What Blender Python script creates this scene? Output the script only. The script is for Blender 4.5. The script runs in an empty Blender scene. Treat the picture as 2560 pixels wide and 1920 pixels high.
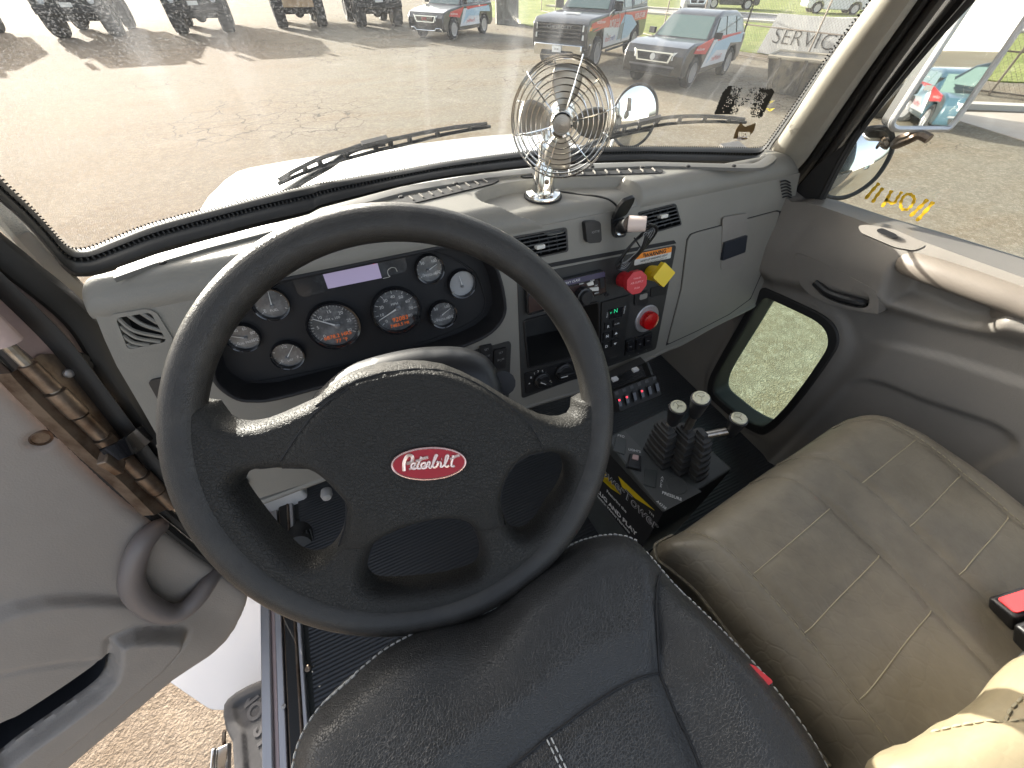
import bpy, bmesh, math, random
import numpy as np
from mathutils import Vector, Matrix, geometry
R = math.radians
sc = bpy.context.scene
# ---------------- camera ----------------
YAW, PITCH, ROLL, FPX = R(25.2), R(48.0), R(1.0), 945.0
def _basis():
    cy, sy, cp, sp = math.cos(YAW), math.sin(YAW), math.cos(PITCH), math.sin(PITCH)
    f = Vector((sy*cp, cy*cp, -sp)); r = Vector((cy, -sy, 0)); u = r.cross(f)
    r2 = r*math.cos(ROLL) + u*math.sin(ROLL)
    return r2, r2.cross(f), f
CR, CU, CF = _basis()
cam = bpy.data.cameras.new('camera'); camo = bpy.data.objects.new('camera', cam)
sc.collection.objects.link(camo); sc.camera = camo
cam.sensor_fit = 'HORIZONTAL'; cam.sensor_width = 36; cam.lens = 36*FPX/2560
cam.clip_start = .02; cam.clip_end = 500
camo.matrix_world = Matrix(((CR.x, CU.x, -CF.x, 0), (CR.y, CU.y, -CF.y, 0), (CR.z, CU.z, -CF.z, 0), (0, 0, 0, 1)))
# ---------------- light ----------------
SUN_EL = R(14.5); SUN_D = Vector((-.35, .93, 0)).normalized()
sd = Vector((SUN_D.x*math.cos(SUN_EL), SUN_D.y*math.cos(SUN_EL), math.sin(SUN_EL)))
w = bpy.data.worlds.new('World'); sc.world = w; w.use_nodes = True
nt = w.node_tree; nt.nodes.clear()
sky = nt.nodes.new('ShaderNodeTexSky'); sky.sky_type = 'NISHITA'; sky.sun_disc = False
sky.sun_elevation = SUN_EL; sky.sun_rotation = math.atan2(sd.x, sd.y)
sky.dust_density = 4.0; sky.altitude = 10; sky.ozone_density = .5; sky.air_density = .8
bg = nt.nodes.new('ShaderNodeBackground'); bg.inputs[1].default_value = .15
ow = nt.nodes.new('ShaderNodeOutputWorld')
hs = nt.nodes.new('ShaderNodeHueSaturation'); hs.inputs['Saturation'].default_value = .55
nt.links.new(sky.outputs[0], hs.inputs['Color']); nt.links.new(hs.outputs[0], bg.inputs[0]); nt.links.new(bg.outputs[0], ow.inputs[0])
sl = bpy.data.lights.new('sun', 'SUN'); sl.energy = 4.5; sl.angle = R(.5); sl.color = (1, .95, .87)
so = bpy.data.objects.new('sun', sl); sc.collection.objects.link(so)
so.rotation_euler = sd.to_track_quat('Z', 'Y').to_euler()
sc.view_settings.view_transform = 'Standard'; sc.view_settings.look = 'None'
sc.view_settings.exposure = 1.92; sc.view_settings.gamma = 1
GZ = -2.4                                   # ground level below the eye
# ---------------- helpers ----------------
ZR = dict(A=(0,0,.40687),B=(800,0,.40687),C=(1660,0,.40687),D=(0,600,.40687),E=(800,600,.40687),G=(1660,600,.40687),
          H=(0,1245,.40687),I=(800,1245,.40687),J=(1660,1245,.40687),K=(520,560,.33906),L=(1250,480,.32552),
          M=(1450,900,.30141),N=(1240,130,.25913),O=(1280,0,.27125),P=(0,0,.28933),Q=(640,0,.28933),
          S=(580,1480,.26512),T=(100,880,.21698),U=(960,1090,.1085),W=(400,280,.40687),X=(1880,0,.30741),Y=(0,1150,.8092))
def z(k, pts):
    a, b, s = ZR[k]
    if isinstance(pts, tuple): return (a+pts[0]*s, b+pts[1]*s)
    return [(a+p[0]*s, b+p[1]*s) for p in pts]
def ray(p): return CR*((p[0]-1280)/FPX) - CU*((p[1]-960)/FPX) + CF
class Pl:
    """a plane: origin o, unit normal n towards the viewer side, axes ex (right) and ey (up)"""
    def __init__(s, o, n, ex=None):
        s.o = Vector(o); s.n = Vector(n).normalized()
        ex = Vector(ex) if ex else Vector((0, 0, 1)).cross(s.n)
        if ex.length < 1e-4: ex = Vector((1, 0, 0))
        ex = (ex - s.n*ex.dot(s.n)).normalized(); s.ex = ex; s.ey = s.n.cross(ex)
    def at(s, p, h=0):
        d = ray(p); return d*((s.o+s.n*h).dot(s.n)/d.dot(s.n))
    def uv(s, p, h=0):
        q = s.at(p, h)-s.o; return (q.dot(s.ex), q.dot(s.ey))
    def w(s, u, v, h=0): return s.o+s.ex*u+s.ey*v+s.n*h
    def uvs(s, pts, h=0): return [s.uv(p, h) for p in pts]
def Zp(zv): return Pl((0, 0, zv), (0, 0, 1), (1, 0, 0))
def Xp(xv): return Pl((xv, 0, 0), (-1, 0, 0), (0, -1, 0))
def Yp(yv): return Pl((0, yv, 0), (0, -1, 0), (1, 0, 0))
def isect(p, g, t0=.05, t1=4, n=60):
    d = ray(p); a = t0; ga = g(d*a)
    for i in range(1, n+1):
        b = t0+(t1-t0)*i/n; gb = g(d*b)
        if ga*gb <= 0:
            for _ in range(30):
                m = (a+b)/2; gm = g(d*m)
                if ga*gm <= 0: b = m
                else: a, ga = m, gm
            return d*((a+b)/2)
        a, ga = b, gb
    return d*t1
def lnk(o, parent=None):
    sc.collection.objects.link(o)
    if parent: o.parent = parent
    return o
def setp(o, label=None, cat=None, group=None, kind=None):
    if label: o['label'] = label
    if cat: o['category'] = cat
    if group: o['group'] = group
    if kind: o['kind'] = kind
    return o
def thing(name, label, cat, loc=(0, 0, 0), group=None):
    o = bpy.data.objects.new(name, None); lnk(o); o.location = loc; o.empty_display_size = .05
    return setp(o, label, cat, group)
def mesh(name, V, Fc, m, parent=None, smooth=True, angle=35):
    me = bpy.data.meshes.new(name)
    off = parent_loc(parent)
    me.from_pydata([tuple(Vector(v)-off) for v in V], [], [tuple(f) for f in Fc]); me.validate(); me.update()
    bm = bmesh.new(); bm.from_mesh(me); bmesh.ops.recalc_face_normals(bm, faces=bm.faces); bm.to_mesh(me); bm.free()
    if m: me.materials.append(m)
    o = bpy.data.objects.new(name, me); lnk(o, parent)
    if smooth:
        me.shade_smooth()
        try: me.set_sharp_from_angle(angle=R(angle))
        except Exception: pass
    return o
def parent_loc(p):
    v = Vector((0, 0, 0))
    while p is not None:
        v += p.location; p = p.parent
    return v
class MB:
    """collects shapes for one mesh"""
    def __init__(s): s.v = []; s.f = []
    def add(s, V, Fc):
        b = len(s.v); s.v += [Vector(x) for x in V]; s.f += [tuple(b+i for i in f) for f in Fc]; return s
    def box(s, c, sx, sy, sz, ax=None):
        c = Vector(c); X, Y, Z_ = ax or (Vector((1,0,0)), Vector((0,1,0)), Vector((0,0,1)))
        V = [c+X*(i*sx/2)+Y*(j*sy/2)+Z_*(k*sz/2) for i in (-1,1) for j in (-1,1) for k in (-1,1)]
        return s.add(V, [(0,1,3,2),(4,6,7,5),(0,4,5,1),(2,3,7,6),(0,2,6,4),(1,5,7,3)])
    def prism(s, bot, top):
        n = len(bot); return s.add(list(bot)+list(top), [tuple(range(n))[::-1], tuple(range(n, 2*n))]+[(i,(i+1)%n,n+(i+1)%n,n+i) for i in range(n)])
    def tube(s, P, r, seg=8, closed=False, flat=None):
        P = [Vector(p) for p in P]; n = len(P); rr = r if isinstance(r, (list, tuple)) else [r]*n
        V = []; up = None
        for i in range(n):
            t = (P[(i+1) % n]-P[i-1]) if closed else (P[min(i+1, n-1)]-P[max(i-1, 0)])
            t.normalize()
            if up is None:
                up = Vector((0, 0, 1)) if abs(t.z) < .9 else Vector((1, 0, 0))
                if flat: up = Vector(flat)
            up = (up-t*up.dot(t)).normalized(); sd_ = t.cross(up)
            for k in range(seg):
                a = 2*math.pi*k/seg; V.append(P[i]+(up*math.cos(a)+sd_*math.sin(a))*rr[i])
        Fc = []
        for i in range(n if closed else n-1):
            j = (i+1) % n
            for k in range(seg): Fc.append((i*seg+k, i*seg+(k+1) % seg, j*seg+(k+1) % seg, j*seg+k))
        if not closed: Fc += [tuple(range(seg))[::-1], tuple(range((n-1)*seg, n*seg))]
        return s.add(V, Fc)
    def lathe(s, prof, o, axis, seg=32, ex=None):
        o = Vector(o); ax = Vector(axis).normalized()
        e = ax.orthogonal().normalized() if ex is None else Vector(ex).normalized(); g = ax.cross(e)
        V = []; Fc = []
        for (r, h) in prof:
            for k in range(seg):
                a = 2*math.pi*k/seg; V.append(o+ax*h+(e*math.cos(a)+g*math.sin(a))*max(r, 1e-5))
        for i in range(len(prof)-1):
            for k in range(seg): Fc.append((i*seg+k, i*seg+(k+1) % seg, (i+1)*seg+(k+1) % seg, (i+1)*seg+k))
        Fc += [tuple(range(seg))[::-1], tuple(range((len(prof)-1)*seg, len(prof)*seg))]
        return s.add(V, Fc)
    def text(s, txt, size, f, ex=.0, sx=1.0, shear=0, bold=0):
        V, Fc, wd = glyphs(txt, ex, bold)
        s.add([f((v[0]-wd/2)*size*sx+shear*v[1]*size, (v[1]-.35)*size, v[2]*size) for v in V], Fc); return s
    def build(s, name, m, parent=None, smooth=True, angle=35): return mesh(name, s.v, s.f, m, parent, smooth, angle)
_gc = {}
def glyphs(txt, ex=0, bold=0):
    k = (txt, ex, bold)
    if k not in _gc:
        c = bpy.data.curves.new('t', 'FONT'); c.body = txt; c.extrude = ex; c.offset = bold; c.resolution_u = 3
        o = bpy.data.objects.new('t', c); sc.collection.objects.link(o)
        dg = bpy.context.evaluated_depsgraph_get(); dg.update()
        me = bpy.data.meshes.new_from_object(o.evaluated_get(dg))
        V = [tuple(v.co) for v in me.vertices]; Fc = [tuple(p.vertices) for p in me.polygons]
        wd = max([v[0] for v in V]) if V else 0
        bpy.data.objects.remove(o); bpy.data.curves.remove(c); bpy.data.meshes.remove(me)
        _gc[k] = (V, Fc, wd)
    return _gc[k]
def text_on(name, txt, pl, px, size, m, parent=None, h=.001, ang=0, sx=1, shear=0, mb=None, bold=0):
    """text lying on plane pl, centred where pixel px meets it; ang turns it inside the plane"""
    u0, v0 = pl.uv(px, h); b = mb or MB(); ca, sa = math.cos(R(ang)), math.sin(R(ang))
    b.text(txt, size, lambda x, y, zz: pl.w(u0+x*ca-y*sa, v0+x*sa+y*ca, h), 0, sx, shear, bold)
    return b if mb else b.build(name, m, parent, smooth=False)
def smooth_poly(P, n=6, closed=False):
    P = [Vector(p) for p in P]; N = len(P); out = []
    rng = range(N) if closed else range(N-1)
    for i in rng:
        if closed: p0, p1, p2, p3 = P[i-1], P[i], P[(i+1) % N], P[(i+2) % N]
        else: p0, p1, p2, p3 = P[max(i-1, 0)], P[i], P[i+1], P[min(i+2, N-1)]
        for k in range(n):
            t = k/n; out.append(.5*((2*p1)+(p2-p0)*t+(2*p0-5*p1+4*p2-p3)*t*t+(3*p1-p0-3*p2+p3)*t**3))
    if not closed: out.append(P[-1])
    return out
def sm2(P, n=5, closed=True): return [(v.x, v.y) for v in smooth_poly([(a, b, 0) for a, b in P], n, closed)]
def round_poly(P, r, n=5):
    out = []; N = len(P)
    for i in range(N):
        a, b, c = Vector(P[i-1]), Vector(P[i]), Vector(P[(i+1) % N])
        d1, d2 = (a-b), (c-b); k = min(r, d1.length*.48, d2.length*.48)
        s, e = b+d1.normalized()*k, b+d2.normalized()*k
        for j in range(n+1):
            t = j/n; q = s*(1-t)**2+b*2*t*(1-t)+e*t*t; out.append((q.x, q.y))
    return out
def tess(loops):
    flat = [Vector((p[0], p[1])) for l in loops for p in l]; E = []; o = 0
    if len(loops) == 1: return geometry.tessellate_polygon([[Vector((p[0], p[1], 0)) for p in loops[0]]])
    for l in loops:
        E += [(o+i, o+(i+1) % len(l)) for i in range(len(l))]; o += len(l)
    vs, es, fs, ov, *_ = geometry.delaunay_2d_cdt(flat, E, [], 0, 1e-9)
    C = np.array([np.mean([tuple(vs[i]) for i in f], 0) for f in fs]); ok = inside(C, loops[0])
    for h in loops[1:]: ok &= ~inside(C, h)
    return [tuple(ov[i][0] for i in f) for f, k in zip(fs, ok) if k and all(ov[i] for i in f)]
def slab_uv(b, pl, uv, h0, h1, holes=(), chamfer=0):
    """polygon (plane coordinates) raised from h0 to h1, with optional holes"""
    loops = [uv]+list(holes); flat = [p for l in loops for p in l]; n = len(flat)
    T = tess(loops)
    V = [pl.w(p[0], p[1], h1) for p in flat]+[pl.w(p[0], p[1], h0) for p in flat]
    Fc = [tuple(t) for t in T]+[tuple(n+i for i in t) for t in T]
    o = 0
    for l in loops:
        m = len(l)
        for i in range(m): Fc.append((o+i, o+(i+1) % m, n+o+(i+1) % m, n+o+i))
        o += m
    return b.add(V, Fc)
def slab(name, pl, pts, h0, h1, m, parent=None, r=0, holes=(), bevel=0, smooth=True):
    """polygon traced on the plane at height h1"""
    uv = pl.uvs(pts, h1)
    if r: uv = round_poly(uv, r)
    hs = [round_poly(pl.uvs(q, h1), rr) if rr else pl.uvs(q, h1) for q, rr in holes]
    b = MB(); slab_uv(b, pl, uv, h0, h1, hs)
    o = b.build(name, m, parent, smooth=smooth)
    if bevel: bev(o, bevel)
    return o
def bev(o, wd, seg=2):
    md = o.modifiers.new('bevel', 'BEVEL'); md.width = wd; md.segments = seg; md.limit_method = 'ANGLE'; md.angle_limit = R(40)
    o.data.shade_smooth(); return o
# signed-distance tools on numpy arrays of uv points
def seg_dist(P, poly, closed=True):
    Q = np.array(poly, float); A = Q if closed else Q[:-1]; B = np.roll(Q, -1, 0) if closed else Q[1:]
    d = np.full(len(P), 1e9)
    for a, c in zip(A, B):
        e = c-a; L = (e*e).sum()
        if L < 1e-14: continue
        t = np.clip(((P-a)@e)/L, 0, 1); d = np.minimum(d, ((P-a-t[:, None]*e)**2).sum(1))
    return np.sqrt(d)
def inside(P, poly):
    Q = np.array(poly, float); x, y = P[:, 0], P[:, 1]; c = np.zeros(len(P), bool)
    for i in range(len(Q)):
        (x1, y1), (x2, y2) = Q[i-1], Q[i]
        k = (y1 > y) != (y2 > y)
        with np.errstate(divide='ignore', invalid='ignore'): c ^= k & (x < (x2-x1)*(y-y1)/(y2-y1+1e-30)+x1)
    return c
def sdf(P, poly): d = seg_dist(P, poly); return np.where(inside(P, poly), d, -d)
def sstep(x, a, b): t = np.clip((x-a)/(b-a), 0, 1); return t*t*(3-2*t)
def resample(poly, s, closed=True):
    Q = [Vector(p) for p in poly]; out = []
    for i in range(len(Q) if closed else len(Q)-1):
        a, b = Q[i], Q[(i+1) % len(Q)]; n = max(1, int(round((b-a).length/s)))
        for k in range(n): out.append(tuple(a+(b-a)*(k/n)))
    if not closed: out.append(tuple(Q[-1]))
    return out
def inflate(name, pl, outline, step, hfun, m, parent=None, holes=(), skirt=-.02, extra=(), mapf=None, hole_skirt=None, angle=50):
    """a cushion: dense mesh over a plane polygon whose height is hfun(P, distance to edge); sides fall to skirt"""
    loops = [resample(outline, step)]+[resample(h, step) for h in holes]
    B = np.array([p for l in loops for p in l])
    mn, mx = np.array(outline).min(0), np.array(outline).max(0)
    gx, gy = np.meshgrid(np.arange(mn[0], mx[0], step), np.arange(mn[1], mx[1], step*.866))
    gx = gx+(np.arange(gx.shape[0])[:, None] % 2)*step/2
    G = np.stack([gx.ravel(), gy.ravel()], 1)
    ok = inside(G, loops[0])
    for h in loops[1:]: ok &= ~inside(G, h)
    G = G[ok]
    d = seg_dist(G, loops[0])
    for h in loops[1:]: d = np.minimum(d, seg_dist(G, h))
    G = G[d > step*.45]
    # rings close to the edge for a clean roundover
    edge = []; o = 0
    for l in loops:
        k = len(l)
        for i in range(k): edge.append((o+i, o+(i+1) % k))
        o += k
    allp = np.concatenate([B, G])
    vs, es, fs, *_ = geometry.delaunay_2d_cdt([Vector(p) for p in allp], edge, [], 0, 1e-7)
    vs = np.array([tuple(v) for v in vs]); fs = [f for f in fs if len(f) == 3]
    C = np.array([vs[list(f)].mean(0) for f in fs]); ok = inside(C, loops[0])
    for h in loops[1:]: ok &= ~inside(C, h)
    fs = [f for f, k in zip(fs, ok) if k]
    D = seg_dist(vs, loops[0])
    for h in loops[1:]: D = np.minimum(D, seg_dist(vs, h))
    H = hfun(vs, D)
    wf = mapf or pl.w
    V = [wf(p[0], p[1], h) for p, h in zip(vs, H)]; Fc = [tuple(f) for f in fs]
    # skirts along open edges
    from collections import Counter
    cnt = Counter()
    for f in fs:
        for i in range(3): cnt[tuple(sorted((f[i], f[(i+1) % 3])))] += 1
    bd = [e for e, c in cnt.items() if c == 1]; low = {}
    for e in bd:
        for i in e:
            if i not in low: low[i] = len(V); V.append(wf(vs[i][0], vs[i][1], skirt))
    for a, b in bd: Fc.append((a, b, low[b], low[a]))
    return mesh(name, V, Fc, m, parent, True, angle)
def stitches(b, P, ln=.004, gap=.002, r=.0006, off=Vector((0, 0, 0))):
    P = [Vector(p) for p in P]; acc = 0; cur = P[0]; i = 0; pts = [P[0]]
    # walk the polyline in fixed steps
    L = [0]
    for a, c in zip(P, P[1:]): L.append(L[-1]+(c-a).length)
    def at(s):
        for k in range(len(L)-1):
            if s <= L[k+1]: return P[k].lerp(P[k+1], (s-L[k])/max(L[k+1]-L[k], 1e-9))
        return P[-1]
    s = 0
    while s+ln < L[-1]:
        b.tube([at(s)+off*.4, at(s+ln*.3)+off, at(s+ln*.7)+off, at(s+ln)+off*.4], [r*.6, r, r, r*.6], 5); s += ln+gap
    return b
# ---------------- materials ----------------
_m = {}
def mat(name, col, rough=.5, metal=0, bump=None, var=None, coat=0, emit=None, spec=None, bump2=None, sheen=0, crack=None):
    """bump=(kind, scale, strength, dist)  var=(colour2, scale, low, high[, stretch])"""
    if name in _m: return _m[name]
    m = bpy.data.materials.new(name); m.use_nodes = True; N = m.node_tree.nodes; Lk = m.node_tree.links
    b = N['Principled BSDF']; b.inputs['Base Color'].default_value = (*col, 1)
    b.inputs['Roughness'].default_value = rough; b.inputs['Metallic'].default_value = metal
    if coat: b.inputs['Coat Weight'].default_value = coat; b.inputs['Coat Roughness'].default_value = .06
    if spec is not None: b.inputs['Specular IOR Level'].default_value = spec
    if sheen: b.inputs['Sheen Weight'].default_value = sheen
    if emit: b.inputs['Emission Color'].default_value = (*emit[0], 1); b.inputs['Emission Strength'].default_value = emit[1]
    tc = N.new('ShaderNodeTexCoord')
    if var:
        n = N.new('ShaderNodeTexNoise'); n.inputs['Scale'].default_value = var[1]; n.inputs['Detail'].default_value = 6; n.inputs['Roughness'].default_value = .65
        mp = N.new('ShaderNodeMapping'); mp.inputs['Scale'].default_value = var[4] if len(var) > 4 else (1, 1, 1)
        Lk.new(tc.outputs['Object'], mp.inputs[0]); Lk.new(mp.outputs[0], n.inputs['Vector'])
        r = N.new('ShaderNodeMapRange'); r.inputs[1].default_value = var[2]; r.inputs[2].default_value = var[3]
        mx = N.new('ShaderNodeMix'); mx.data_type = 'RGBA'; mx.inputs[6].default_value = (*col, 1); mx.inputs[7].default_value = (*var[0], 1)
        Lk.new(n.outputs[0], r.inputs[0]); Lk.new(r.outputs[0], mx.inputs[0]); Lk.new(mx.outputs[2], b.inputs['Base Color'])
    prev = None
    for bp in (bump, bump2):
        if not bp: continue
        kind, scale, stg, dist = bp
        if kind == 'noise': t = N.new('ShaderNodeTexNoise'); t.inputs['Detail'].default_value = 3; out = t.outputs[0]
        elif kind == 'leather': t = N.new('ShaderNodeTexVoronoi'); t.feature = 'DISTANCE_TO_EDGE'; out = t.outputs['Distance']
        elif kind == 'voronoi': t = N.new('ShaderNodeTexVoronoi'); out = t.outputs['Distance']
        elif kind.startswith('wave'):
            t = N.new('ShaderNodeTexWave'); t.bands_direction = kind[4]; out = t.outputs[0]
        t.inputs['Scale'].default_value = scale
        if kind == 'leather':
            wn = N.new('ShaderNodeTexNoise'); wn.inputs['Scale'].default_value = scale*.6; wn.inputs['Detail'].default_value = 2
            ad = N.new('ShaderNodeMix'); ad.data_type = 'RGBA'; ad.blend_type = 'LINEAR_LIGHT'; ad.inputs[0].default_value = .6/scale
            Lk.new(tc.outputs['Object'], wn.inputs['Vector']); Lk.new(tc.outputs['Object'], ad.inputs[6]); Lk.new(wn.outputs['Color'], ad.inputs[7])
            Lk.new(ad.outputs[2], t.inputs['Vector'])
            cl = N.new('ShaderNodeMapRange'); cl.inputs[2].default_value = .12; Lk.new(out, cl.inputs[0]); out = cl.outputs[0]
        else: Lk.new(tc.outputs['Object'], t.inputs['Vector'])
        bu = N.new('ShaderNodeBump'); bu.inputs['Strength'].default_value = stg; bu.inputs['Distance'].default_value = dist
        Lk.new(out, bu.inputs['Height'])
        if prev: Lk.new(prev, bu.inputs['Normal'])
        prev = bu.outputs[0]
    if prev: Lk.new(prev, b.inputs['Normal'])
    _m[name] = m; return m
def srgb(r, g, b): return tuple(((c/255+.055)/1.055)**2.4 if c/255 > .04045 else c/255/12.92 for c in (r, g, b))
# ---------------- materials ----------------
M_dash = mat('dash_plastic', (.200,.190,.166), .5, bump=('noise', 480, .28, .0012), var=((.228,.217,.19), 3, .4, .75), bump2=('noise', 260, .06, .001), spec=.45)
M_trim = mat('trim_plastic', (.20,.185,.165), .55, bump=('noise', 900, .12, .0008), var=((.24,.225,.2), 4, .4, .7))
M_door = mat('door_plastic', (.175,.160,.142), .5, bump=('noise', 500, .3, .0012), var=((.20,.182,.16), 5, .4, .7))
M_ledge = mat('ledge_plastic', (.11,.106,.096), .5, bump=('noise', 900, .08, .0006))
M_black = mat('black_plastic', (.012,.012,.013), .42, bump=('noise', 1200, .08, .0005))
M_blackm = mat('black_matte', (.010,.010,.011), .75)
M_panel = mat('black_panel', (.022,.022,.021), .55, bump=('noise', 1500, .1, .0004), var=((.035,.034,.032), 14, .45, .8))
M_cluster = mat('cluster_plastic', (.011,.011,.013), .65, bump=('noise', 1500, .06, .0004))
M_gloss = mat('gloss_black', (.014,.014,.016), .14, coat=.5)
M_rubber = mat('rubber', (.016,.015,.014), .6, bump=('noise', 300, .1, .001))
M_seal = mat('door_seal_rubber', (.03,.026,.023), .65, bump=('noise', 200, .2, .001))
M_chrome = mat('chrome', (.75,.75,.73), .09, 1)
M_steel = mat('worn_steel', (.45,.42,.38), .35, 1, var=((.2,.15,.1), 25, .45, .7))
M_alu = mat('aluminium', (.50,.49,.50), .42, .75, var=((.36,.35,.36), 18, .4, .8, (1,.1,1)))
M_white = mat('white_print', (.75,.75,.73), .5)
M_dim = mat('grey_print', (.25,.25,.25), .5)
M_orange = mat('orange_digits', (.6,.12,.02), .5, emit=((1,.22,.05), .09))
M_green = mat('green_digit', (.02,.4,.15), .5, emit=((.02,.7,.3), .22))
M_redled = mat('red_led', (.6,.02,.02), .4, emit=((1,.03,.05), .9))
M_dial = mat('dial_face', (.10,.103,.107), .3, coat=.6, var=((.34,.345,.35), 30, .45, .75))  # lighter patches paint cloudy reflections onto the dial faces
M_dial_glare = mat('dial_face_glare', (.33,.34,.35), .35, coat=.6, var=((.42,.43,.44), 20, .4, .7))  # sky glare on one gauge, painted as a paler face
M_lcd = mat('display_screen', (.30,.27,.37), .22, coat=.5, emit=((.5,.42,.65), .10))
M_wheel = mat('wheel_leather', (.025,.024,.022), .55, bump=('leather', 300, .5, .0022), bump2=('noise', 60, .06, .002), spec=.22)
M_rim = mat('wheel_rim_leather', (.019,.0175,.0155), .38, bump=('leather', 650, .38, .0012), bump2=('noise', 90, .12, .002), var=((.04,.036,.031), 30, .5, .8), spec=.5)
M_seat = mat('black_leather', (.024,.0235,.0225), .38, bump=('leather', 420, .4, .0016), bump2=('noise', 18, .08, .01), spec=.55)
M_seat2 = mat('black_leather_insert', (.026,.027,.026), .5, bump=('leather', 420, .45, .0016), spec=.4)
M_bench = mat('tan_vinyl', (.108,.093,.069), .42, bump=('leather', 55, .16, .0014), bump2=('noise', 120, .14, .0014), var=((.198,.172,.128), 6, .34, .68), spec=.38)
M_bench2 = mat('tan_vinyl_backrest', (.24,.20,.125), .55, bump=('leather', 60, .08, .0012), bump2=('noise', 120, .15, .0014), var=((.18,.145,.09), 9, .35, .7, (1,4,4)))
M_thread = mat('pale_thread', (.24,.21,.14), .8)
M_threadw = mat('grey_thread', (.42,.42,.40), .8)
M_mat = mat('ribbed_rubber_mat', (.026,.028,.032), .5, var=((.028,.029,.032), 12, .45, .75))
M_red = mat('red_plastic', (.50,.022,.03), .35)
M_yel = mat('yellow_plastic', (.70,.50,.01), .35)
M_redl = mat('red_lens', (.45,.004,.006), .15, coat=1)
M_buck = mat('buckle_red', (.62,.045,.05), .35)
M_badge = mat('badge_red', (.34,.003,.012), .4, coat=.15, spec=.3)
M_olabel = mat('label_orange', (.80,.25,.02), .5)
M_wlabel = mat('label_white', (.62,.61,.56), .5)
M_pinkw = mat('plug_label', (.7,.58,.52), .5)
M_bare = mat('yellow_ink', (.62,.37,.0), .6, var=((.75,.48,.02), 60, .4, .7))
M_body = mat('white_paint', (.66,.64,.63), .3, coat=.6)
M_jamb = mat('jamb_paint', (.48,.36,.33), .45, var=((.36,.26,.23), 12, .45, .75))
M_hinge = mat('hinge_steel', (.22,.17,.13), .42, .75, var=((.09,.055,.035), 22, .42, .65), bump=('noise', 120, .15, .001))
M_dark = mat('underdash_dark', (.02,.023,.021), .7, var=((.03,.034,.03), 9, .5, .8))
M_tower = mat('tower_enamel', (.05,.054,.052), .42, bump=('noise', 500, .12, .0006), var=((.075,.08,.075), 16, .45, .8))
M_boot = mat('boot_rubber', (.035,.034,.032), .62, var=((.075,.07,.062), 40, .5, .8), bump=('noise', 300, .12, .001))
M_disc = mat('knob_cap', (.50,.48,.33), .3, coat=.5, var=((.36,.35,.27), 220, .4, .7))
# ---------------- dashboard ----------------
F0 = Pl((0,.53,-.438), (0,-.972,.235), (1,0,0))
F1 = Pl(F0.w(0,0,-.045), F0.n, (1,0,0))
def yb(x): return .875-.33*(x-.25)**2                       # line of the windshield base
TOPZ = -.268
def g_glass(P): return P.y-yb(P.x)+.5*(P.z+.3)
def on_glass(p): return isect(p, g_glass, .05, 3)
dash = thing('dashboard', 'grey moulded truck dashboard running below the windshield behind the steering wheel', 'dashboard', (.3,.62,-.62))
face_px = [(232,775),(262,850),(292,915),(345,1005),(405,1110),(470,1200),(560,1275),(797,1198),(1000,1120),(1313,1015),(1451,974),(1520,945),(1654,877),(1700,858),(1782,812),(1888,759),(1925,725),(1948,681),(1968,600),(1983,520)]
fo = F0.uvs(face_px)
VT = (-.303+.438)/.972
fo = fo+[(.963,VT),(-.312,VT)]
cl_px = z('K', [(40,1100),(60,1160),(120,1225),(220,1285),(330,1300),(500,1285),(900,1180),(1300,1075),(1700,960),(1900,890),(2050,820),(2140,740),(2185,650),(2183,560),(2155,420),(2105,300),(2000,230),(1850,160),(1700,118),(1500,98),(1300,98),(1050,122),(850,175),(650,262),(450,380),(280,510),(150,650),(60,800),(20,950)])
def capv(uv, vmax): return [(a, min(b, vmax)) for a, b in uv]
cl_uv = capv(F0.uvs(cl_px), VT-.002)
stack_px = z('L', [(130,650),(1352,405),(1195,1205),(165,1585)])
stack_uv = round_poly(F0.uvs(stack_px), .008)
vc_px = z('L', [(85,345),(510,268),(522,455),(130,540)])
vr_px = [(1594,531),(1688,508),(1703,562),(1618,586)]
vl_px = z('D', [(715,475),(930,440),(1030,620),(790,668)])
vc_uv, vr_uv, vl_uv = [round_poly(F0.uvs(q), .006) for q in (vc_px, vr_px, vl_px)]
b = MB(); slab_uv(b, F0, fo, -.10, 0, [cl_uv, stack_uv, vc_uv, vr_uv, vl_uv]); b.build('dash_face', M_dash, dash)
# roll-over and top, with the tray the fan stands in
tray_px = z('B', [(960,1200),(975,1175),(1060,1140),(1220,1110),(1500,1088),(1840,1085),(1870,1100),(2030,1165),(1700,1235),(1290,1270),(1200,1275),(1100,1262),(1000,1235)])
TZ = Zp(TOPZ); tray = sm2(TZ.uvs(tray_px), 4)
gout0 = z('A', [(-330,960),(0,1240),(200,1425),(380,1640),(440,1690),(500,1700),(600,1690),(740,1645),(950,1570),(1300,1470),(1900,1320)])+z('B', [(0,1282),(500,1148),(1000,1065),(1500,1015),(2000,995)])+z('C', [(0,998),(480,1010),(560,1005),(620,965),(665,900)])
gl_ = sorted([(q.x, q.y) for q in (Zp(-.265).at(p) for p in gout0[3:])])
def yg(x): return float(np.interp(x, [a for a, c in gl_], [c for a, c in gl_]))
def top_profile(x):
    P = []
    r = .034; zc = TOPZ-r
    y0 = F0.w(0, VT).y-.0006
    yc = y0+r*.98
    for a in np.linspace(-8, 90, 16): P.append((yc-r*math.cos(R(a)), zc+r*math.sin(R(a))))
    ye = yg(x)+.012
    for t in np.linspace(0, 1, 90)[1:]: P.append((yc+(ye-yc)*t, TOPZ-.003*t*t))
    return P
xs = np.linspace(-.322, .972, 520); V = []; k = 75
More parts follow.
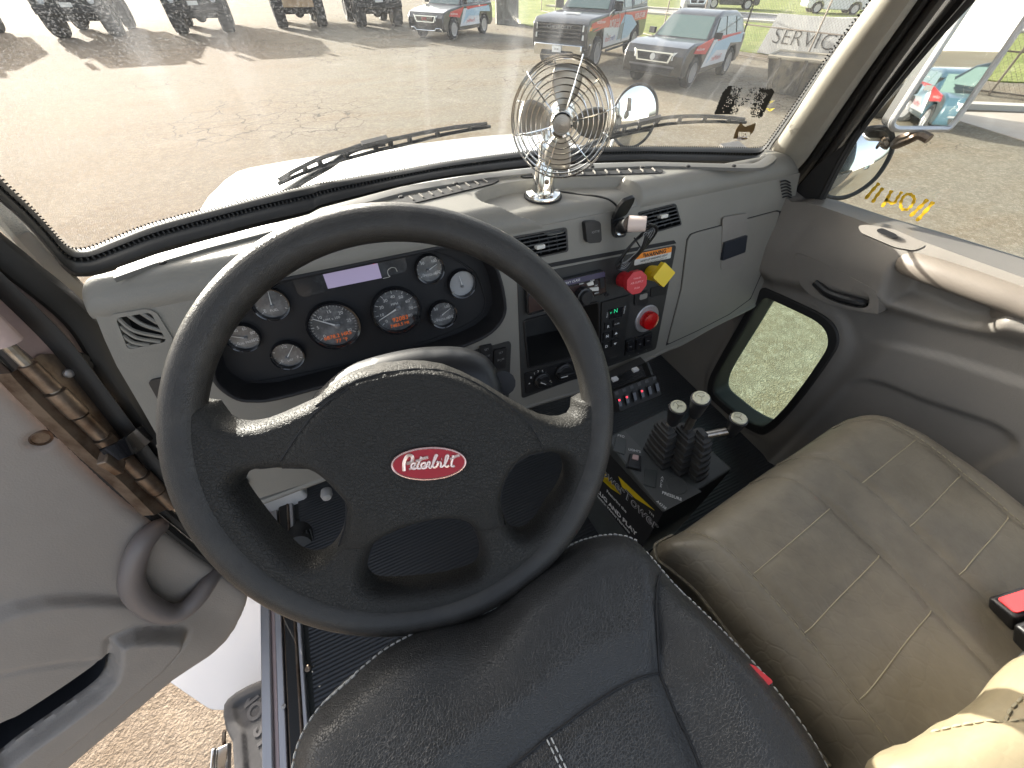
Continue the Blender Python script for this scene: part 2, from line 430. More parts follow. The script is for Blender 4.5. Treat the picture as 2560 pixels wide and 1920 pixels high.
for x in xs:
    e = max(0, (-.295-x)/.027, (x-.905)/.067); dz = (1-math.sqrt(max(0, 1-e*e)))*(.045 if x > 0 else .018)
    for (yy, zz) in top_profile(x): V.append([x, yy+dz*.25, zz-dz*max(0, (zz+.307)/.039)])
V = np.array(V); d = sdf(V[:, :2], tray); V[:, 2] -= .018*sstep(d, -.002, .007)
n = len(xs); k = len(top_profile(0))
V = [tuple(q) for q in V]; sk = [(q[0]+.001, q[1], min(q[2], -.29)-.03) for q in V[:k]]
Fc = [(i*k+j, i*k+j+1, (i+1)*k+j+1, (i+1)*k+j) for i in range(n-1) for j in range(k-1)]+[(j, j+1, len(V)+j+1, len(V)+j) for j in range(k-1)]; V += sk
mesh('dash_top', V, Fc, M_dash, dash)
# pale ledge that meets the windshield seal, and its screws
b = MB(); V = []; xs = np.linspace(-.275, .875, 60)
for x in xs:
    for dy, zz in ((-.026,-.270),(-.025,-.2645),(-.012,-.263),(-.001,-.264)): V.append((x, yg(x)+dy, zz))
b.add(V, [(i*4+j, i*4+j+1, i*4+j+5, i*4+j+4) for i in range(59) for j in range(3)]); b.build('windshield_ledge', M_ledge, dash)
for p in ((408,658),(1003,494),(1140,460),(1480,418),(1605,420),(1720,417),(1834,416)):
    c = Zp(-.261).at(p); MB().lathe([(.0045,0),(.0045,.0015),(.003,.003),(.001,.003)], c, (0,0,1), 12).build('screw', M_blackm, dash, angle=20)
# defroster outlets
for pts, nn, a, c in ((z('B', [(440,1250),(520,1213),(1035,1096),(1105,1103),(1060,1127),(560,1250)]), 9, (530,1232), (1040,1112)), (z('B', [(1225,1074),(2090,1036),(2112,1048),(2100,1060),(1250,1087)]), 11, (1270,1080), (2085,1048))):
    s = slab('defroster_vent', TZ, pts, -.002, .0016, M_blackm, dash, r=.004)
    A, C_ = TZ.at(z('B', a)), TZ.at(z('B', c)); rb = MB(); dr = (C_-A).normalized(); nr = Vector((-dr.y, dr.x, 0))
    for i in range(nn): q = A.lerp(C_, (i+.5)/nn); rb.box(q+Vector((0,0,.001)), .0022, .017, .005, (dr, nr, Vector((0,0,1))))
    rb.build('vent_rib', M_trim, s)
# air vents
def vent(name, pl, uv, px, nh, nv, tab=None, depth=.035):
    fr = MB(); c = np.mean(uv, 0); inn = [(c[0]+(p[0]-c[0])*.93, c[1]+(p[1]-c[1])*.88) for p in uv]
    slab_uv(fr, pl, uv, -depth, .0025, [inn]); o = fr.build(name, M_black, dash)
    bk = MB(); slab_uv(bk, pl, uv, -depth-.003, -depth); bk.build('duct', M_blackm, o)
    q = [pl.uv(p) for p in px]           # TL TR BR BL
    def bil(s, t): return tuple((1-s)*(1-t)*q[0][i]+s*(1-t)*q[1][i]+s*t*q[2][i]+(1-s)*t*q[3][i] for i in (0, 1))
    lo = MB()
    for i in range(nh):
        t = .1+.8*(i+.5)/nh; A, C_ = bil(.04, t), bil(.96, t)
        w0, w1 = pl.w(*A, -.004), pl.w(*C_, -.004); dr = (w1-w0).normalized()
        up = (pl.ey*.35+pl.n*.94).normalized(); lo.box((w0+w1)/2, (w1-w0).length, .014, .0022, (dr, up, dr.cross(up)))
    for i in range(nv):
        s = (i+1)/(nv+1); A, C_ = bil(s, .08), bil(s, .92); w0, w1 = pl.w(*A, -.012), pl.w(*C_, -.012); dr = (w1-w0).normalized()
        lo.box((w0+w1)/2, (w1-w0).length, .012, .0018, (dr, pl.n, dr.cross(pl.n)))
    lo.build('louvre', M_panel, o)
    if tab:
        t = MB(); u0, v0 = pl.uv(tab); t.box(pl.w(u0, v0, .003), .017, .007, .014, (pl.ex, pl.ey, pl.n)); bev(t.build('vane_tab', M_wlabel, o), .0015)
    return o
vent('air_vent', F0, vc_uv, vc_px, 5, 5, z('L', (297,415)))
vent('air_vent', F0, vr_uv, vr_px, 5, 4, z('L', (1240,182)))
# slatted demister in the left end
fr = MB(); vl_out = round_poly(F0.uvs(z('D', [(678,455),(905,418),(965,440),(1070,610),(1045,640),(775,700),(750,680)])), .006)
slab_uv(fr, F0, vl_out, -.02, .003, [vl_uv]); o = fr.build('demister_vent', M_dash, dash)
bk = MB(); slab_uv(bk, F0, vl_uv, -.04, -.03); bk.build('duct', M_blackm, o)
sl_ = MB()
for a, c, d in (((725,480),(830,560),(1025,600)),((790,462),(880,520),(1005,560)),((870,448),(920,480),(970,510)),((735,530),(840,600),(990,625)),((755,585),(820,630),(920,645)),((780,635),(805,655),(850,660))):
    P = smooth_poly([F0.at(z('D', q), -.001) for q in (a, c, d)], 6); sl_.tube(P, .0028, 6)
sl_.build('slat', M_dash, o)
# glove box
gb = z('C', [(168,1443),(205,1428),(690,1300),(712,1305)])+z('G', [(655,5),(600,200),(530,360),(400,455),(200,558),(22,640),(110,300),(148,0)])
go = slab('glove_box_door', F0, gb, -.002, .004, M_dash, dash, r=.008, bevel=.002)
shut = MB(); q = F0.uvs(gb, .0015); c = np.mean(q, 0)
slab_uv(shut, F0, [(c[0]+(p[0]-c[0])*1.025, c[1]+(p[1]-c[1])*1.02) for p in q], -.001, .0012); shut.build('shut_line', M_blackm, dash)
slab('latch_recess', F0, z('G', [(362,-140),(515,-165),(500,95),(480,150),(440,178),(350,185)]), .003, .0055, M_trim, go, r=.008)
la = slab('latch', F0, z('C', [(375,1492),(515,1447),(500,1550),(360,1603)]), .004, .011, mat('latch_blue_black', (.018,.022,.03), .35), go, r=.002, bevel=.0015)
# right end: side vent strip and slots
so_ = slab('side_vent', F0, z('C', [(732,1322),(776,1312),(722,1590),(664,1612)]), 0, .004, M_black, dash, r=.003, bevel=.001)
lv = MB()
for i in range(6):
    s = (i+.5)/6; A = F0.at((z('C', (738,1330))[0]+s*(-28), z('C', (738,1330))[1]+s*112), .005); B_ = F0.at((z('C', (768,1324))[0]+s*(-24), z('C', (768,1324))[1]+s*108), .005)
    lv.tube([A, B_], .0015, 5)
lv.build('louvre', M_dim, so_)
sp = MB()
for i in range(6):
    y0 = 1110+i*19; P = [F0.at(z('C', (715+i*3, y0+8)), .003), F0.at(z('C', (745+i*3, y0)), .004), F0.at(z('C', (775+i*2, y0+14)), .003)]
    sp.tube(smooth_poly(P, 4), .0016, 5)
sp.build('speaker_slot', M_blackm, dash)
# small pocket left of the column, lower column panel, switch panel right of the column
slab('side_switch_blank', F0, z('D', [(905,868),(1010,845),(1110,1000),(985,1010)]), 0, .004, M_black, dash, r=.006)
sw = slab('switch_panel', F0, z('E', [(905,690),(1165,622),(1175,640),(1160,960),(1150,1000),(1000,1010)]), -.002, .002, M_panel, dash, r=.004)
for cx, cy in ((1022,720),(1110,740)):
    s2 = slab('rocker_switch', F0, z('E', [(cx-38,cy-62),(cx+38,cy-78),(cx+32,cy+45),(cx-40,cy+62)]), .001, .007, M_black, sw, r=.003, bevel=.0015)
    text_on('marking', 'SET', F0, z('E', (cx+2,cy-48)), .006, M_dim, s2, .0078)
    text_on('marking', '=::=', F0, z('E', (cx,cy-5)), .010, M_dim, s2, .0078)
slab('reset_knob', F0, z('E', [(1128,845),(1160,850),(1150,905),(1125,900)]), .0, .02, M_black, sw, r=.003, bevel=.002)
# knee panel below, rounded lip
lip = MB(); lip.tube(smooth_poly([F0.at(q, -.006) for q in face_px[4:17]], 5), .008, 8); lip.build('lower_lip', M_dash, dash)
# ---------------- things stuck to the dash ----------------
pm_pl = F0
pm = slab('phone_mount', F0, z('L', [(655,240),(675,228),(755,222),(775,240),(782,370),(770,388),(690,395),(670,385)]), .0, .012, M_black, None, r=.007, bevel=.003)
setp(pm, 'small black rounded square magnetic phone mount stuck on the dash between two air vents', 'phone mount')
text_on('logo', 'IOTTIE', F0, z('L', (735,305)), .0055, M_dim, pm, .0125)
# ---------------- gauges ----------------
icl = thing('instrument_cluster', 'black instrument cluster with eight round gauges and a lilac display seen through the steering wheel', 'instrument cluster', tuple(F1.w(0,0)))
b = MB(); cc0 = np.mean(cl_uv, 0); slab_uv(b, F0, [(cc0[0]+(a-cc0[0])*1.04, cc0[1]+(bb-cc0[1])*1.06) for a, bb in cl_uv], -.0475, -.0448); 
rim_in = cl_uv
for lo_, hi_ in ((-.046, .003),):
    V = [F0.w(cc0[0]+(p[0]-cc0[0])*.990, cc0[1]+(p[1]-cc0[1])*.985, hi_) for p in cl_uv]+[F0.w(cc0[0]+(p[0]-cc0[0])*.975, cc0[1]+(p[1]-cc0[1])*.955, lo_) for p in cl_uv]; nn = len(cl_uv)
    b.add(V, [(i, (i+1) % nn, nn+(i+1) % nn, nn+i) for i in range(nn)])
b.build('cluster_plate', M_cluster, icl)
b = MB(); b.tube([F0.w(p[0], p[1], .001) for p in sm2(cl_uv, 3)], .0035, 8, True); b.build('cluster_surround', M_cluster, icl)
# raised step of the inner plate
stp = z('K', [(100,985),(150,1085),(215,1145),(330,1165),(700,1100),(1200,985),(1650,850),(1900,745),(2000,680),(2035,620),(2040,550),(1990,390),(1930,330),(1800,250),(1600,190),(1300,160),(900,240),(600,400),(300,600),(120,850)])
b = MB(); b.tube([F1.at(p, .001) for p in [ (q[0], q[1]) for q in sm2(stp, 3)]], .0016, 6, True); b.build('plate_edge', M_cluster, icl)
def gauge(c, r, needle, ticks, nums, label, extra=(), pale=False, a0=215, a1=-35, tw=.0009):
    c = z('K', c); r *= .33906
    u, v = F1.uv(c, .006); rr = abs(F1.uv((c[0]+r, c[1]), .006)[0]-u)*.97
    g = thing('gauge', None, None, (0,0,0)); g.parent = icl; g.location = F1.w(u, v)-icl.location
    MB().lathe([(rr*1.1,-.002),(rr*1.12,.008),(rr*1.08,.012),(rr*1.0,.011),(rr*.96,.006),(rr*.95,.002)], F1.w(u,v), F1.n, 48).build('bezel', M_gloss, g)
    MB().lathe([(rr*.99,.0),(rr*.99,.003),(0,.003)], F1.w(u,v), F1.n, 48).build('dial', M_dial_glare if pale else M_dial, g, angle=20)
    tk = MB(); mn, mj = ticks
    for i in range(mn*mj+1):
        a = R(a0+(a1-a0)*i/(mn*mj)); big = i % mj == 0; r0, r1 = (.80 if big else .86)*rr, .93*rr
        d = Vector((math.cos(a), math.sin(a))); m_ = (r0+r1)/2; X_ = F1.ex*d.x+F1.ey*d.y
        tk.box(F1.w(u+d.x*m_, v+d.y*m_, .0034), r1-r0, tw*(1.0 if big else .6), .0004, (X_, F1.n.cross(X_), F1.n))
    for i, s in enumerate(nums):
        if not s: continue
        a = R(a0+(a1-a0)*i/max(1, len(nums)-1)); q = (u+math.cos(a)*rr*.66, v+math.sin(a)*rr*.66)
        tk.text(s, rr*.2 if rr > .03 else rr*.3, lambda x, y, zz, q=q: F1.w(q[0]+x, q[1]+y, .0035))
    if label: tk.text(label, rr*.16 if rr > .03 else rr*.24, lambda x, y, zz: F1.w(u+x, v+y+rr*(.32 if rr > .03 else -.45), .0035))
    tk.build('markings', M_dim if pale else M_white, g, smooth=False)
    nd = MB(); (ax, ay), (bx, by) = needle; A = F1.at(z('K', (ax, ay)), .006); B_ = F1.at(z('K', (bx, by)), .006)
    dr = (A-B_).normalized(); nd.tube([B_, B_+(A-B_)*.5, A], [rr*.018, rr*.026, rr*.05], 6)
    nd.build('needle', M_white, g)
    MB().lathe([(rr*.12,.003),(rr*.12,.008),(rr*.08,.009),(0,.009)], A-F1.n*.006, F1.n, 20).build('needle_cap', M_dial, g)
    for s, p, sz in extra: text_on('digits', s, F1, z('K', p), sz, M_orange, g, .0036, shear=.1)
    return g
gauge((262,838), 128, ((278,843),(165,828)), (5,4), ['0','','40','60','80','100'], 'OIL PRESS')
gauge((465,592), 137, ((470,608),(440,490)), (4,2), ['E','','','',''], 'FUEL')
gauge((588,968), 125, ((582,990),(632,888)), (4,2), ['E','','1/2','','F'], 'DEF')
gauge((930,752), 192, ((955,752),(768,700)), (6,5), ['0','5','10','15','20','25','30'], 'RPM x 100', [('6878.2 HRS',(955,822),.0095),('77 °F',(985,856),.0095)])
gauge((1390,642), 176, ((1402,620),(1262,712)), (8,2), ['0','10','20','30','40','50','60','70','80'], 'MPH', [('92083',(1415,697),.0115),('7483.5 MI',(1412,740),.0085)])
gauge((1635,332), 102, ((1622,345),(1688,295)), (3,4), ['0','50','100','150'], 'PRESSURE')
gauge((1873,440), 97, ((1877,460),(1852,382)), (4,3), ['','','','',''], '', pale=True)
gauge((1732,665), 98, ((1718,678),(1788,622)), (3,4), ['0','50','100','150'], 'PRESSURE')
MB().lathe([(.0055,0),(.0055,.016),(.004,.018),(0,.018)], F1.at(z('K', (1530,687)), .012), F1.n, 20).build('reset_button', M_black, icl)
dp = slab('display', F1, z('K', [(600,350),(700,275),(900,235),(1400,148),(1432,165),(1470,320),(1450,352),(705,540),(662,515)]), 0, .006, mat('display_housing', (.03,.031,.034), .25, coat=.3, var=((.11,.115,.12), 26, .45, .75)), icl, r=.003)
slab('screen', F1, z('K', [(822,303),(1235,238),(1282,398),(885,478)]), .006, .0068, M_lcd, dp, smooth=False)
MB().lathe([(.0055,.0068),(.0055,.0078),(0,.0078)], F1.at(z('K', (1210,262)), 0), F1.n, 20).build('warning_lamp', mat('lamp_red', (.6,.03,.06), .4, emit=((1,.05,.1), .35)), dp)
text_on('lamp_symbol', 'P', F1, z('K', (1210,262)), .006, M_white, dp, .0082)
cu = MB(); cu.tube(smooth_poly([F1.at(z('K', p), .0064) for p in ((1395,350),(1380,325),(1350,322),(1325,345),(1330,375),(1340,388),(1290,402))], 5), .0006, 4)
cu.tube(smooth_poly([F1.at(z('K', p), .0064) for p in ((1225,175),(1240,210),(1225,240))], 5), .0005, 4); cu.tube(smooth_poly([F1.at(z('K', p), .0064) for p in ((1240,208),(1290,215),(1340,200),(1335,165),(1290,160),(1285,215),(1320,235))], 5), .0004, 4)
cu.tube(smooth_poly([F1.at(z('K', p), .0064) for p in ((790,262),(795,295),(830,315))], 5), .0005, 4); cu.tube(smooth_poly([F1.at(z('K', p), .0064) for p in ((795,295),(750,310),(720,285),(685,305),(700,345),(740,330))], 5), .0004, 4)
cu.build('printed_contour', M_wlabel, dp)
# ---------------- centre stack ----------------
cs = thing('center_stack', 'black centre control panel of the dash with radio, pull knobs, push buttons and red lens', 'control panel', tuple(F0.w(.44,-.1)))
pocket = z('L', [(178,985),(750,838),(755,1130),(700,1225),(215,1348)])
pk_uv = round_poly(F0.uvs(pocket), .006)
rad_px = z('L', [(205,745),(805,602),(818,775),(215,950)])
rad_uv = F0.uvs(rad_px)
b = MB(); slab_uv(b, F0, stack_uv, -.02, .0015, [pk_uv]); bev(b.build('panel', M_panel, cs), .001)
slab('lip_shadow', F0, z('L', [(330,590),(1355,395),(1340,372),(330,560)]), -.01, .0022, M_blackm, cs)  # black strip painting in the shadow line under the dash lip
# storage pocket
b = MB(); nn = len(pk_uv)
V = [F0.w(p[0], p[1], .003) for p in pk_uv]+[F0.w(p[0]*.995, p[1], -.13) for p in pk_uv]
b.add(V, [(i, (i+1) % nn, nn+(i+1) % nn, nn+i) for i in range(nn)]+[tuple(range(nn, 2*nn))]); pko = b.build('storage_pocket', M_panel, cs, angle=30)
MB().tube([F0.w(p[0], p[1], .003) for p in pk_uv], .0022, 6, True).build('pocket_rim', M_black, pko)
# radio
ra = slab('radio', F0, rad_px, .0, .014, M_gloss, cs, r=.004, bevel=.0015)
slab('radio_face', F0, z('L', [(222,800),(812,668),(812,770),(222,930)]), .0135, .0152, mat('radio_face', (.035,.020,.018), .25, coat=.4), ra, r=.002)
slab('radio_display', F0, z('L', [(222,742),(805,612),(808,650),(222,790)]), .0135, .0152, mat('radio_lilac', (.07,.065,.11), .2, coat=.6), ra, r=.002)
text_on('radio_marking', 'HEAVY CLASS', F0, z('L', (545,690)), .0065, M_white, ra, .0156, shear=.15)
kn = F0.at(z('L', (628,790)), .016); kb = MB()
kb.lathe([(.017,0),(.0165,.012),(.0135,.013),(.013,.020),(.012,.021),(0,.021)], kn, F0.n, 28)
for i in range(12): a = i*math.pi/6; kb.box(kn+F0.ex*math.cos(a)*.0165+F0.ey*math.sin(a)*.0165+F0.n*.006, .003, .003, .012, (F0.ex, F0.ey, F0.n))
kb.build('volume_knob', M_black, ra)
for pts in ([(668,705),(715,685),(722,712),(680,722)], [(690,738),(758,730),(758,758),(690,762)], [(680,795),(705,785),(718,800),(695,812)]):
    slab('radio_button', F0, z('L', pts), .0145, .0175, M_wlabel, ra, r=.001)
for pts in ([(730,685),(757,680),(757,700),(730,705)], [(725,710),(757,705),(757,725),(727,730)], [(725,770),(757,764),(757,782),(727,788)]):
    slab('radio_button', F0, z('L', pts), .0145, .0172, M_black, ra, r=.001)
for s, p in (('SRC', (738,718)), ('MENU', (742,776)), ('PUSH', (625,705)), ('TUNE', (708,680))): text_on('radio_marking', s, F0, z('L', p), .004, M_white, ra, .0178)
slab('usb_port', F0, z('L', [(768,662),(802,655),(803,735),(772,742)]), .0145, .0168, M_blackm, ra)
MB().lathe([(.0045,.0145),(.0045,.017),(.003,.017),(.0028,.0155),(0,.0155)], F0.at(z('L', (782,770)), 0), F0.n, 16).build('aux_jack', M_black, ra)
for x, y in ((217,790),(225,915),(806,632),(800,770)): MB().lathe([(.0016,.0145),(.0016,.0163),(0,.0163)], F0.at(z('L', (x, y)), 0), F0.n, 10).build('radio_screw', M_blackm, ra)
# climate controls
cc = slab('climate_controls', F0, z('L', [(190,1395),(590,1290),(640,1420),(200,1555)]), .001, .0045, M_black, cs, r=.005, bevel=.001)
def dial(p, r, a):
    c = F0.at(p, .005); b = MB(); b.lathe([(r,0),(r*.98,.007),(r*.8,.009),(r*.78,.012),(0,.012)], c, F0.n, 32)
    X_ = F0.ex*math.cos(R(a))+F0.ey*math.sin(R(a)); b.box(c+F0.n*.015, r*1.8, r*.42, .014, (X_, F0.n.cross(X_), F0.n))
    o = b.build('climate_knob', M_black, cc); bev(o, .0012)
    b = MB(); b.box(c+F0.n*.0224+X_*(-r*.45), r*.8, .0012, .0006, (X_, F0.n.cross(X_), F0.n)); b.build('pointer', M_white, o)
dial(z('L', (318,1440)), .019, -38); dial(z('L', (485,1375)), .0215, -5)
b = MB()
for s, p in (('0', (238,1425)), ('1', (262,1395)), ('2', (292,1378)), ('3', (325,1375)), ('4', (350,1390)), ('x', (226,1468)), ('*', (395,1465)), ('o', (385,1448)), ('-', (432,1348)), ('~', (475,1320)), ('#', (518,1318)), (')', (560,1400))):
    text_on('', s, F0, z('L', p), .0075, None, h=.0050, mb=b)
b.build('climate_markings', M_white, cc, smooth=False)
# gear selector
gs = slab('gear_selector', F0, z('L', [(783,850),(1010,788),(940,1290),(772,1335)]), .001, .006, mat('selector_black', (.016,.016,.016), .42), cs, r=.004, bevel=.001)
slab('selector_display', F0, z('L', [(832,905),(948,880),(938,955),(838,978)]), .006, .0066, M_gloss, gs)
text_on('selector_digit', 'N', F0, z('L', (888,912)), .0135, M_green, gs, .0071)
text_on('selector_digit', 'v', F0, z('L', (852,925)), .010, M_green, gs, .0071)
for s, p in (('R', (832,1033)), ('N', (824,1108)), ('D', (817,1186))):
    o = slab('selector_button', F0, z('L', [(p[0]-24,p[1]-24),(p[0]+24,p[1]-34),(p[0]+22,p[1]+22),(p[0]-26,p[1]+34)]), .0055, .0095, M_black, gs, r=.002, bevel=.0008)
    text_on('letter', s, F0, z('L', p), .0095, M_white, o, .0102, bold=.02)
for s, p in (('MODE', (898,1012)), ('^', (892,1088)), ('v', (884,1162))):
    o = slab('selector_button', F0, z('L', [(p[0]-24,p[1]-24),(p[0]+24,p[1]-34),(p[0]+22,p[1]+22),(p[0]-26,p[1]+34)]), .0055, .0095, M_black, gs, r=.002, bevel=.0008)
    if s == 'MODE': text_on('letter', s, F0, z('L', p), .0045, M_white, o, .0102)
    else:
        q = F0.uv(z('L', p), .0098); k = .0042*(1 if s == '^' else -1); b = MB()
        slab_uv(b, F0, [(q[0]-.004, q[1]-k*.3), (q[0]+.004, q[1]-k*.3), (q[0], q[1]+k)], .0096, .0102); b.build('arrow', M_white, o, smooth=False)
text_on('brand', 'Allison', F0, z('L', (868,1268)), .0075, mat('dark_print', (.05,.05,.05), .4), gs, .0065, bold=.02)
for p in ((824,945),(957,905)):
    b = MB(); text_on('', 'SELECT' if p[0] < 900 else 'MONITOR', F0, z('L', p), .0038, None, h=.0065, ang=82, mb=b); b.build('side_print', M_white, gs, smooth=False)
# warning label, half orange
wl = slab('warning_label', F0, z('L', [(1042,478),(1322,420),(1310,508),(1030,566)]), .0015, .0022, M_wlabel, cs, r=.003, smooth=False)
slab('orange_band', F0, z('L', [(1043,478),(1321,421),(1316,462),(1037,520)]), .0022, .0026, M_olabel, wl, r=.002, smooth=False)
text_on('words', 'WARNING', F0, z('L', (1195,470)), .0115, mat('ink', (.02,.018,.015), .6), wl, .0030, bold=.03)
text_on('words', '!!', F0, z('L', (1108,482)), .010, _m['ink'], wl, .0030, bold=.03)
text_on('words', '"', F0, z('L', (1078,478)), .012, _m['ink'], wl, .0030); text_on('words', "''", F0, z('L', (1292,440)), .012, _m['ink'], wl, .0030)
b = MB(); text_on('', 'HOIST UP WARNING LIGHT', F0, z('L', (1185,507)), .0056, None, h=.0028, mb=b, bold=.02); text_on('', 'WHEN LIT DO NOT DRIVE HOIST UP', F0, z('L', (1172,532)), .0045, None, h=.0028, mb=b); b.build('words', _m['ink'], wl, smooth=False)
# pull knobs
def stem(name, m, p0, pc, n_, R_, sides, rot, hh=.055, txt=()):
    A = F0.at(z('L', p0), .0); C_ = F0.at(z('L', pc), hh); ax = (C_-A).normalized(); b = MB()
    L_ = (C_-A).length
    b.lathe([(.0155,0),(.0155,L_*.45),(.0135,L_*.5),(.0125,L_*.9),(.016,L_)], A, ax, 20)
    o = b.build(name, m, cs)
    nax = (F0.n*.7+ax*.7).normalized() if n_ is None else Vector(n_).normalized()
    p = Pl(C_, nax, (1, 0, 0)); uv = [(R_*math.cos(R(rot+360*i/sides)), R_*math.sin(R(rot+360*i/sides))) for i in range(sides)]
    h = MB(); slab_uv(h, p, round_poly(uv, R_*.12), -.006, .006); bev(h.build('knob_head', m, o), .002)
    for s, dv, sz in txt: t = MB(); t.text(s, sz, lambda x, y, zz: p.w(x, y+dv, .0063)); t.build('words', mat('pale_red', (.75,.35,.35), .5), o, smooth=False)
    return o
stem('trailer_air_knob', M_red, (935,668), (1038,692), None, .0235, 8, 22.5, txt=(('TRAILER', .009, .0045), ('AIR SUPPLY', .001, .0055), ('PUSH', -.010, .005)))
stem('parking_brake_knob', M_yel, (1150,620), (1248,634), None, .025, 4, 0)
# key slot, blank, round red lens, three rockers
ks = slab('key_switch', F0, z('L', [(1035,785),(1145,755),(1140,850),(1115,875),(1035,870)]), .001, .005, M_black, cs, r=.004, bevel=.001)
slab('key_slot', F0, z('L', [(1075,792),(1135,775),(1130,815),(1072,832)]), .005, .0058, M_trim, ks, r=.004)
slab('switch_blank', F0, z('L', [(1162,738),(1278,710),(1272,785),(1155,810)]), .001, .004, M_black, cs, r=.003, bevel=.001)
c = F0.at(z('L', (1124,972)), .002); rg = MB().lathe([(.033,0),(.033,.002),(.031,.0035),(.020,.0035),(.020,0)], c, F0.n, 48).build('lens_ring', M_alu, cs)
MB().lathe([(.0215,.001),(.0215,.014),(.020,.018),(.012,.0205),(0,.021)], c, F0.n, 40).build('red_lens', M_redl, rg)
b = MB(); u0, v0 = F0.uv(z('L', (1124,972)), .006)
for i, ch in enumerate('PULL STOP'): 
    if ch == ' ': continue
    a = R(115-i*10); b.text(ch, .0055, lambda x, y, zz, a=a: F0.w(u0+math.cos(a)*.0265+x*math.sin(a)+y*math.cos(a), v0+math.sin(a)*.0265-x*math.cos(a)+y*math.sin(a), .0059))
b.build('ring_print', M_dim, rg, smooth=False)
for cx, cy in ((1005,1197),(1075,1178),(1138,1152)):
    o = slab('rocker_switch', F0, z('L', [(cx-34,cy-55),(cx+34,cy-78),(cx+26,cy+48),(cx-42,cy+65)]), .001, .006, M_black, cs, r=.003, bevel=.001)
    slab('rocker', F0, z('L', [(cx-22,cy-36),(cx+26,cy-52),(cx+20,cy+20),(cx-26,cy+36)]), .005, .011, M_gloss, o, r=.002, bevel=.001)
    text_on('marking', '=o', F0, z('L', (cx,cy-10)), .006, M_dim, o, .0116); text_on('marking', '-', F0, z('L', (cx-14,cy+58)), .010, M_dim, o, .0066)
# ---------------- 12 V socket with plug and coiled lead ----------------
sk = thing('power_socket', 'black dash socket with lid flipped up between phone mount and right air vent', 'power socket', tuple(F0.at(z('L', (910,290)))))
slab('socket_plate', F0, z('L', [(862,205),(955,190),(972,330),(950,348),(888,352),(872,330)]), 0, .005, M_black, sk, r=.006, bevel=.001)
c = F0.at(z('L', (912,275)), .004); MB().lathe([(.0165,0),(.0165,.006),(.013,.006),(.012,-.002),(0,-.002)], c, F0.n, 32).build('socket_ring', M_black, sk)
MB().lathe([(.0128,.002),(.0128,.0075),(.0118,.0075),(.0115,.001)], c, F0.n, 32).build('socket_liner', M_chrome, sk)
lp0, lp1 = F0.at(z('L', (912,190)), .004), F0.at(z('L', (950,62)), .034)
lx = (F0.ex+F0.ey*.15).normalized(); ly = (lp1-lp0).normalized(); lpl = Pl(lp0, lx.cross(ly), tuple(lx)); Lh = (lp1-lp0).length
b = MB(); slab_uv(b, lpl, round_poly([(-.016,0),(.016,0),(.017,Lh*.7),(.012,Lh),(-.012,Lh),(-.017,Lh*.7)], .006), -.003, .003); bev(b.build('socket_lid', M_black, sk), .0015)
pg = thing('power_plug', 'black cigarette lighter plug with pinkish white label sticking out of the dash socket', 'plug', tuple(c))
A = c+F0.n*.0; B_ = F0.at(z('L', (1005,245)), .055); C_ = F0.at(z('L', (1140,245)), .075); ax = (B_-A).normalized()
b = MB(); L_ = (B_-A).length; b.lathe([(.0095,0),(.0095,L_*.35),(.013,L_*.4),(.013,L_*.55),(.0115,L_*.6),(.014,L_)], A, ax, 24); b.build('plug_body', M_black, pg)
b = MB(); L2 = (C_-B_).length; b.lathe([(.0135,0),(.013,L2*.6),(.0125,L2),(.004,L2*1.02)], B_-(C_-B_).normalized()*.004, C_-B_, 24); b.build('plug_label', M_pinkw, pg)
ln = thing('fan_lead', 'bundle of thin black cable folded and tied below the dash socket', 'cable', tuple(C_))
b = MB()
random.seed(3)
for i in range(5):
    o_ = i*.0026; k = i*9
    P = [C_, F0.at(z('L', (1195-k,262+k)), .07-o_), F0.at(z('L', (1200-k*2,310)), .065), F0.at(z('L', (1120-k,420+k*.5)), .05+o_), F0.at(z('L', (1020-k,530)), .04), F0.at(z('L', (975-k,590-k)), .035), F0.at(z('L', (925,600-k*1.3)), .033), F0.at(z('L', (895+k,580-k)), .033+o_), F0.at(z('L', (905+k,540-k)), .035), F0.at(z('L', (985+k,430-k)), .045), F0.at(z('L', (1080+k,330-k*.4)), .055+o_), F0.at(z('L', (1150+k*.7,275)), .068)]
    b.tube(smooth_poly(P, 6), .0021, 6)
b.build('cable_coil', M_black, ln)
b = MB()
for i in range(5):
    k = i*9; o_ = .001+i*.0026
    P = [F0.at(z('L', (1180-k,280+k)), .068), F0.at(z('L', (1178-k*2,320)), .0665), F0.at(z('L', (1105-k,420+k*.5)), .0515+i*.002), F0.at(z('L', (1008-k,530)), .0415), F0.at(z('L', (968-k,578-k)), .0365), F0.at(z('L', (925,590-k*1.3)), .0345), F0.at(z('L', (900+k,572-k)), .0345), F0.at(z('L', (915+k,530-k)), .0365)]
    b.tube(smooth_poly(P, 6), .0007, 5)
b.build('cable_stripe', M_dim, ln)
MB().tube(smooth_poly([F0.at(z('L', p), h) for p, h in (((1030,350),.062),((1060,395),.066),((1085,440),.052),((1050,380),.04))], 5), .0013, 5).build('cable_tie', M_blackm, ln)
b = MB(); P = [Zp(TOPZ-.012).at(z('N', (600,1345))), Zp(TOPZ-.012).at(z('N', (760,1365))), Zp(TOPZ-.006).at(z('N', (950,1388))), F0.at(z('N', (1080,1420)), .006), F0.at(z('N', (1160,1480)), .004), F0.at(z('N', (1200,1560)), .01)]
b.tube(smooth_poly(P, 6), .0018, 6); b.build('cable_run', M_black, ln)
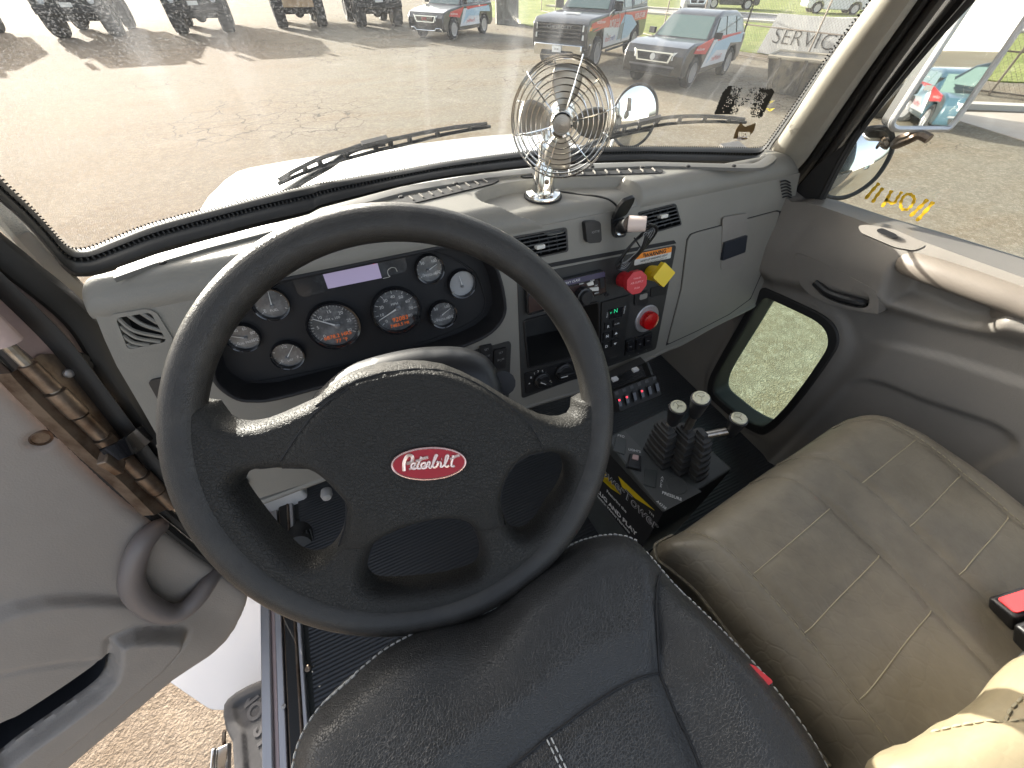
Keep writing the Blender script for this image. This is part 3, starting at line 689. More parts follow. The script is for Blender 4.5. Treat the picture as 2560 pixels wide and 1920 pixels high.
# ---------------- windshield, seal, pillars ----------------
def mglass(name, tint=(1,1,1), dust=.06, specks=True, dcol=(.50,.50,.48), streak=False):
    m = bpy.data.materials.new(name); m.use_nodes = True; N = m.node_tree.nodes; L_ = m.node_tree.links; N.clear()
    out = N.new('ShaderNodeOutputMaterial'); tr = N.new('ShaderNodeBsdfTransparent'); tr.inputs[0].default_value = (*tint, 1)
    gl = N.new('ShaderNodeBsdfGlossy'); gl.inputs[1].default_value = .02
    fr = N.new('ShaderNodeFresnel'); fr.inputs[0].default_value = 1.3
    m1 = N.new('ShaderNodeMixShader'); L_.new(fr.outputs[0], m1.inputs[0]); L_.new(tr.outputs[0], m1.inputs[1]); L_.new(gl.outputs[0], m1.inputs[2])
    df = N.new('ShaderNodeBsdfDiffuse'); df.inputs[0].default_value = (*dcol, 1)
    tl = N.new('ShaderNodeBsdfTranslucent'); tl.inputs[0].default_value = (*[v*.8 for v in dcol], 1)
    m2 = N.new('ShaderNodeMixShader'); m2.inputs[0].default_value = .3; L_.new(df.outputs[0], m2.inputs[1]); L_.new(tl.outputs[0], m2.inputs[2])
    tc = N.new('ShaderNodeTexCoord')
    def noise(s, d=4, st=(1,1,1)):
        mp = N.new('ShaderNodeMapping'); mp.inputs['Scale'].default_value = st; L_.new(tc.outputs['Object'], mp.inputs[0])
        n = N.new('ShaderNodeTexNoise'); n.inputs['Scale'].default_value = s; n.inputs['Detail'].default_value = d; L_.new(mp.outputs[0], n.inputs['Vector']); return n.outputs[0]
    def rng(o, a, b, c, d):
        r = N.new('ShaderNodeMapRange'); r.inputs[1].default_value = a; r.inputs[2].default_value = b; r.inputs[3].default_value = c; r.inputs[4].default_value = d; L_.new(o, r.inputs[0]); return r.outputs[0]
    def op(k, a, b):
        q = N.new('ShaderNodeMath'); q.operation = k; q.use_clamp = True
        for i, v in enumerate((a, b)):
            if isinstance(v, (int, float)): q.inputs[i].default_value = v
            else: L_.new(v, q.inputs[i])
        return q.outputs[0]
    f = op('MULTIPLY', rng(noise(2.2), .3, .7, .35, 1.5), dust)
    sx_ = N.new('ShaderNodeSeparateXYZ'); L_.new(tc.outputs['Object'], sx_.inputs[0]); gx_ = rng(sx_.outputs[0], .35, -.6, .25, 1.0)
    if specks:
        sp = rng(noise(520, 3), .50, .66, 0, .30); sp = op('MULTIPLY', op('MULTIPLY', sp, rng(noise(1.7), .3, .6, .45, 1)), gx_); f = op('ADD', f, sp)
    if streak:
        s = op('MULTIPLY', rng(noise(26, 3, (1, .1, .05)), .57, .68, 0, .17), rng(noise(3, 2), .35, .6, .1, 1)); f = op('ADD', f, s)
    m3 = N.new('ShaderNodeMixShader'); L_.new(f, m3.inputs[0]); L_.new(m1.outputs[0], m3.inputs[1]); L_.new(m2.outputs[0], m3.inputs[2]); L_.new(m3.outputs[0], out.inputs[0])
    return m
M_ws = mglass('dusty_glass', (.97,.99,.97), .042, dcol=(.62,.64,.66), streak=True)
M_dg = mglass('door_glass', (.96,.98,.97), .012, specks=False)
M_kg = mglass('tinted_glass', (.88,1,.93), .06, specks=False)
ws = thing('windshield', 'wide dusty truck windshield with rain streaks and a black rubber seal', 'windshield', (.3, .86, -.3))
V = []; nx, nz = 60, 24
for i in range(nx+1):
    for j in range(nz+1):
        t = j/nz; x = .29+(-.86+1.72*i/nx)*(1-.10*t); zz = -.34+.74*t; V.append((x, yb(x)-.5*(zz+.3), zz))
b = MB().add(V, [(i*(nz+1)+j, i*(nz+1)+j+1, (i+1)*(nz+1)+j+1, (i+1)*(nz+1)+j) for i in range(nx) for j in range(nz)])
b.build('glass_pane', M_ws, ws)
gin = z('A', [(-500,500),(-260,820),(0,1100),(100,1195),(200,1292),(310,1410),(380,1490),(430,1525),(480,1537),(560,1525),(700,1470),(900,1392),(1100,1335),(1300,1285),(1600,1210),(1900,1145),(2212,1090)])[:-1]+z('B', [(0,1130),(250,1085),(500,1045),(750,1000),(1000,965),(1250,935),(1500,915),(1700,908),(2000,904)])+z('C', [(0,905),(300,909),(500,913),(590,910),(620,895),(650,860),(700,790),(760,705),(1020,330),(1275,0),(1500,-300)])
gout = z('A', [(-560,620),(-330,960),(0,1240),(100,1325),(200,1425),(300,1540),(380,1640),(440,1690),(500,1700),(600,1690),(740,1645),(950,1570),(1120,1520),(1300,1470),(1600,1390),(1900,1320),(2212,1250)])[:-1]+z('B', [(0,1282),(250,1215),(500,1148),(750,1100),(1000,1065),(1250,1035),(1500,1015),(1700,1003),(2000,995)])+z('C', [(0,998),(300,1003),(480,1010),(560,1005),(620,965),(665,900),(720,820),(780,730),(1040,345),(1300,0),(1530,-300)])
def gasket_rows():
    I_ = [on_glass(p) for p in gin]
    O_ = []
    for p, q in zip(gout, I_):
        O_.append(ray(p)*((q.length/ray(p).length)*.965))
    return smooth_poly(I_, 4), smooth_poly(O_, 4)
GI, GO = gasket_rows(); V = []
for i in range(len(GI)):
    a, c = GI[i], GO[i]; tow = -(a+c).normalized(); wd = (c-a).length
    for t, h in ((-.04, -.002), (0, .006), (.1, .012), (.28, .013), (.34, .006), (.42, .008), (.6, .016), (.85, .014), (1.0, .002), (1.0, -.02)): V.append(a.lerp(c, t)+tow*h*min(1, wd/.035))
k = 10; b = MB().add(V, [(i*k+j, i*k+j+1, (i+1)*k+j+1, (i+1)*k+j) for i in range(len(GI)-1) for j in range(k-1)])
b.build('rubber_seal', mat('windshield_seal', (.013,.013,.013), .6, bump=('noise', 150, .1, .001)), ws)
b = MB(); P = GI; acc = 0
for i in range(len(P)-1):
    seg = P[i+1]-P[i]; L_ = seg.length
    while acc < L_:
        q = P[i]+seg*(acc/L_); t = seg.normalized(); tow = -q.normalized(); up = t.cross(tow)
        if (GO[i]-P[i]).dot(up) > 0: up = -up
        b.box(q+up*.0022+tow*.002, .0022, .0034, .0008, (t, up, tow)); acc += .0052
    acc -= L_
b.build('dot_border', M_blackm, ws, smooth=False)
b = MB(); P = [GI[i].lerp(GO[i], .37)-GI[i].normalized()*.010 for i in range(len(GI))]; acc = 0
for i in range(len(P)-1):
    seg = P[i+1]-P[i]; L_ = seg.length
    while acc < L_:
        q = P[i]+seg*(acc/L_); t = seg.normalized(); tow = -q.normalized(); up = t.cross(tow); b.box(q, .0025, .006, .002, (t, up, tow)); acc += .0068
    acc -= L_
b.build('seal_teeth', M_rubber, ws, smooth=False)
# stickers on the glass
def sticker(name, px, m, label, n=40, seed=1, thr=.5, lo=None):
    random.seed(seed); uvp = px; xs = [p[0] for p in px]; ys = [p[1] for p in px]; b = MB(); st = (max(xs)-min(xs))/n
    P = np.array([(min(xs)+i*st, min(ys)+j*st) for i in range(n+1) for j in range(int((max(ys)-min(ys))/st)+1)]); P = P[inside(P, px)]
    for p in P:
        if lo and not lo(p, random.random()): continue
        q = [on_glass((p[0]+a*st*.55, p[1]+c*st*.55))*.998 for a, c in ((-1,-1),(1,-1),(1,1),(-1,1))]; b.add(q, [(0,1,2,3)])
    o = b.build(name, m, None, smooth=False); setp(o, label, 'sticker'); return o
M_stick = mat('sticker_black', (.006,.006,.006), .6)
def lo1(p, r):
    x = (p[0]-1790)/140; y = (p[1]-215)/80; mid = abs(x-.52+.12*(y-.5))
    if y > .62 and .42 < x < .62: return False
    worn = max(0, 1-abs(x-.55)/.42)*(1.05-.45*max(0, y))*.95
    return math.sin(x*31+y*9)*.16+r*.75 > worn-.05
sticker('worn_black_sticker', z('C', [(395,525),(665,545),(680,560),(600,725),(500,715),(535,640),(490,640),(440,705),(308,700),(360,570)]), M_stick, 'worn black rectangular sticker on the lower right corner of the windshield', 64, 2, lo=lo1)
def lo2(p, r):
    x, y = (p[0]-1834)/56, (p[1]-306)/44; return not (.2 < x < .75 and .55 < y < .9 and r > .1)
sticker('peeled_brown_sticker', z('C', [(470,755),(500,780),(565,755),(555,800),(510,855),(425,852),(440,800)]), mat('sticker_brown', (.12,.075,.03), .6), 'small half peeled brown sticker under the worn black one on the windshield', 34, 3, lo=lo2)
b = MB(); gq = on_glass(z('C', (480,850)))*.9975; gp = Pl(gq, (.2,-.75,.5), (1,.05,0)); text_on('', 'KOODM', gp, z('C', (480,850)), .011, None, h=0, mb=b, bold=.02)
o = b.build('sticker_lettering', mat('sticker_ink', (.03,.03,.12), .6), bpy.data.objects['peeled_brown_sticker'], smooth=False)
# right windshield pillar: beige cover, black door seals, outer bead
a1, a2 = ray(z('C', (620,960))), ray(z('C', (1300,0))); mm = a1.cross(a2)
A0 = Vector((.955,.66,-.30)); pd = Vector((0, -.5, .86)); pd.x = -(mm.y*pd.y+mm.z*pd.z)/mm.x; pd.normalize()
pn = pd.cross(Vector((.45,-.89,0))).normalized()
if pn.dot(A0) > 0: pn = -pn
PP = Pl(A0, pn, (.45,-.89,0))
cab = thing('cab_shell', 'grey truck cab shell with windshield pillars, floor, door sill and firewall around the dashboard', 'truck cab', (.28,.3,-1.0))
def ribbon(name, m, L1, L2, pl, prof, parent, n=6):
    """band between two traced lines with a raised profile [(t, height)]"""
    n1 = max(len(L1), len(L2)); A = smooth_poly([pl.at(p) for p in L1], n); B_ = smooth_poly([pl.at(p) for p in L2], n)
    V = [A[i].lerp(B_[i], t)+pl.n*h for i in range(len(A)) for t, h in prof]; k = len(prof)
    return MB().add(V, [(i*k+j, i*k+j+1, (i+1)*k+j+1, (i+1)*k+j) for i in range(len(A)-1) for j in range(k-1)]).build(name, m, parent)
dome = [(0,-.03),(0,0),(.06,.012),(.2,.02),(.5,.024),(.8,.02),(.94,.01),(1,0),(1,-.03)]
bead = [(0,-.01),(.0,.0),(.2,.01),(.5,.014),(.8,.01),(1,0),(1,-.01)]
ribbon('pillar_cover', mat('pillar_fabric', (.27,.25,.21), .7, bump=('noise', 700, .25, .001), var=((.32,.30,.25), 9, .4, .7)), z('C', [(605,1000),(660,925),(760,770),(1040,345),(1290,0),(1560,-380)]), z('C', [(770,1088),(860,1000),(960,860),(1220,480),(1560,0),(1800,-360)]), PP, dome, cab)
PP2 = Pl(PP.w(0,0,-.012), pn, (.45,-.89,0))
ribbon('pillar_seal', M_rubber, z('C', [(770,1085),(860,1000),(960,860),(1220,480),(1545,0),(1800,-380)]), z('C', [(800,1175),(900,1060),(1030,880),(1330,430),(1640,0),(1900,-360)]), PP2, bead, cab)
ribbon('pillar_seal', M_seal, z('C', [(795,1165),(895,1055),(1025,880),(1325,430),(1635,0),(1900,-360)]), z('C', [(800,1240),(880,1160),(1090,880),(1420,420),(1730,0),(1990,-340)]), PP2, bead, cab)
PP3 = Pl(PP.w(0,0,-.03), pn, (.45,-.89,0))
ribbon('pillar_outer_bead', M_rubber, z('C', [(795,1235),(875,1150),(1085,880),(1410,420),(1720,0),(1980,-340)]), z('C', [(945,1250),(990,1190),(1180,850),(1540,380),(1868,0),(2120,-300)]), PP3, [(0,0),(.3,.012),(.55,.004),(.8,.01),(1,-.01)], cab)
# left windshield pillar
ll = Pl((-.40,.70,-.30), (.55,-.8,.25), (.82,.57,0))
ribbon('pillar_cover', _m['pillar_fabric'], z('D', [(-620,-760),(-300,-420),(60,-20),(260,200),(420,330),(540,415)]), z('D', [(-320,-760),(-60,-420),(230,-30),(380,130),(500,255),(590,345)]), ll, [(0,-.03),(0,0),(.2,.006),(.8,.008),(1,0),(1,-.02)], cab)
# ---------------- left door opening: seals, painted post ----------------
JX = Pl((-.405,.55,-.45), (.93,-.36,.05), (0,0,1))
def strip(name, m, a, c, prof, h=0, parent=cab):
    pl = Pl(JX.w(0,0,h), JX.n, (0,0,1)); return ribbon(name, m, z('D', a), z('D', c), pl, prof, parent)
strip('door_opening_seal', M_rubber, [(-500,-560),(-100,-130),(170,90),(560,430),(760,800),(1020,1290),(1150,1530)], [(-500,-330),(-160,10),(20,190),(420,520),(640,860),(960,1330),(1100,1560)], bead, .0)
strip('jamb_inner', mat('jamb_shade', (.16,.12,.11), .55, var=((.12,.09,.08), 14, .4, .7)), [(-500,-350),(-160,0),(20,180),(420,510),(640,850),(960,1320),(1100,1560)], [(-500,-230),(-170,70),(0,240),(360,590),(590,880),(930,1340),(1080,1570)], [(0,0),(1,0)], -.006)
strip('door_opening_seal', M_rubber, [(-500,-260),(-170,55),(0,230),(360,575),(590,865),(930,1330),(1080,1570)], [(-500,-170),(-190,120),(0,310),(330,640),(560,930),(900,1370),(1060,1590)], bead, .004)
strip('painted_jamb', M_jamb, [(-500,-200),(-190,100),(0,300),(330,630),(560,920),(900,1360),(1060,1590)], [(-500,180),(-200,380),(0,560),(240,760),(520,1060),(860,1440),(1040,1630)], [(0,0),(.5,-.004),(1,0)], -.012)
for p in ((470,735),(490,772)): MB().lathe([(.009,0),(.010,.006),(.007,.012),(0,.013)], Pl(JX.w(0,0,-.012), JX.n).at(z('D', p)), JX.n, 18).build('jamb_bolt', M_blackm, cab)
# floor, sill, firewall
FZ = -1.0
b = MB(); b.box((.28,.05,FZ-.02), 1.30, 1.7, .04); b.build('cab_floor', M_dark, cab)
SP = Zp(FZ+.012)
fm = setp(MB().box((-.335+.66,.10,FZ+.006), 1.32, 1.5, .006).build('floor_mat', M_mat, None), 'black ribbed rubber floor mat under the pedals and seats', 'floor mat')
mn_ = fm.data.materials[0].node_tree; N_ = mn_.nodes; wv = N_.new('ShaderNodeTexWave'); wv.bands_direction = 'Y'; wv.inputs['Scale'].default_value = 40; tc_ = N_.new('ShaderNodeTexCoord')
bp_ = N_.new('ShaderNodeBump'); bp_.inputs['Strength'].default_value = .8; bp_.inputs['Distance'].default_value = .0016
mn_.links.new(tc_.outputs['Object'], wv.inputs['Vector']); mn_.links.new(wv.outputs[0], bp_.inputs['Height']); mn_.links.new(bp_.outputs[0], N_['Principled BSDF'].inputs['Normal'])
def sill(name, m, xa, xb, h, za=FZ): b = MB(); b.box(((xa+xb)/2,.1,za+h/2-.02), xb-xa, 1.6, h+.04); return bev(b.build(name, m, cab), .002)
# x positions of the sill bands read off the photograph at floor height
def sx(px): return Zp(FZ+.01).at(z('S', px)).x
e = [sx((q, 1500)) for q in (305, 385, 435, 512, 560, 600, 680, 850)]
sill('sill_edge', M_alu, e[0]-.004, e[1], .012); sill('sill_edge', mat('sill_pinkish', (.55,.42,.40), .4, .3), e[1], e[2], .004); sill('sill_edge', M_alu, e[2], e[3], .008)
sill('sill_rubber', M_rubber, e[3], e[4]-.003, .002); sill('sill_lip', M_hinge, e[4]-.003, e[4], .012); sill('sill_rubber', M_rubber, e[4], e[6], .016); sill('sill_lip', M_hinge, e[6]-.003, e[6]+.002, .018)
kp = sill('kick_plate', M_alu, e[6]+.002, e[7]-.02, .014)
MB().lathe([(.0065,0),(.0065,.002),(.004,.004),(0,.004)], Zp(FZ+.014).at(z('S', (718,720))), (0,0,1), 16).build('sill_screw', M_hinge, kp)
MB().lathe([(.0045,0),(.0045,.002),(0,.003)], Zp(FZ+.01).at(z('S', (490,1080))), (0,0,1), 12).build('sill_screw', M_steel, kp)
b = MB(); b.box((.28,.95,-.73), 1.34, .04, .56); b.box((.28,.84,-.93), 1.34, .34, .04, (Vector((1,0,0)), Vector((0,.8,.6)), Vector((0,-.6,.8)))); b.build('firewall', M_dark, cab)
b = MB(); b.tube([(.0,.72,-.62),(.0,.74,-.99)], .04, 12); b.tube([(.5,.80,-.5),(.55,.75,-.99)], .03, 12); b.tube([(.8,.8,-.55),(.78,.7,-.95)], .035, 12); b.build('underdash_duct', M_dark, cab)
# unseen windshield header and roof strip, cut short to block sun yet admit sky
b = MB(); b.box((.28,.42,.40), 1.6, .10, .10); b.box((.28,.12,.44), 1.6, .62, .04); b.build('roof_shade_strip', M_trim, cab)
# pedals
b = MB(); P0 = Pl((.0,.62,-.86), (0,-.75,.66), (1,0,0)); slab_uv(b, P0, round_poly([(.08,-.05),(.15,-.05),(.155,.05),(.075,.05)], .012), -.01, .01); o = b.build('pedal_pad', M_rubber, None)
setp(o, 'black ribbed brake pedal pad deep below the steering wheel', 'pedal'); o.name = 'brake_pedal'
lb = MB(); lb.tube([P0.w(.115,.0,-.01), (.11,.74,-.70)], .011, 8); lb.build('pedal_arm', M_blackm, o)
rb = MB()
for i in range(8): rb.box(P0.w(.115, -.042+i*.012, .011), .066, .004, .004, (P0.ex, P0.ey, P0.n))
rb.build('pedal_rib', M_rubber, o)
b = MB(); P1 = Pl(Yp(.56).at(z('H', (1860,240))), (0,-.8,.6), (1,0,0)); b.lathe([(.001,.055),(.03,.05),(.042,.02),(.045,-.05)], P1.o, P1.n, 24)
for i in range(9): b.tube([P1.w(-.034+i*.0085, -.04, .028), P1.w(-.034+i*.0085, .0, .046), P1.w(-.034+i*.0085, .03, .036)], .0022, 5)
o = b.build('floor_dimmer_boot', M_rubber, None); setp(o, 'dark ribbed rubber boot in the shadow left of the pedals', 'rubber boot')
MB().lathe([(.010,0),(.011,.012),(.008,.02),(0,.022)], Yp(.47).at(z('D', (2005,1540))), (0,-1,.2), 20).build('hood_release_knob', mat('grey_knob', (.35,.34,.33), .4), dash)
MB().lathe([(.014,0),(.014,.006),(.009,.008),(.008,.003),(0,.003)], F0.at(z('D', (1470,1490)), 0), F0.n, 24).build('key_lock', M_panel, dash)
# ---------------- steering wheel ----------------
wc = Vector((.006,.253,-.328)); a_, b_ = R(42.1), R(-7.7)
wn_ = Vector((math.sin(b_)*math.cos(a_), -math.cos(b_)*math.cos(a_), math.sin(a_)))
WP = Pl(wc, wn_)
RM, RT = .2090, .0185
sw_ = thing('steering_wheel', 'large black four spoke truck steering wheel with oval red badge', 'steering wheel', tuple(wc-wn_*.06))
b = MB(); ns = 160; V = []; seg = 20
for i in range(ns):
    a = 2*math.pi*i/ns; d = WP.ex*math.cos(a)+WP.ey*math.sin(a)
    for k in range(seg):
        t = 2*math.pi*k/seg; V.append(wc+d*(RM+RT*math.cos(t))+wn_*(RT*.92*math.sin(t)))
b.add(V, [(i*seg+k, ((i+1) % ns)*seg+k, ((i+1) % ns)*seg+(k+1) % seg, i*seg+(k+1) % seg) for i in range(ns) for k in range(seg)])
b.build('rim', M_rim, sw_)
HB = .012
def wuv(k, pts): return WP.uvs(z(k, pts), HB)
top_edge = wuv('D', [(1240,1010),(1275,1060),(1310,1105),(1370,1140),(1450,1148),(1560,1130),(1680,1085),(1800,1030),(1900,985),(1960,945)])+wuv('E', [(0,925),(60,880),(150,820),(260,780),(380,755),(520,742),(640,745),(760,765),(880,812),(1000,872),(1120,945),(1220,1005),(1320,1062),(1400,1096),(1470,1110),(1530,1108),(1580,1090),(1605,1050),(1610,990),(1660,960)])
ur, vr_ = top_edge[-1]; ul, vl_ = top_edge[0]; ar, al = math.atan2(vr_, ur), math.atan2(vl_, ul)
if al > 0: al -= 2*math.pi
if ar > 0: ar -= 0
al2 = al if al < ar else al-2*math.pi
arc = [(RM*math.cos(ar+(al2-ar)*t), RM*math.sin(ar+(al2-ar)*t)) for t in np.linspace(0, 1, 60)]
body = top_edge+arc
h_r = sm2(wuv('E', [(1128,1600),(1135,1530),(1165,1450),(1215,1385),(1290,1343),(1400,1330),(1480,1338),(1530,1365),(1550,1415),(1545,1480),(1505,1570)])+wuv('I', [(1435,80),(1385,170),(1330,228),(1275,258),(1225,256),(1185,225),(1160,170),(1140,90)]), 3)
h_c = sm2(wuv('I', [(262,505),(290,400),(340,300),(390,255),(460,213),(560,168),(690,138),(790,130),(860,142),(910,175),(955,245),(985,310),(1003,390),(995,455),(960,498),(850,540),(700,572),(500,592),(380,596),(310,582),(275,550)]), 3)
h_l = sm2(wuv('D', [(1412,1530),(1435,1485),(1500,1452),(1600,1438),(1730,1425),(1880,1418),(1960,1452),(2040,1525),(2095,1590)])+wuv('H', [(2115,50),(2108,130),(2080,235),(2035,330),(1970,400),(1900,428),(1835,420),(1770,388),(1690,310),(1590,200),(1500,85),(1440,0),(1415,-40)]), 3)
def spider_h(P, D):
    r = np.hypot(P[:, 0], P[:, 1]); e = np.clip(D/.013, 0, 1); rnd = np.sqrt(1-(1-e)**2)
    return -.012+.024*rnd+.018*sstep(-r, -.17, -.08)*rnd
inflate('spoke_body', WP, body, .0036, spider_h, M_wheel, sw_, holes=[h_r, h_c, h_l], skirt=-.022)
pad = wuv('D', [(1722,1412),(1752,1335),(1842,1200),(1950,1060),(2060,965),(2160,905)])+wuv('E', [(0,1010),(60,965),(150,905),(250,855),(400,812),(580,790),(720,795),(840,825),(960,880),(1080,955),(1200,1050),(1280,1130),(1335,1215),(1375,1280),(1380,1302),(1290,1325),(1200,1372),(1145,1440),(1118,1530),(1112,1600)])+wuv('I', [(1125,90),(1150,178),(960,198),(900,148),(790,112),(690,118),(550,150),(445,198),(370,245),(325,285),(230,300),(110,308)])+wuv('H', [(2075,302),(2112,200),(2128,90),(2120,20)])+wuv('D', [(2105,1575),(2050,1520),(1970,1442),(1890,1404)])
cpu = np.mean(pad, 0)
def pad_h(P, D):
    r = np.hypot(P[:, 0], P[:, 1]); e = np.clip(D/.010, 0, 1); rnd = np.sqrt(1-(1-e)**2)
    Ds = -sdf(P, body); Dh = np.minimum(np.minimum(seg_dist(P, h_r), seg_dist(P, h_c)), np.minimum(seg_dist(P, h_l), seg_dist(P, body)))
    e2 = np.clip(Dh/.013, 0, 1); rn2 = np.sqrt(1-(1-e2)**2)
    return -.012+.024*rn2+.018*sstep(-r, -.17, -.08)*rn2+.0045*rnd-.0015
inflate('airbag_cover', WP, pad, .0034, pad_h, M_wheel, sw_, skirt=.006)
# badge
BP = Pl(WP.w(0,0,.0345), wn_); bc = BP.uv(z('U', (1048,628))); bl = BP.uv(z('U', (205,660))); br = BP.uv(z('U', (1892,580)))
ra_ = (Vector(br)-Vector(bl)).length/2; an = math.atan2(br[1]-bl[1], br[0]-bl[0]); bt = BP.uv(z('U', (1130,262))); bb = BP.uv(z('U', (950,990))); rb_ = (Vector(bt)-Vector(bb)).length/2*.97
def ell(r1, r2, h, n=56): return [BP.w(bc[0]+r1*math.cos(t)*math.cos(an)-r2*math.sin(t)*math.sin(an), bc[1]+r1*math.cos(t)*math.sin(an)+r2*math.sin(t)*math.cos(an), h) for t in np.linspace(0, 2*math.pi, n, endpoint=False)]
badge = MB().prism(ell(ra_, rb_, -.004), ell(ra_*.985, rb_*.97, .0018)).build('badge', M_badge, sw_)
MB().tube(ell(ra_, rb_, .0012), .0011, 8, True).build('badge_rim', mat('badge_rim_silver', (.65,.42,.38), .25, .8), badge)
b = MB()
def st(pts, r=.0016, k=5):
    r *= .75
    P = smooth_poly([BP.at(z('U', p), .0022) for p in pts], 5); b.tube(P, r, k+1)
st([(465,800),(460,720),(462,640),(480,560),(520,480),(580,440),(640,460),(658,530),(630,590),(580,618),(520,630)], .0024)
st([(575,758),(640,740),(700,690),(720,635),(690,618),(645,640),(625,700),(650,745),(710,752),(770,715)], .0016)
st([(865,475),(835,540),(800,620),(770,700),(790,745),(850,740)], .0019); st([(730,575),(800,560),(880,520),(960,498),(1020,490)], .0022)
st([(850,735),(930,690),(960,640),(935,612),(880,630),(855,690),(890,742),(960,730),(1000,680)], .0016)
st([(960,730),(1010,610),(1040,590),(1060,620),(1035,690),(1060,735),(1110,700)], .0015)
st([(1080,735),(1130,640),(1200,500),(1225,445),(1190,440),(1150,540),(1125,660),(1150,720),(1210,700),(1245,620),(1215,580)], .0016)
st([(1235,610),(1300,600),(1310,660),(1300,700),(1340,705),(1390,660)], .0015); st([(1322,532),(1336,530)], .0019)
st([(1390,690),(1430,600),(1480,490),(1475,440),(1435,460),(1410,560),(1400,660),(1440,705),(1500,680)], .0016)
st([(1600,440),(1575,540),(1550,640),(1555,690),(1600,695),(1625,675)], .0018); st([(1520,530),(1600,500),(1670,460),(1740,448)], .0020)
b.build('script_lettering', mat('badge_letter', (.80,.62,.55), .25, .6), badge)
# horn mark embossed below the badge
b = MB()
hp = Pl(WP.w(0,0,.0328), wn_)
for pts in ([(640,1585),(640,1620),(650,1645)], [(620,1625),(690,1600),(730,1610),(720,1640),(680,1640)], [(690,1590),(735,1595)]):
    b.tube(smooth_poly([hp.at(z('E', p)) for p in pts], 4), .0008, 5)
b.build('horn_mark', M_wheel, sw_)
# column shroud behind the wheel
SH = Pl(WP.w(0,0,-.085), wn_)
shr = sm2(SH.uvs(z('E', [(-40,960),(20,900),(110,820),(230,752),(400,700),(560,668),(700,655),(830,655),(930,672),(1020,715),(1080,785),(1110,850),(1130,930),(1130,1000),(1000,1300),(600,1400),(200,1300),(-60,1100)])), 3)
col = thing('steering_column', 'black plastic steering column shroud behind the wheel hub', 'steering column', tuple(SH.w(0,0,-.06)))
inflate('column_shroud', SH, shr, .007, lambda P, D: .03*np.sqrt(1-(1-np.clip(D/.04, 0, 1))**2), M_black, col, skirt=-.06)
sb = MB(); sb.tube([SH.w(*shr[34], .01), F0.at(z('E', (1135,880)), .05), F0.at(z('E', (1150,930)), .06)], [.016,.013,.012], 14); sb.build('stalk', M_black, col)
ph = pad_h(np.array(pad), np.zeros(len(pad))); MB().tube([WP.w(p[0], p[1], h+.0012) for p, h in zip(sm2(pad, 1), ph)], .0011, 5, True).build('cover_seam', M_blackm, sw_)
MB().tube([WP.w(0,0,-.02), WP.w(0,0,-.2)], .035, 20).build('column_tube', M_blackm, col)
# ---------------- driver's seat ----------------
DS = Pl((.03,-.02,-.505), (0,.0,1), (1,0,0))
seat = thing('driver_seat', 'black leather driver seat cushion with pale stitching below the steering wheel', 'seat', (.03,-.05,-.62))
so1 = z('H', [(1780,1900),(1845,1659),(1862,1560),(1895,1460),(1940,1370),(2020,1260),(2110,1170),(2212,1090)])+z('I', [(60,1255),(150,1160),(270,1060),(400,950),(520,875),(640,810),(760,765),(900,735),(1000,710),(1070,680),(1140,628),(1220,545),(1320,455),(1420,378),(1500,328),(1580,292),(1680,266),(1770,258),(1850,270),(1920,300),(1990,355),(2060,435),(2130,520),(2212,610)])+z('J', [(60,560),(150,655),(300,800),(450,955),(560,1075),(650,1195),(730,1300),(800,1400),(870,1510),(940,1650),(1040,1900),(1120,2200)])
so_uv = DS.uvs(so1, -.005)
so_uv = so_uv+[DS.uv(z('J', (900,2900))), DS.uv(z('H', (1700,2900)))] if False else so_uv+[(so_uv[-1][0]-.01, so_uv[-1][1]-.25), (so_uv[0][0]+.02, so_uv[-1][1]-.25)]
cs1 = DS.uvs(z('I', [(2085,470),(2052,530),(2034,620),(2030,720),(2038,850),(2055,980),(2070,1085),(2110,1200),(2160,1320),(2212,1440)])+z('J', [(60,1330),(120,1470),(190,1640),(320,1950)]), .03)
cs2 = DS.uvs(z('I', [(2065,1085),(1990,1098),(1900,1130),(1800,1182),(1700,1245),(1600,1312),(1500,1388),(1400,1460),(1300,1545),(1160,1659),(900,1860)]), .03)
def seat_h(P, D):
    e = np.clip(D/.06, 0, 1); h = .045*np.sqrt(1-(1-e)**2)
    d1, d2 = seg_dist(P, cs1, False), seg_dist(P, cs2, False)
    h -= .0030*np.exp(-(d1/.0080)**2)+.0025*np.exp(-(d2/.0070)**2)
    ins = seg_dist(P, cs1, False); right = P[:, 0] > np.interp(-P[:, 1], [-c[1] for c in cs1], [c[0] for c in cs1])
    h += np.where(right, .020*sstep(d1, 0, .06), .004*sstep(d1, 0, .02))*sstep(D, 0, .04)
    fr_ = P[:, 1] > np.interp(P[:, 0], [c[0] for c in cs2][::-1], [c[1] for c in cs2][::-1])
    h += np.where(fr_ & ~right, .010*sstep(d2, 0, .04), 0)
    # slight saddle behind the front edge
    h -= .016*np.exp(-(((P[:, 0]-(-.035))/.05)**2+((P[:, 1]-.10)/.05)**2))
    h += .0005*np.sin(P[:, 0]*70+3*np.sin(P[:, 1]*30))*sstep(D, .0, .05)
    return h
inflate('cushion', DS, so_uv, .0042, seat_h, M_seat, seat, skirt=-.10)
def on_seat(uv, extra=0.0):
    P = np.array(uv); D = seg_dist(P, so_uv); return [DS.w(p[0], p[1], h+extra) for p, h in zip(P, seat_h(P, D))]
b = MB(); ed = [(so_uv[i][0], so_uv[i][1]) for i in range(len(so_uv)-2)]; ed = sm2(ed, 5, False)
b.tube([DS.w(p[0], p[1], .003) for p in ed], .0028, 8); b.build('piping', M_seat, seat)
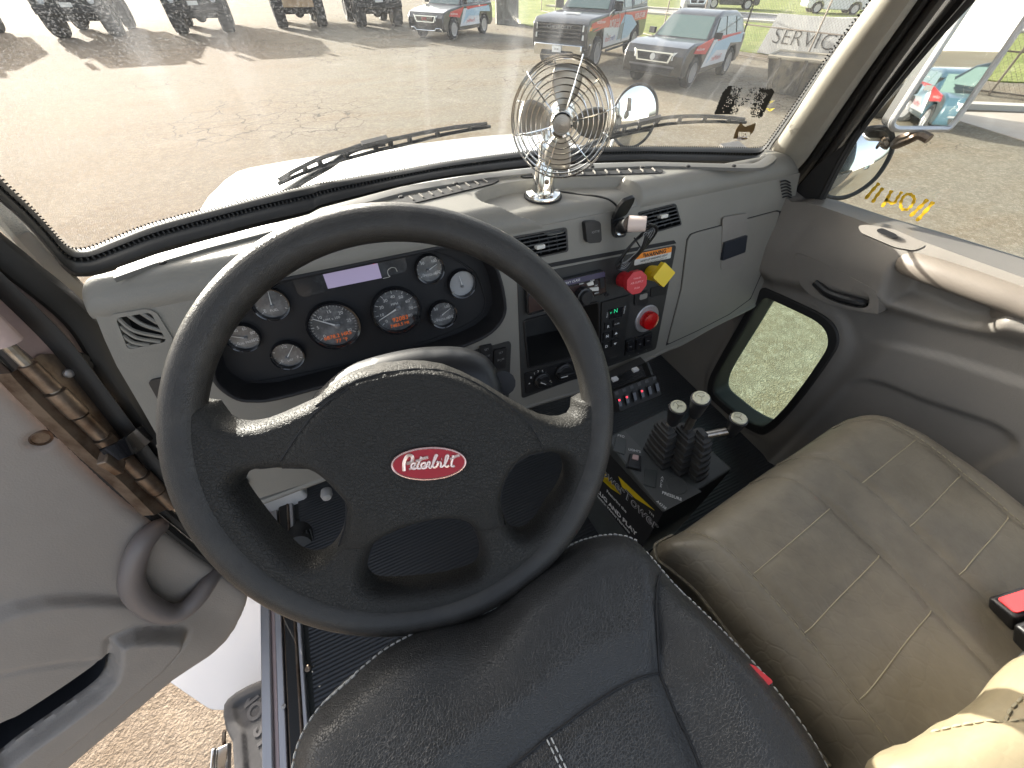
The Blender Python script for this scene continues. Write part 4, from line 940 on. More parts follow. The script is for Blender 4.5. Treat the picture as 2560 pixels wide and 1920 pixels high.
cse = np.mean(ed, 0)*np.array([1, 1]); cse[1] -= .1; b = MB(); edi = [(p[0]+(cse[0]-p[0])*.028, p[1]+(cse[1]-p[1])*.028) for p in ed]; stitches(b, on_seat(edi, .0006), .0048, .0016, .0012); b.build('edge_stitching', M_threadw, seat)
b = MB(); 
for q in ([(1390,1480),(1430,1565),(1475,1659),(1600,1900)], [(1415,1470),(1458,1560),(1507,1659),(1640,1900)]):
    uv = resample(DS.uvs(z('I', q), .04), .004, False); stitches(b, on_seat(uv, .0008), .0048, .0014, .0008)
b.build('double_stitching', M_threadw, seat)
MB().tube(on_seat(sm2(resample(cs1, .012, False), 3, False), .0006), .0011, 6).build('side_seam', M_blackm, seat)
MB().tube(on_seat(sm2(resample(cs2, .012, False), 3, False), .0006), .0009, 6).build('cross_seam', M_blackm, seat)
b = MB(); b.box((.03,-.10,-.68), .34, .34, .12); b.box((.03,-.10,-.87), .26, .30, .26); bev(b.build('seat_base', M_blackm, seat), .01)
# ---------------- passenger bench ----------------
BS = Pl((.6,-.05,-.56), (0,0,1), (1,0,0))
bench = thing('passenger_bench', 'wide tan vinyl passenger bench seat with square stitched panels', 'bench seat', (.62,-.1,-.7))
bo = z('J', [(0,330),(-15,260),(10,225),(100,180),(180,140)])+z('G', [(640,1395),(720,1340),(800,1290),(880,1240),(960,1185),(1040,1130),(1110,1080),(1180,1052),(1250,1042),(1340,1058),(1450,1105),(1600,1180),(1750,1280),(1900,1380),(2030,1475),(2120,1545),(2212,1620)])+z('J', [(2340,150),(2700,480)])
bo_uv = BS.uvs(bo, .035)
bo_uv += [(bo_uv[-1][0], -.42), (.02-.2, -.42)]
lf = BS.uvs(z('J', [(1120,1659),(900,1375),(650,1060),(450,800),(250,550),(100,420),(30,370)]), .03)
lf = [(lf[0][0]-.03, -.42)]+lf if False else lf
bo_uv = bo_uv[:-1]+[(lf[0][0]-.14, -.42)]+lf
seams = [z('J', [(180,140),(300,220),(420,320),(560,460),(720,640),(880,830),(1050,1040),(1210,1240),(1330,1390),(1450,1540),(1700,1850)]),
         z('G', [(620,1405),(690,1410),(760,1432),(830,1470),(900,1520),(970,1575)])+z('J', [(1040,50),(1180,185),(1340,345),(1500,510),(1660,680),(1850,875),(2050,1085),(2200,1250)]),
         z('G', [(790,1290),(870,1282),(950,1302),(1050,1355),(1140,1420),(1230,1490)])+z('J', [(1370,20),(1530,170),(1690,320),(1840,470),(1960,580),(2080,700),(2350,960)]),
         z('G', [(1130,1075),(1190,1062),(1250,1068),(1330,1090),(1450,1150),(1560,1215),(1700,1320),(1840,1435),(2000,1560)])+z('J', [(2135,100),(2250,200),(2500,420)])]
SH_ = .055
sm_uv = [BS.uvs(q, SH_) for q in seams]
cross = [(z('J', (562,460)), z('J', (1038,52))), (z('J', (876,828)), z('J', (1338,345))), (z('J', (1214,1242)), z('J', (1660,682))), (z('G', (1228,1487)), z('G', (1560,1217))), (z('J', (1528,168)), z('G', (1840,1435))), (z('J', (1836,468)), z('J', (2138,100)))]
cr_uv = [BS.uvs(q, SH_) for q in cross]
def bench_h(P, D):
    e = np.clip(D/.048, 0, 1); h = .055*np.sqrt(1-(1-e)**2)
    for q in sm_uv: h -= .0045*np.exp(-(seg_dist(P, q, False)/.0055)**2)
    for q in cr_uv: h -= .0014*np.exp(-(seg_dist(P, q, False)/.005)**2)
    a, c = sm_uv[1], sm_uv[2]
    mid = (P[:, 0] > np.interp(-P[:, 1], [-q[1] for q in a], [q[0] for q in a])) & (P[:, 0] < np.interp(-P[:, 1], [-q[1] for q in c], [q[0] for q in c]))
    dm = np.minimum(seg_dist(P, a, False), seg_dist(P, c, False)); h -= np.where(mid, .003*sstep(dm, 0, .02), 0)
    h += .0016*np.sin(P[:, 0]*38+2*np.sin(P[:, 1]*23))*sstep(D, .02, .08)
    return h
inflate('cushion', BS, bo_uv, .007, bench_h, M_bench, bench, skirt=-.10)
def on_bench(uv, ex=0.0):
    P = np.array(uv); return [BS.w(p[0], p[1], h+ex) for p, h in zip(P, bench_h(P, seg_dist(P, bo_uv)))]
b = MB()
for q in sm_uv: b.tube(on_bench(resample(q, .008, False), -.0002), .0014, 6)
b.build('panel_seam', M_bench, bench)
b = MB()
for q in cr_uv: b.tube(on_bench(resample(q, .006, False), .0002), .0008, 5)
q = sm_uv[3]; stitches(b, on_bench([(p[0]+.004, p[1]) for p in resample(q, .006, False)], .0008), .006, .002, .0006)
q = sm_uv[0]; stitches(b, on_bench([(p[0]-.004, p[1]) for p in resample(q, .006, False)], .0008), .006, .002, .0006)
b.build('panel_stitching', M_thread, bench)
b = MB(); eu = [bo_uv[i] for i in range(len(bo_uv)-len(lf), len(bo_uv))]+bo_uv[:4]; eu = sm2(eu, 4, False)
b.tube([BS.w(p[0], p[1], .004) for p in eu], .003, 8); b.build('edge_piping', M_bench, bench)
b = MB(); stitches(b, [BS.w(p[0]-.002, p[1], .0075) for p in eu], .006, .003, .0007); b.build('edge_stitching', M_thread, bench)
b = MB(); b.box((.60,-.16,-.74), .56, .5, .2); bev(b.build('bench_base', M_blackm, bench), .01)
# bench backrest entering at the lower right
BB = Pl(Zp(-.43).at(z('J', (2000,1500))), (-.05,.72,.69), (1,0,0))
bk = z('J', [(1200,1730),(1310,1650),(1420,1590),(1560,1510),(1700,1430),(1800,1370),(1880,1310),(1920,1255),(1955,1200),(2000,1150),(2060,1105),(2130,1062),(2212,1015),(2500,880),(2900,900),(3000,1800),(2400,2300),(1300,2200)])
bkuv = BB.uvs(bk, .0)
s1 = BB.uvs(z('J', [(1650,1460),(1900,1452),(2110,1448),(2212,1445),(2600,1440)]), .03)
s2 = BB.uvs(z('J', [(2110,1445),(2150,1380),(2212,1320),(2400,1180)]), .03)
s3 = BB.uvs(z('J', [(1430,1659),(1450,1620),(1520,1560),(1620,1500),(1760,1420),(1900,1320),(1990,1225),(2080,1130),(2212,1035),(2450,900)]), .01)
def bk_h(P, D):
    h = .05*np.sqrt(1-(1-np.clip(D/.06, 0, 1))**2)
    for q in (s1, s2): h -= .004*np.exp(-(seg_dist(P, q, False)/.004)**2)
    h -= .005*np.exp(-(seg_dist(P, s3, False)/.004)**2)
    return h+.002*np.sin(P[:, 1]*60+np.sin(P[:, 0]*30))*sstep(D, .02, .06)
inflate('backrest', BB, bkuv, .008, bk_h, M_bench2, bench, skirt=-.08)
b = MB()
for q in (s1, s2):
    P = np.array(resample(q, .006, False)); stitches(b, [BB.w(p[0], p[1], h+.002) for p, h in zip(P, bk_h(P, seg_dist(P, bkuv)))], .006, .0015, .0012)
b.build('backrest_stitching', M_thread, bench)
# seat belt buckles
def buckle(name, o, n_, ex, w_, l_, d_, label, two=False):
    t = thing(name, label, 'buckle', tuple(o)); pl = Pl(o, n_, ex)
    for k in range(2 if two else 1):
        off = Vector((0,0,0)) if k == 0 else pl.ey*.030+pl.ex*.008-pl.n*.002
        p2 = Pl(pl.o+off, n_, ex); b = MB(); b.prism([p2.w(a*w_*.8, c*d_*.8, -l_) for a, c in ((-.5,-.5),(.5,-.5),(.5,.5),(-.5,.5))], [p2.w(a*w_, c*d_, -.0) for a, c in ((-.5,-.5),(.5,-.5),(.5,.5),(-.5,.5))])
        o1 = bev(b.build('buckle_body', M_black, t), .004, 3)
        b = MB(); slab_uv(b, p2, round_poly([(-w_*.4,-d_*.36),(w_*.4,-d_*.36),(w_*.4,d_*.30),(-w_*.4,d_*.30)], .003), 0, .0025); bev(b.build('release_button', M_buck, o1), .0012)
    return t
buckle('belt_buckle', Zp(-.47).at(z('J', (2385,800))), (-.25,.45,.86), (1,-.35,0),   .050, .075, .026, 'pair of black buckles with red buttons at the rear of the tan bench', True)
st_ = MB(); q = Zp(-.49).at(z('J', (2370,1010))); st_.box(q, .05, .02, .05); bev(st_.build('belt_stem', mat('grey_web', (.2,.19,.19), .7), bpy.data.objects['belt_buckle']), .004)
bp_o = Zp(-.462).at(z('J', (575,1085)))
t = thing('belt_buckle', 'black buckle with red button wedged between the driver seat and the tan bench', 'buckle', tuple(bp_o)); zp5 = Zp(bp_o.z)
b = MB(); slab_uv(b, zp5, round_poly(zp5.uvs(z('J', [(480,1000),(530,1015),(670,1125),(665,1150),(625,1172),(580,1150)])), .004), -.06, 0); bev(b.build('buckle_body', M_black, t), .002)
b = MB(); slab_uv(b, zp5, round_poly(zp5.uvs(z('J', [(500,1020),(540,1028),(650,1120),(655,1135),(622,1158),(590,1120)])), .004), 0, .004); bev(b.build('release_button', M_buck, t), .001)
# ---------------- control tower ----------------
TP = Zp(-.655)
tw = thing('control_tower', 'dark green grey metal control box with printed side beside the driver seat', 'control box', tuple(TP.at(z('M', (700,1265)))+Vector((0,0,-.35))))
cA, cB, cC, cD = [TP.at(z('M', p)) for p in ((205,640),(705,408),(1268,900),(695,1262))]
dn = Vector((0,0,-.345)); 
dn2 = Vector((-.03,0,-.345))
b = MB(); b.prism([cA+dn, cD+dn, cC+dn, cB+dn], [cA, cD, cC, cB]); bev(b.build('tower_box', M_tower, tw), .004, 3)
# raised plate with the switches: triangle area on the left
slab('switch_plate', TP, z('M', [(235,655),(375,590),(630,860),(1010,1090),(700,1255),(640,1190)]), 0, .0012, mat('tower_plate', (.075,.078,.075), .45, bump=('noise', 500, .1, .0005)), tw)
for q, hh in (([(300,632),(388,655),(370,785),(275,750)], .003), ([(540,895),(640,910),(625,1060),(525,1030)], .003)):
    slab('blank_cover', TP, z('M', q), .001, hh+.001, M_tower, tw, bevel=.001)
rk = slab('light_switch', TP, z('M', [(385,865),(505,880),(510,920),(380,890)]), .001, .004, M_black, tw)
slab('light_switch_body', TP, z('M', [(415,770),(510,790),(500,905),(395,880)]), .001, .010, M_black, rk, bevel=.002)
slab('switch_lens', TP, z('M', [(440,780),(490,790),(485,830),(432,815)]), .009, .0125, mat('pink_lens', (.5,.33,.30), .3), rk, bevel=.001)
def top_text(s, p, size, ang, m=M_white, **k): return text_on('printing', s, TP, z('M', p), size, m, tw, .0022, ang, **k)
e0 = TP.uv(z('M', (700,1100))); e1_ = TP.uv(z('M', (820,1145))); aP = math.degrees(math.atan2(e1_[1]-e0[1], e1_[0]-e0[0]))
top_text('PRESSURE', (762,1127), .0082, aP, bold=.02)
l0 = TP.uv(z('M', (415,740))); l1 = TP.uv(z('M', (490,758))); aL = math.degrees(math.atan2(l1[1]-l0[1], l1[0]-l0[0])); top_text('LIGHTS', (452,750), .0075, aL); top_text('PTO', (340,630), .0075, aL)
x0_ = TP.uv(z('M', (682,970))); x1_ = TP.uv(z('M', (672,1045))); 
for i, ch in enumerate('AXLE'): top_text(ch, (683-i*4, 975+i*23), .0078, aP)
top_text('A4338', (675,1200), .0075, aP-25)
MB().tube([TP.w(TP.uv(z('M',(800,1040)))[0]+.0185*math.cos(t), TP.uv(z('M',(800,1040)))[1]+.0185*math.sin(t), .001) for t in np.linspace(0, 6.283, 32, endpoint=False)], .0008, 5, True).build('gauge_knockout', M_tower, tw)
# printed side face
sd0 = (cD-cA); sn = Vector((sd0.y, -sd0.x, 0)).normalized()
if sn.dot(cD) > 0: sn = -sn
SF = Pl(cD, sn, tuple(sd0))
lb_ = slab('side_label', SF, z('M', [(150,700),(235,775),(690,1270),(500,1580),(140,1130)]), 0, .0008, M_blackm, tw, smooth=False)
# the words are read down the slope of the face
f0, f1_ = SF.uv(z('M', (215,930))), SF.uv(z('M', (600,1330))); fa = math.degrees(math.atan2(f1_[1]-f0[1], f1_[0]-f0[0]))
bz = z('M', [(110,900),(200,935),(330,960),(640,1245),(440,1140),(335,1118),(170,985),(120,960)])
slab('bolt_mark', SF, z('M', [(205,940),(245,1000),(335,1118),(255,1065),(170,985)]), .0008, .0012, M_yel, lb_, smooth=False)
slab('bolt_mark', SF, z('M', [(318,965),(375,1020),(618,1248),(460,1150),(350,1055)]), .0008, .0012, M_yel, lb_, smooth=False)
slab('bolt_mark', SF, z('M', [(100,880),(245,985),(335,1118),(140,960)]), .0008, .0012, M_yel, lb_, smooth=False)
mo = mat('print_outline', (.40,.40,.41), .5)
text_on('wordmark', 'PowerTower', SF, z('M', (370,1100)), .040, mo, lb_, .0016, fa, sx=.86, shear=.15, bold=.03)
text_on('wordmark_fill', 'PowerTower', SF, z('M', (370,1100)), .040, M_blackm, lb_, .0022, fa, sx=.86, shear=.15, bold=-.012)
text_on('words', 'PLUG AND PLAY', SF, z('M', (285,1240)), .0195, M_white, lb_, .0016, fa, bold=.03)
text_on('words', 'Featuring the', SF, z('M', (300,1168)), .0125, M_white, lb_, .0016, fa, bold=.02)
text_on('words', 'Electric Wiring Harness', SF, z('M', (265,1262)), .0125, M_white, lb_, .0016, fa, bold=.02)
text_on('words', 'TM', SF, z('M', (590,1275)), .010, M_white, lb_, .0016, fa)
# levers, boots, knobs
lv_ = [((655,870), (730,545), (815,385), (790,500), .0), ((790,905), (880,570), (1005,315), (960,430), .0), ((930,950), (1010,620), (1320,480), (1262,600), .0)]
ey_ = (cA-cD).normalized(); ex_ = (cC-cD).normalized()
TPH = .105
def boot(i, base, top, cap, kb_, rodh, caph, num, label):
    o0 = TP.at(z('M', base)); o1 = Zp(TP.o.z+TPH).at(z('M', top)); t = thing('control_lever', label, 'lever', tuple(o0), 'levers on the control box')
    b = MB(); ax = (o1-o0); n_ = 10
    prof = []
    for k in range(6):
        f = k/6; w_ = .030-.012*f; prof += [(f+.0, w_), (f+.085, w_), (f+.095, w_*.80), (f+.155, w_*.80)]
    prof += [(1.0, .010), (1.08, .009)]
    V = []; sq = 24
    for f, w_ in prof:
        c = o0+ax*f
        for k in range(sq):
            a = 2*math.pi*k/sq; ca, sa = math.cos(a), math.sin(a); r = w_/max(abs(ca), abs(sa))**.75; V.append(c+ex_*(ca*r*.60)+ey_*(sa*r*1.0))
    m_ = len(prof); b.add(V, [(j*sq+k, j*sq+(k+1) % sq, (j+1)*sq+(k+1) % sq, (j+1)*sq+k) for j in range(m_-1) for k in range(sq)]+[tuple(range((m_-1)*sq, m_*sq))]); b.build('bellows_boot', M_boot, t, angle=30)
    P_cap = Zp(TP.o.z+TPH+caph).at(z('M', cap)); P_kb = Zp(TP.o.z+TPH+rodh).at(z('M', kb_))
    kx = (P_cap-P_kb).normalized(); b = MB(); b.tube(smooth_poly([o1-ax*.03, o1+(P_kb-o1)*.5+Vector((0,0,.004)), P_kb+kx*.01], 5), .0068, 12); b.build('lever_rod', M_steel, t)
    L_ = (P_cap-P_kb).length; b = MB(); b.lathe([(.008,-.002),(.0095,.004),(.0115,L_*.35),(.0135,L_*.7),(.0148,L_*.9),(.0148,L_-.001),(.013,L_)], P_kb, kx, 28); kn_ = b.build('lever_knob', M_black, t)
    cp = Pl(P_cap, kx, (1,0,0)); MB().lathe([(.0125,-.001),(.0125,.0018),(.0115,.0026),(0,.0028)], P_cap, kx, 28).build('knob_cap', M_disc, kn_)
    b = MB()
    for k in range(3): a = R(90+120*k+num*25); b.tube([cp.w(0,0,.0034), cp.w(.006*math.cos(a), .006*math.sin(a), .0034)], .0006, 5)
    b.tube([cp.w(.0085*math.cos(a), .0085*math.sin(a), .0030) for a in np.linspace(0.3, 2.6, 12)], .0005, 4)
    b.build('cap_symbol', mat('faint_print', (.28,.27,.2), .5), kn_)
    MB().lathe([(.0078,0),(.0078,.003),(.005,.005),(.002,.005)], TP.at(z('M', (base[0]-45, base[1]-5)), .001), (0,0,1), 14).build('boot_screw', mat('coppery', (.45,.22,.15), .35, .8), t)
# knob placements in z above the boots
boot(0, (650,800), (715,550), (815,388), (765,520), .010, .060, 0, 'left black knobbed lever standing on a bellows boot of the control box')
boot(1, (790,850), (880,580), (1003,315), (950,455), .045, .095, 1, 'tallest middle lever of the control box with worn metal rod')
boot(2, (925,895), (1010,622), (1318,485), (1245,610), -.002, .042, 2, 'right lever of the control box bent sideways toward the door')
# ---------------- six-switch box under the dash ----------------
SBp = Pl(Yp(.40).at(z('M', (480,275))), (-.05,-.62,.78), (1,-.02,0))
sbx = slab('switch_box', SBp, z('M', [(272,262),(618,126),(682,285),(330,432)]), -.05, 0, M_panel, None, bevel=.002); me_ = sbx
setp(sbx, 'black box with a row of six rocker switches hanging under the dash', 'switch box')
for i in range(6):
    cx, cy = 330+i*62.5, 355-i*25
    o = slab('rocker_switch', SBp, z('M', [(cx-24,cy-40),(cx+8,cy-52),(cx+28,cy+36),(cx-4,cy+50)]), 0, .004, M_black, sbx, r=.003, bevel=.001)
    slab('rocker', SBp, z('M', [(cx-18,cy-30),(cx+6,cy-38),(cx+20,cy+24),(cx-2,cy+32)]), .003, .008, M_gloss, o, r=.002, bevel=.001)
    if i in (0, 1, 3): MB().lathe([(.0022,0),(.002,.0012),(0,.0016)], SBp.at(z('M', (cx-4,cy-22)), .008), SBp.n, 12).build('red_lamp', M_redled, o)
    slab('icon_tile', SBp, z('M', [(cx-42,cy-88),(cx-16,cy-98),(cx-8,cy-72),(cx-34,cy-62)]), 0, .001, mat('icon_grey', (.07,.07,.07), .5), sbx)
b = MB(); P_ = [SBp.at(z('M', p), .0) for p in ((235,170),(540,25),(580,130))]; b.box((P_[0]+P_[1])/2+Vector((0,.01,0)), (P_[1]-P_[0]).length, .02, .006, ((P_[1]-P_[0]).normalized(), Vector((0,1,0)), Vector((0,0,1)))); b.box((P_[2]+P_[1])/2, .006, .02, (P_[2]-P_[1]).length, (Vector((1,0,0)), (P_[2]-P_[1]).normalized().cross(Vector((1,0,0))), (P_[2]-P_[1]).normalized())); b.build('bracket', M_panel, sbx)
for p in ((288,158),(458,80)): MB().box(SBp.at(z('M', p), .004), .014, .010, .006).build('bracket_clip', M_white, sbx)
# ---------------- passenger door ----------------
PD = Xp(.965)
pdoor = thing('passenger_door', 'closed grey passenger door with a pull bar, inner handle and small lower window', 'door', (.99,.2,-1.02))
def dz(k, pts, h=.0): return PD.uvs(z(k, pts), h)
sill_line = dz('C', [(790,1240),(870,1240),(960,1262),(1100,1310),(1270,1370),(1600,1470),(1900,1570),(2212,1672),(2700,1830)], .02)
out = sill_line+[(1.3, sill_line[-1][1]), (1.3, -1.03), (-.78, -1.03), (-.78, -.30)]
kick = sm2(dz('G', [(640,345),(700,362),(850,430),(950,480),(1010,530),(1035,590),(1030,650),(990,720),(900,850),(800,980),(720,1070),(650,1130),(600,1140),(500,1090),(400,1010),(335,950),(322,900),(345,820),(430,670),(520,520),(590,400)], .0), 3)
armp = sm2(dz('G', [(1500,120),(1600,85),(1750,110),(1950,180),(2212,270),(2500,380),(2560,480),(2400,520),(2212,440),(2120,510),(2040,540),(1900,530),(1700,480),(1500,400),(1430,370),(1415,320),(1440,240)], .0), 3)
hrec = sm2(dz('G', [(805,90),(830,82),(950,130),(1150,230),(1280,300),(1318,360),(1318,450),(1290,455),(1150,430),(1020,395),(900,340),(840,280),(808,180)], .0), 3)
hrec2 = sm2(dz('G', [(925,250),(960,245),(1060,290),(1150,320),(1200,300),(1262,345),(1255,410),(1200,415),(1080,390),(980,340),(930,290)], .0), 3)
cr1 = dz('G', [(650,310),(900,370),(1330,470),(1700,570),(2212,700),(2600,800)], .022)
cr2 = dz('G', [(1240,610),(1450,640),(1700,700),(2212,865),(2600,990)], .01)
pk = dz('G', [(850,1180),(1130,890),(1190,866),(1260,862),(1340,880),(1600,985),(2000,1120),(2110,1180),(2160,1240),(2150,1290),(1950,1400)], .01)
def pdoor_h(P, D):
    h = .010*np.sqrt(1-(1-np.clip(D/.012, 0, 1))**2)*0+.004
    u, v = P[:, 0], P[:, 1]
    v1 = np.interp(u, [c[0] for c in cr1], [c[1] for c in cr1]); v2 = np.interp(u, [c[0] for c in cr2], [c[1] for c in cr2])
    up = v-v1; h = h+.045*sstep(up, -.004, .05)*(1-.55*sstep(up, .09, .20))
    h = h+.010*sstep(v2-v, -.004, .012)*sstep(u, cr2[0][0], cr2[0][0]+.05)
    dA = sdf(P, armp); h = h-.050*sstep(dA, -.004, .030)
    dp_ = sdf(P, pk+[(pk[-1][0], -1.2), (pk[0][0], -1.2)]); h = h-.010*sstep(dp_, -.002, .008)-.004*np.exp(-(dp_/.003)**2)
    dk = seg_dist(P, kick); h = h+.008*(1-sstep(dk, .025, .05))*1.0
    return h
inflate('door_panel', PD, out, .0065, pdoor_h, M_door, pdoor, holes=[kick], skirt=-.04, angle=60)
b = MB(); kp2 = kick; ck = np.mean(kp2, 0)
ringo = [(ck[0]+(p[0]-ck[0])*1.17, ck[1]+(p[1]-ck[1])*1.11) for p in kp2]; rin = [(ck[0]+(p[0]-ck[0])*.985, ck[1]+(p[1]-ck[1])*.985) for p in kp2]
slab_uv(b, PD, ringo, .0, .016, [rin]); bev(b.build('lower_window_seal', M_rubber, pdoor), .004, 3)
V = [PD.w(p[0], p[1], .012) for p in rin]+[PD.w(p[0], p[1], -.052) for p in rin]; nn = len(rin)
MB().add(V, [(i, (i+1) % nn, nn+(i+1) % nn, nn+i) for i in range(nn)]).build('lower_window_reveal', M_rubber, pdoor)
b = MB(); slab_uv(b, PD, [(ck[0]+(p[0]-ck[0])*1.03, ck[1]+(p[1]-ck[1])*1.03) for p in kp2], -.046, -.044); b.build('lower_window_pane', M_kg, pdoor, smooth=False)
HB_ = .050; hA = round_poly(PD.uvs(z('G', [(805,85),(835,85),(950,130),(1150,230),(1285,300),(1318,365),(1318,455),(1290,452),(1150,430),(1020,395),(900,340),(840,280),(808,180)]), HB_), .006)
hB = sm2(PD.uvs(z('G', [(925,255),(955,247),(1060,295),(1140,320),(1165,292),(1205,302),(1258,345),(1252,405),(1200,418),(1080,390),(980,345),(930,290)]), HB_), 3)
b = MB(); slab_uv(b, PD, hA, .0, HB_, [hB]); hz_ = bev(b.build('handle_bezel', M_door, pdoor), .003, 3)
b = MB(); slab_uv(b, PD, hA, .0, HB_-.022); b.build('handle_cup', M_black, hz_)
b = MB(); P = [PD.at(z('G', p), h) for p, h in (((935,262),HB_-.004),((1000,318),HB_+.002),((1080,352),HB_+.004),((1170,375),HB_),((1235,385),HB_-.012))]; b.tube(smooth_poly(P, 5), [.0085]*21, 10); b.build('inner_handle', M_black, pdoor)
b = MB(); b.tube(smooth_poly([PD.at(z('G', p), h) for p, h in (((1480,100),.01),((1540,150),.034),((1660,195),.042),((1850,260),.044),((2050,330),.044),((2212,385),.042),((2450,470),.04))], 5), .0215, 18); b.build('pull_bar', mat('pull_bar_plastic', (.20,.172,.145), .5, bump=('noise', 600, .25, .001)), pdoor)
b = MB(); b.tube(smooth_poly([PD.at(z('G', p), h) for p, h in (((2105,440),.0),((2140,425),.02),((2185,400),.036))], 4), .018, 12); b.build('pull_bar_end', _m['pull_bar_plastic'], pdoor)
wsb = slab('switch_bezel', Pl(PD.w(0,0,.030), (-1,0,.55), (0,-1,0)), z('C', [(1200,1385),(1250,1380),(1420,1410),(1600,1490),(1605,1510),(1540,1540),(1420,1520),(1210,1430),(1195,1400)]), -.006, .003, M_door, pdoor, r=.006, bevel=.001)
slab('window_switch', Pl(PD.w(0,0,.030), (-1,0,.55), (0,-1,0)), z('C', [(1305,1410),(1340,1400),(1430,1440),(1435,1460),(1395,1460),(1310,1425)]), .003, .009, M_gloss, wsb, r=.003, bevel=.001)
DG = Xp(1.0)
b = MB(); P = [DG.at(p) for p in z('C', [(930,1235),(2900,1900)])]
wl_ = DG.uvs(z('C', [(945,1245),(1150,830),(1540,340),(1850,0),(2300,-500),(4200,-500),(4200,2300),(2700,1830),(2212,1665),(1600,1475),(1270,1380)]), 0)
slab_uv(b, DG, wl_, -.002, .002); b.build('door_window_pane', M_dg, pdoor, smooth=False)
MB().tube(smooth_poly([Xp(.985).at(p) for p in z('C', [(930,1232),(960,1248),(1100,1300),(1270,1358),(1600,1458),(1900,1556),(2212,1655),(2700,1820)])], 4), .0075, 8).build('window_sill_rubber', M_rubber, pdoor)
slab('quarter_panel', Xp(.99), z('C', [(800,1235),(810,1160),(900,1060),(1000,960),(1170,850),(960,1238)]), -.01, .002, M_rubber, pdoor)
b = MB(); b.tube(smooth_poly([Xp(.995).at(p) for p in z('C', [(955,1245),(1170,845),(1530,385),(1875,0),(2300,-460)])], 4), .0085, 8); b.build('window_frame', M_rubber, pdoor)
# numbers written on the door glass, seen from behind
wr = MB()
GLP = Xp(.996)
def stroke(pts, wd=.0036):
    P = smooth_poly([GLP.at(z('C', p)) for p in pts], 5); V = []
    for i, q in enumerate(P):
        t = (P[min(i+1, len(P)-1)]-P[max(i-1, 0)]).normalized(); s_ = t.cross(Vector((1,0,0))).normalized(); k = wd*(.8+.25*math.sin(i*1.7))
        V += [q+s_*k-Vector((.0005,0,0)), q-s_*k-Vector((.0005,0,0)), q+s_*k+Vector((.0005,0,0)), q-s_*k+Vector((.0005,0,0))]
    Fc = []
    for i in range(len(P)-1):
        a = i*4; Fc += [(a,a+1,a+5,a+4),(a+2,a+3,a+7,a+6),(a,a+2,a+6,a+4),(a+1,a+3,a+7,a+5)]
    wr.add(V, Fc)
stroke([(1322,1125),(1285,1165),(1238,1222)]); stroke([(1345,1155),(1310,1200),(1280,1245)], .0034)
stroke([(1400,1170),(1375,1215),(1340,1272)], .0034); stroke([(1462,1178),(1435,1215),(1412,1250),(1380,1238),(1362,1222)], .0028)
stroke([(1540,1230),(1530,1205),(1505,1192),(1475,1205),(1455,1245),(1460,1280),(1490,1288),(1520,1265),(1540,1230)], .0028)
stroke([(1620,1225),(1570,1275),(1512,1330)], .0036); stroke([(1655,1240),(1605,1300),(1552,1358)], .0036)
o = wr.build('window_writing', M_bare, None, smooth=False); setp(o, 'yellow hand painted number seen in mirror writing on the passenger door glass', 'writing')
# ---------------- open driver's door ----------------
dd1 = Vector((0,.209,.978)).normalized(); dd2 = Vector((-.905,-.425,0)).normalized(); dn_ = dd2.cross(dd1).normalized()
hp0 = Vector((-.425,.59,-.40))
if dn_.dot(-hp0) < 0: dn_ = -dn_
DD = Pl(hp0, dn_, tuple(-dd2))
ddoor = thing('driver_door', 'grey driver door swung open with a loop grab handle and storage pocket', 'door', tuple(DD.at(z('H', (1480,700)))))
do_px = z('D', [(-800,130),(-300,560),(0,840),(330,1180),(640,1480)])+z('H', [(760,0),(1000,190),(1180,330),(1340,440),(1450,515),(1510,565),(1522,600),(1510,650),(1480,720),(1440,790),(1380,850),(1270,930),(1160,1000),(1050,1072),(700,1360),(340,1659),(-300,2200),(-900,2600),(-1600,1800),(-1600,-500)])
do_uv = DD.uvs(do_px)
pkt_o = DD.uvs(z('H', [(690,928),(845,862),(1000,856),(1150,862),(1180,885),(1160,940),(1040,1080),(700,1370),(340,1659),(0,1930),(-400,2250),(-700,2200),(-300,1800),(15,1665),(150,1555),(425,1360),(585,1240),(662,1155),(680,1070),(686,980)]), .052)
pkt_i = DD.uvs(z('H', [(-400,1600),(0,1385),(130,1325),(400,1150),(600,1010),(684,960)]), .028)+DD.uvs(z('H', [(686,1070),(662,1150),(585,1235),(425,1355),(150,1550),(15,1660),(-290,1880)]), .052)
crs = DD.uvs(z('H', [(-300,760),(0,690),(150,640),(330,605),(560,598),(740,606),(900,640)]), .0)
ln_ = DD.uvs(z('H', [(-300,1070),(0,1005),(200,965),(400,942),(692,926)]), .0)
def dd_h(P, D):
    D = seg_dist(P, do_uv); h = .012*np.sqrt(1-(1-np.clip(D/.02, 0, 1))**2)
    h += .040*sstep(sdf(P, pkt_o), -.003, .016)
    vc = np.interp(P[:, 0], [c[0] for c in crs], [c[1] for c in crs]); h += .016*sstep(vc-P[:, 1], -.03, .004)*sstep(crs[-1][0]+.05-P[:, 0], 0, .08)*(1-sstep(sdf(P, pkt_o), -.01, .01))
    h -= .0030*np.exp(-(seg_dist(P, ln_, False)/.0045)**2)
    sc_ = DD.uv(z('D', (250,1210))); h -= .008*np.exp(-(np.hypot(P[:, 0]-sc_[0], P[:, 1]-sc_[1])/.013)**4)
    return h
dpo = inflate('door_panel', DD, do_uv, .0048, dd_h, mat('open_door_plastic', (.25,.222,.197), .55, bump=('noise', 420, .35, .0014), var=((.28,.25,.222), 4, .4, .7)), ddoor, holes=[sm2(pkt_i, 4)], skirt=-.0505, angle=60)
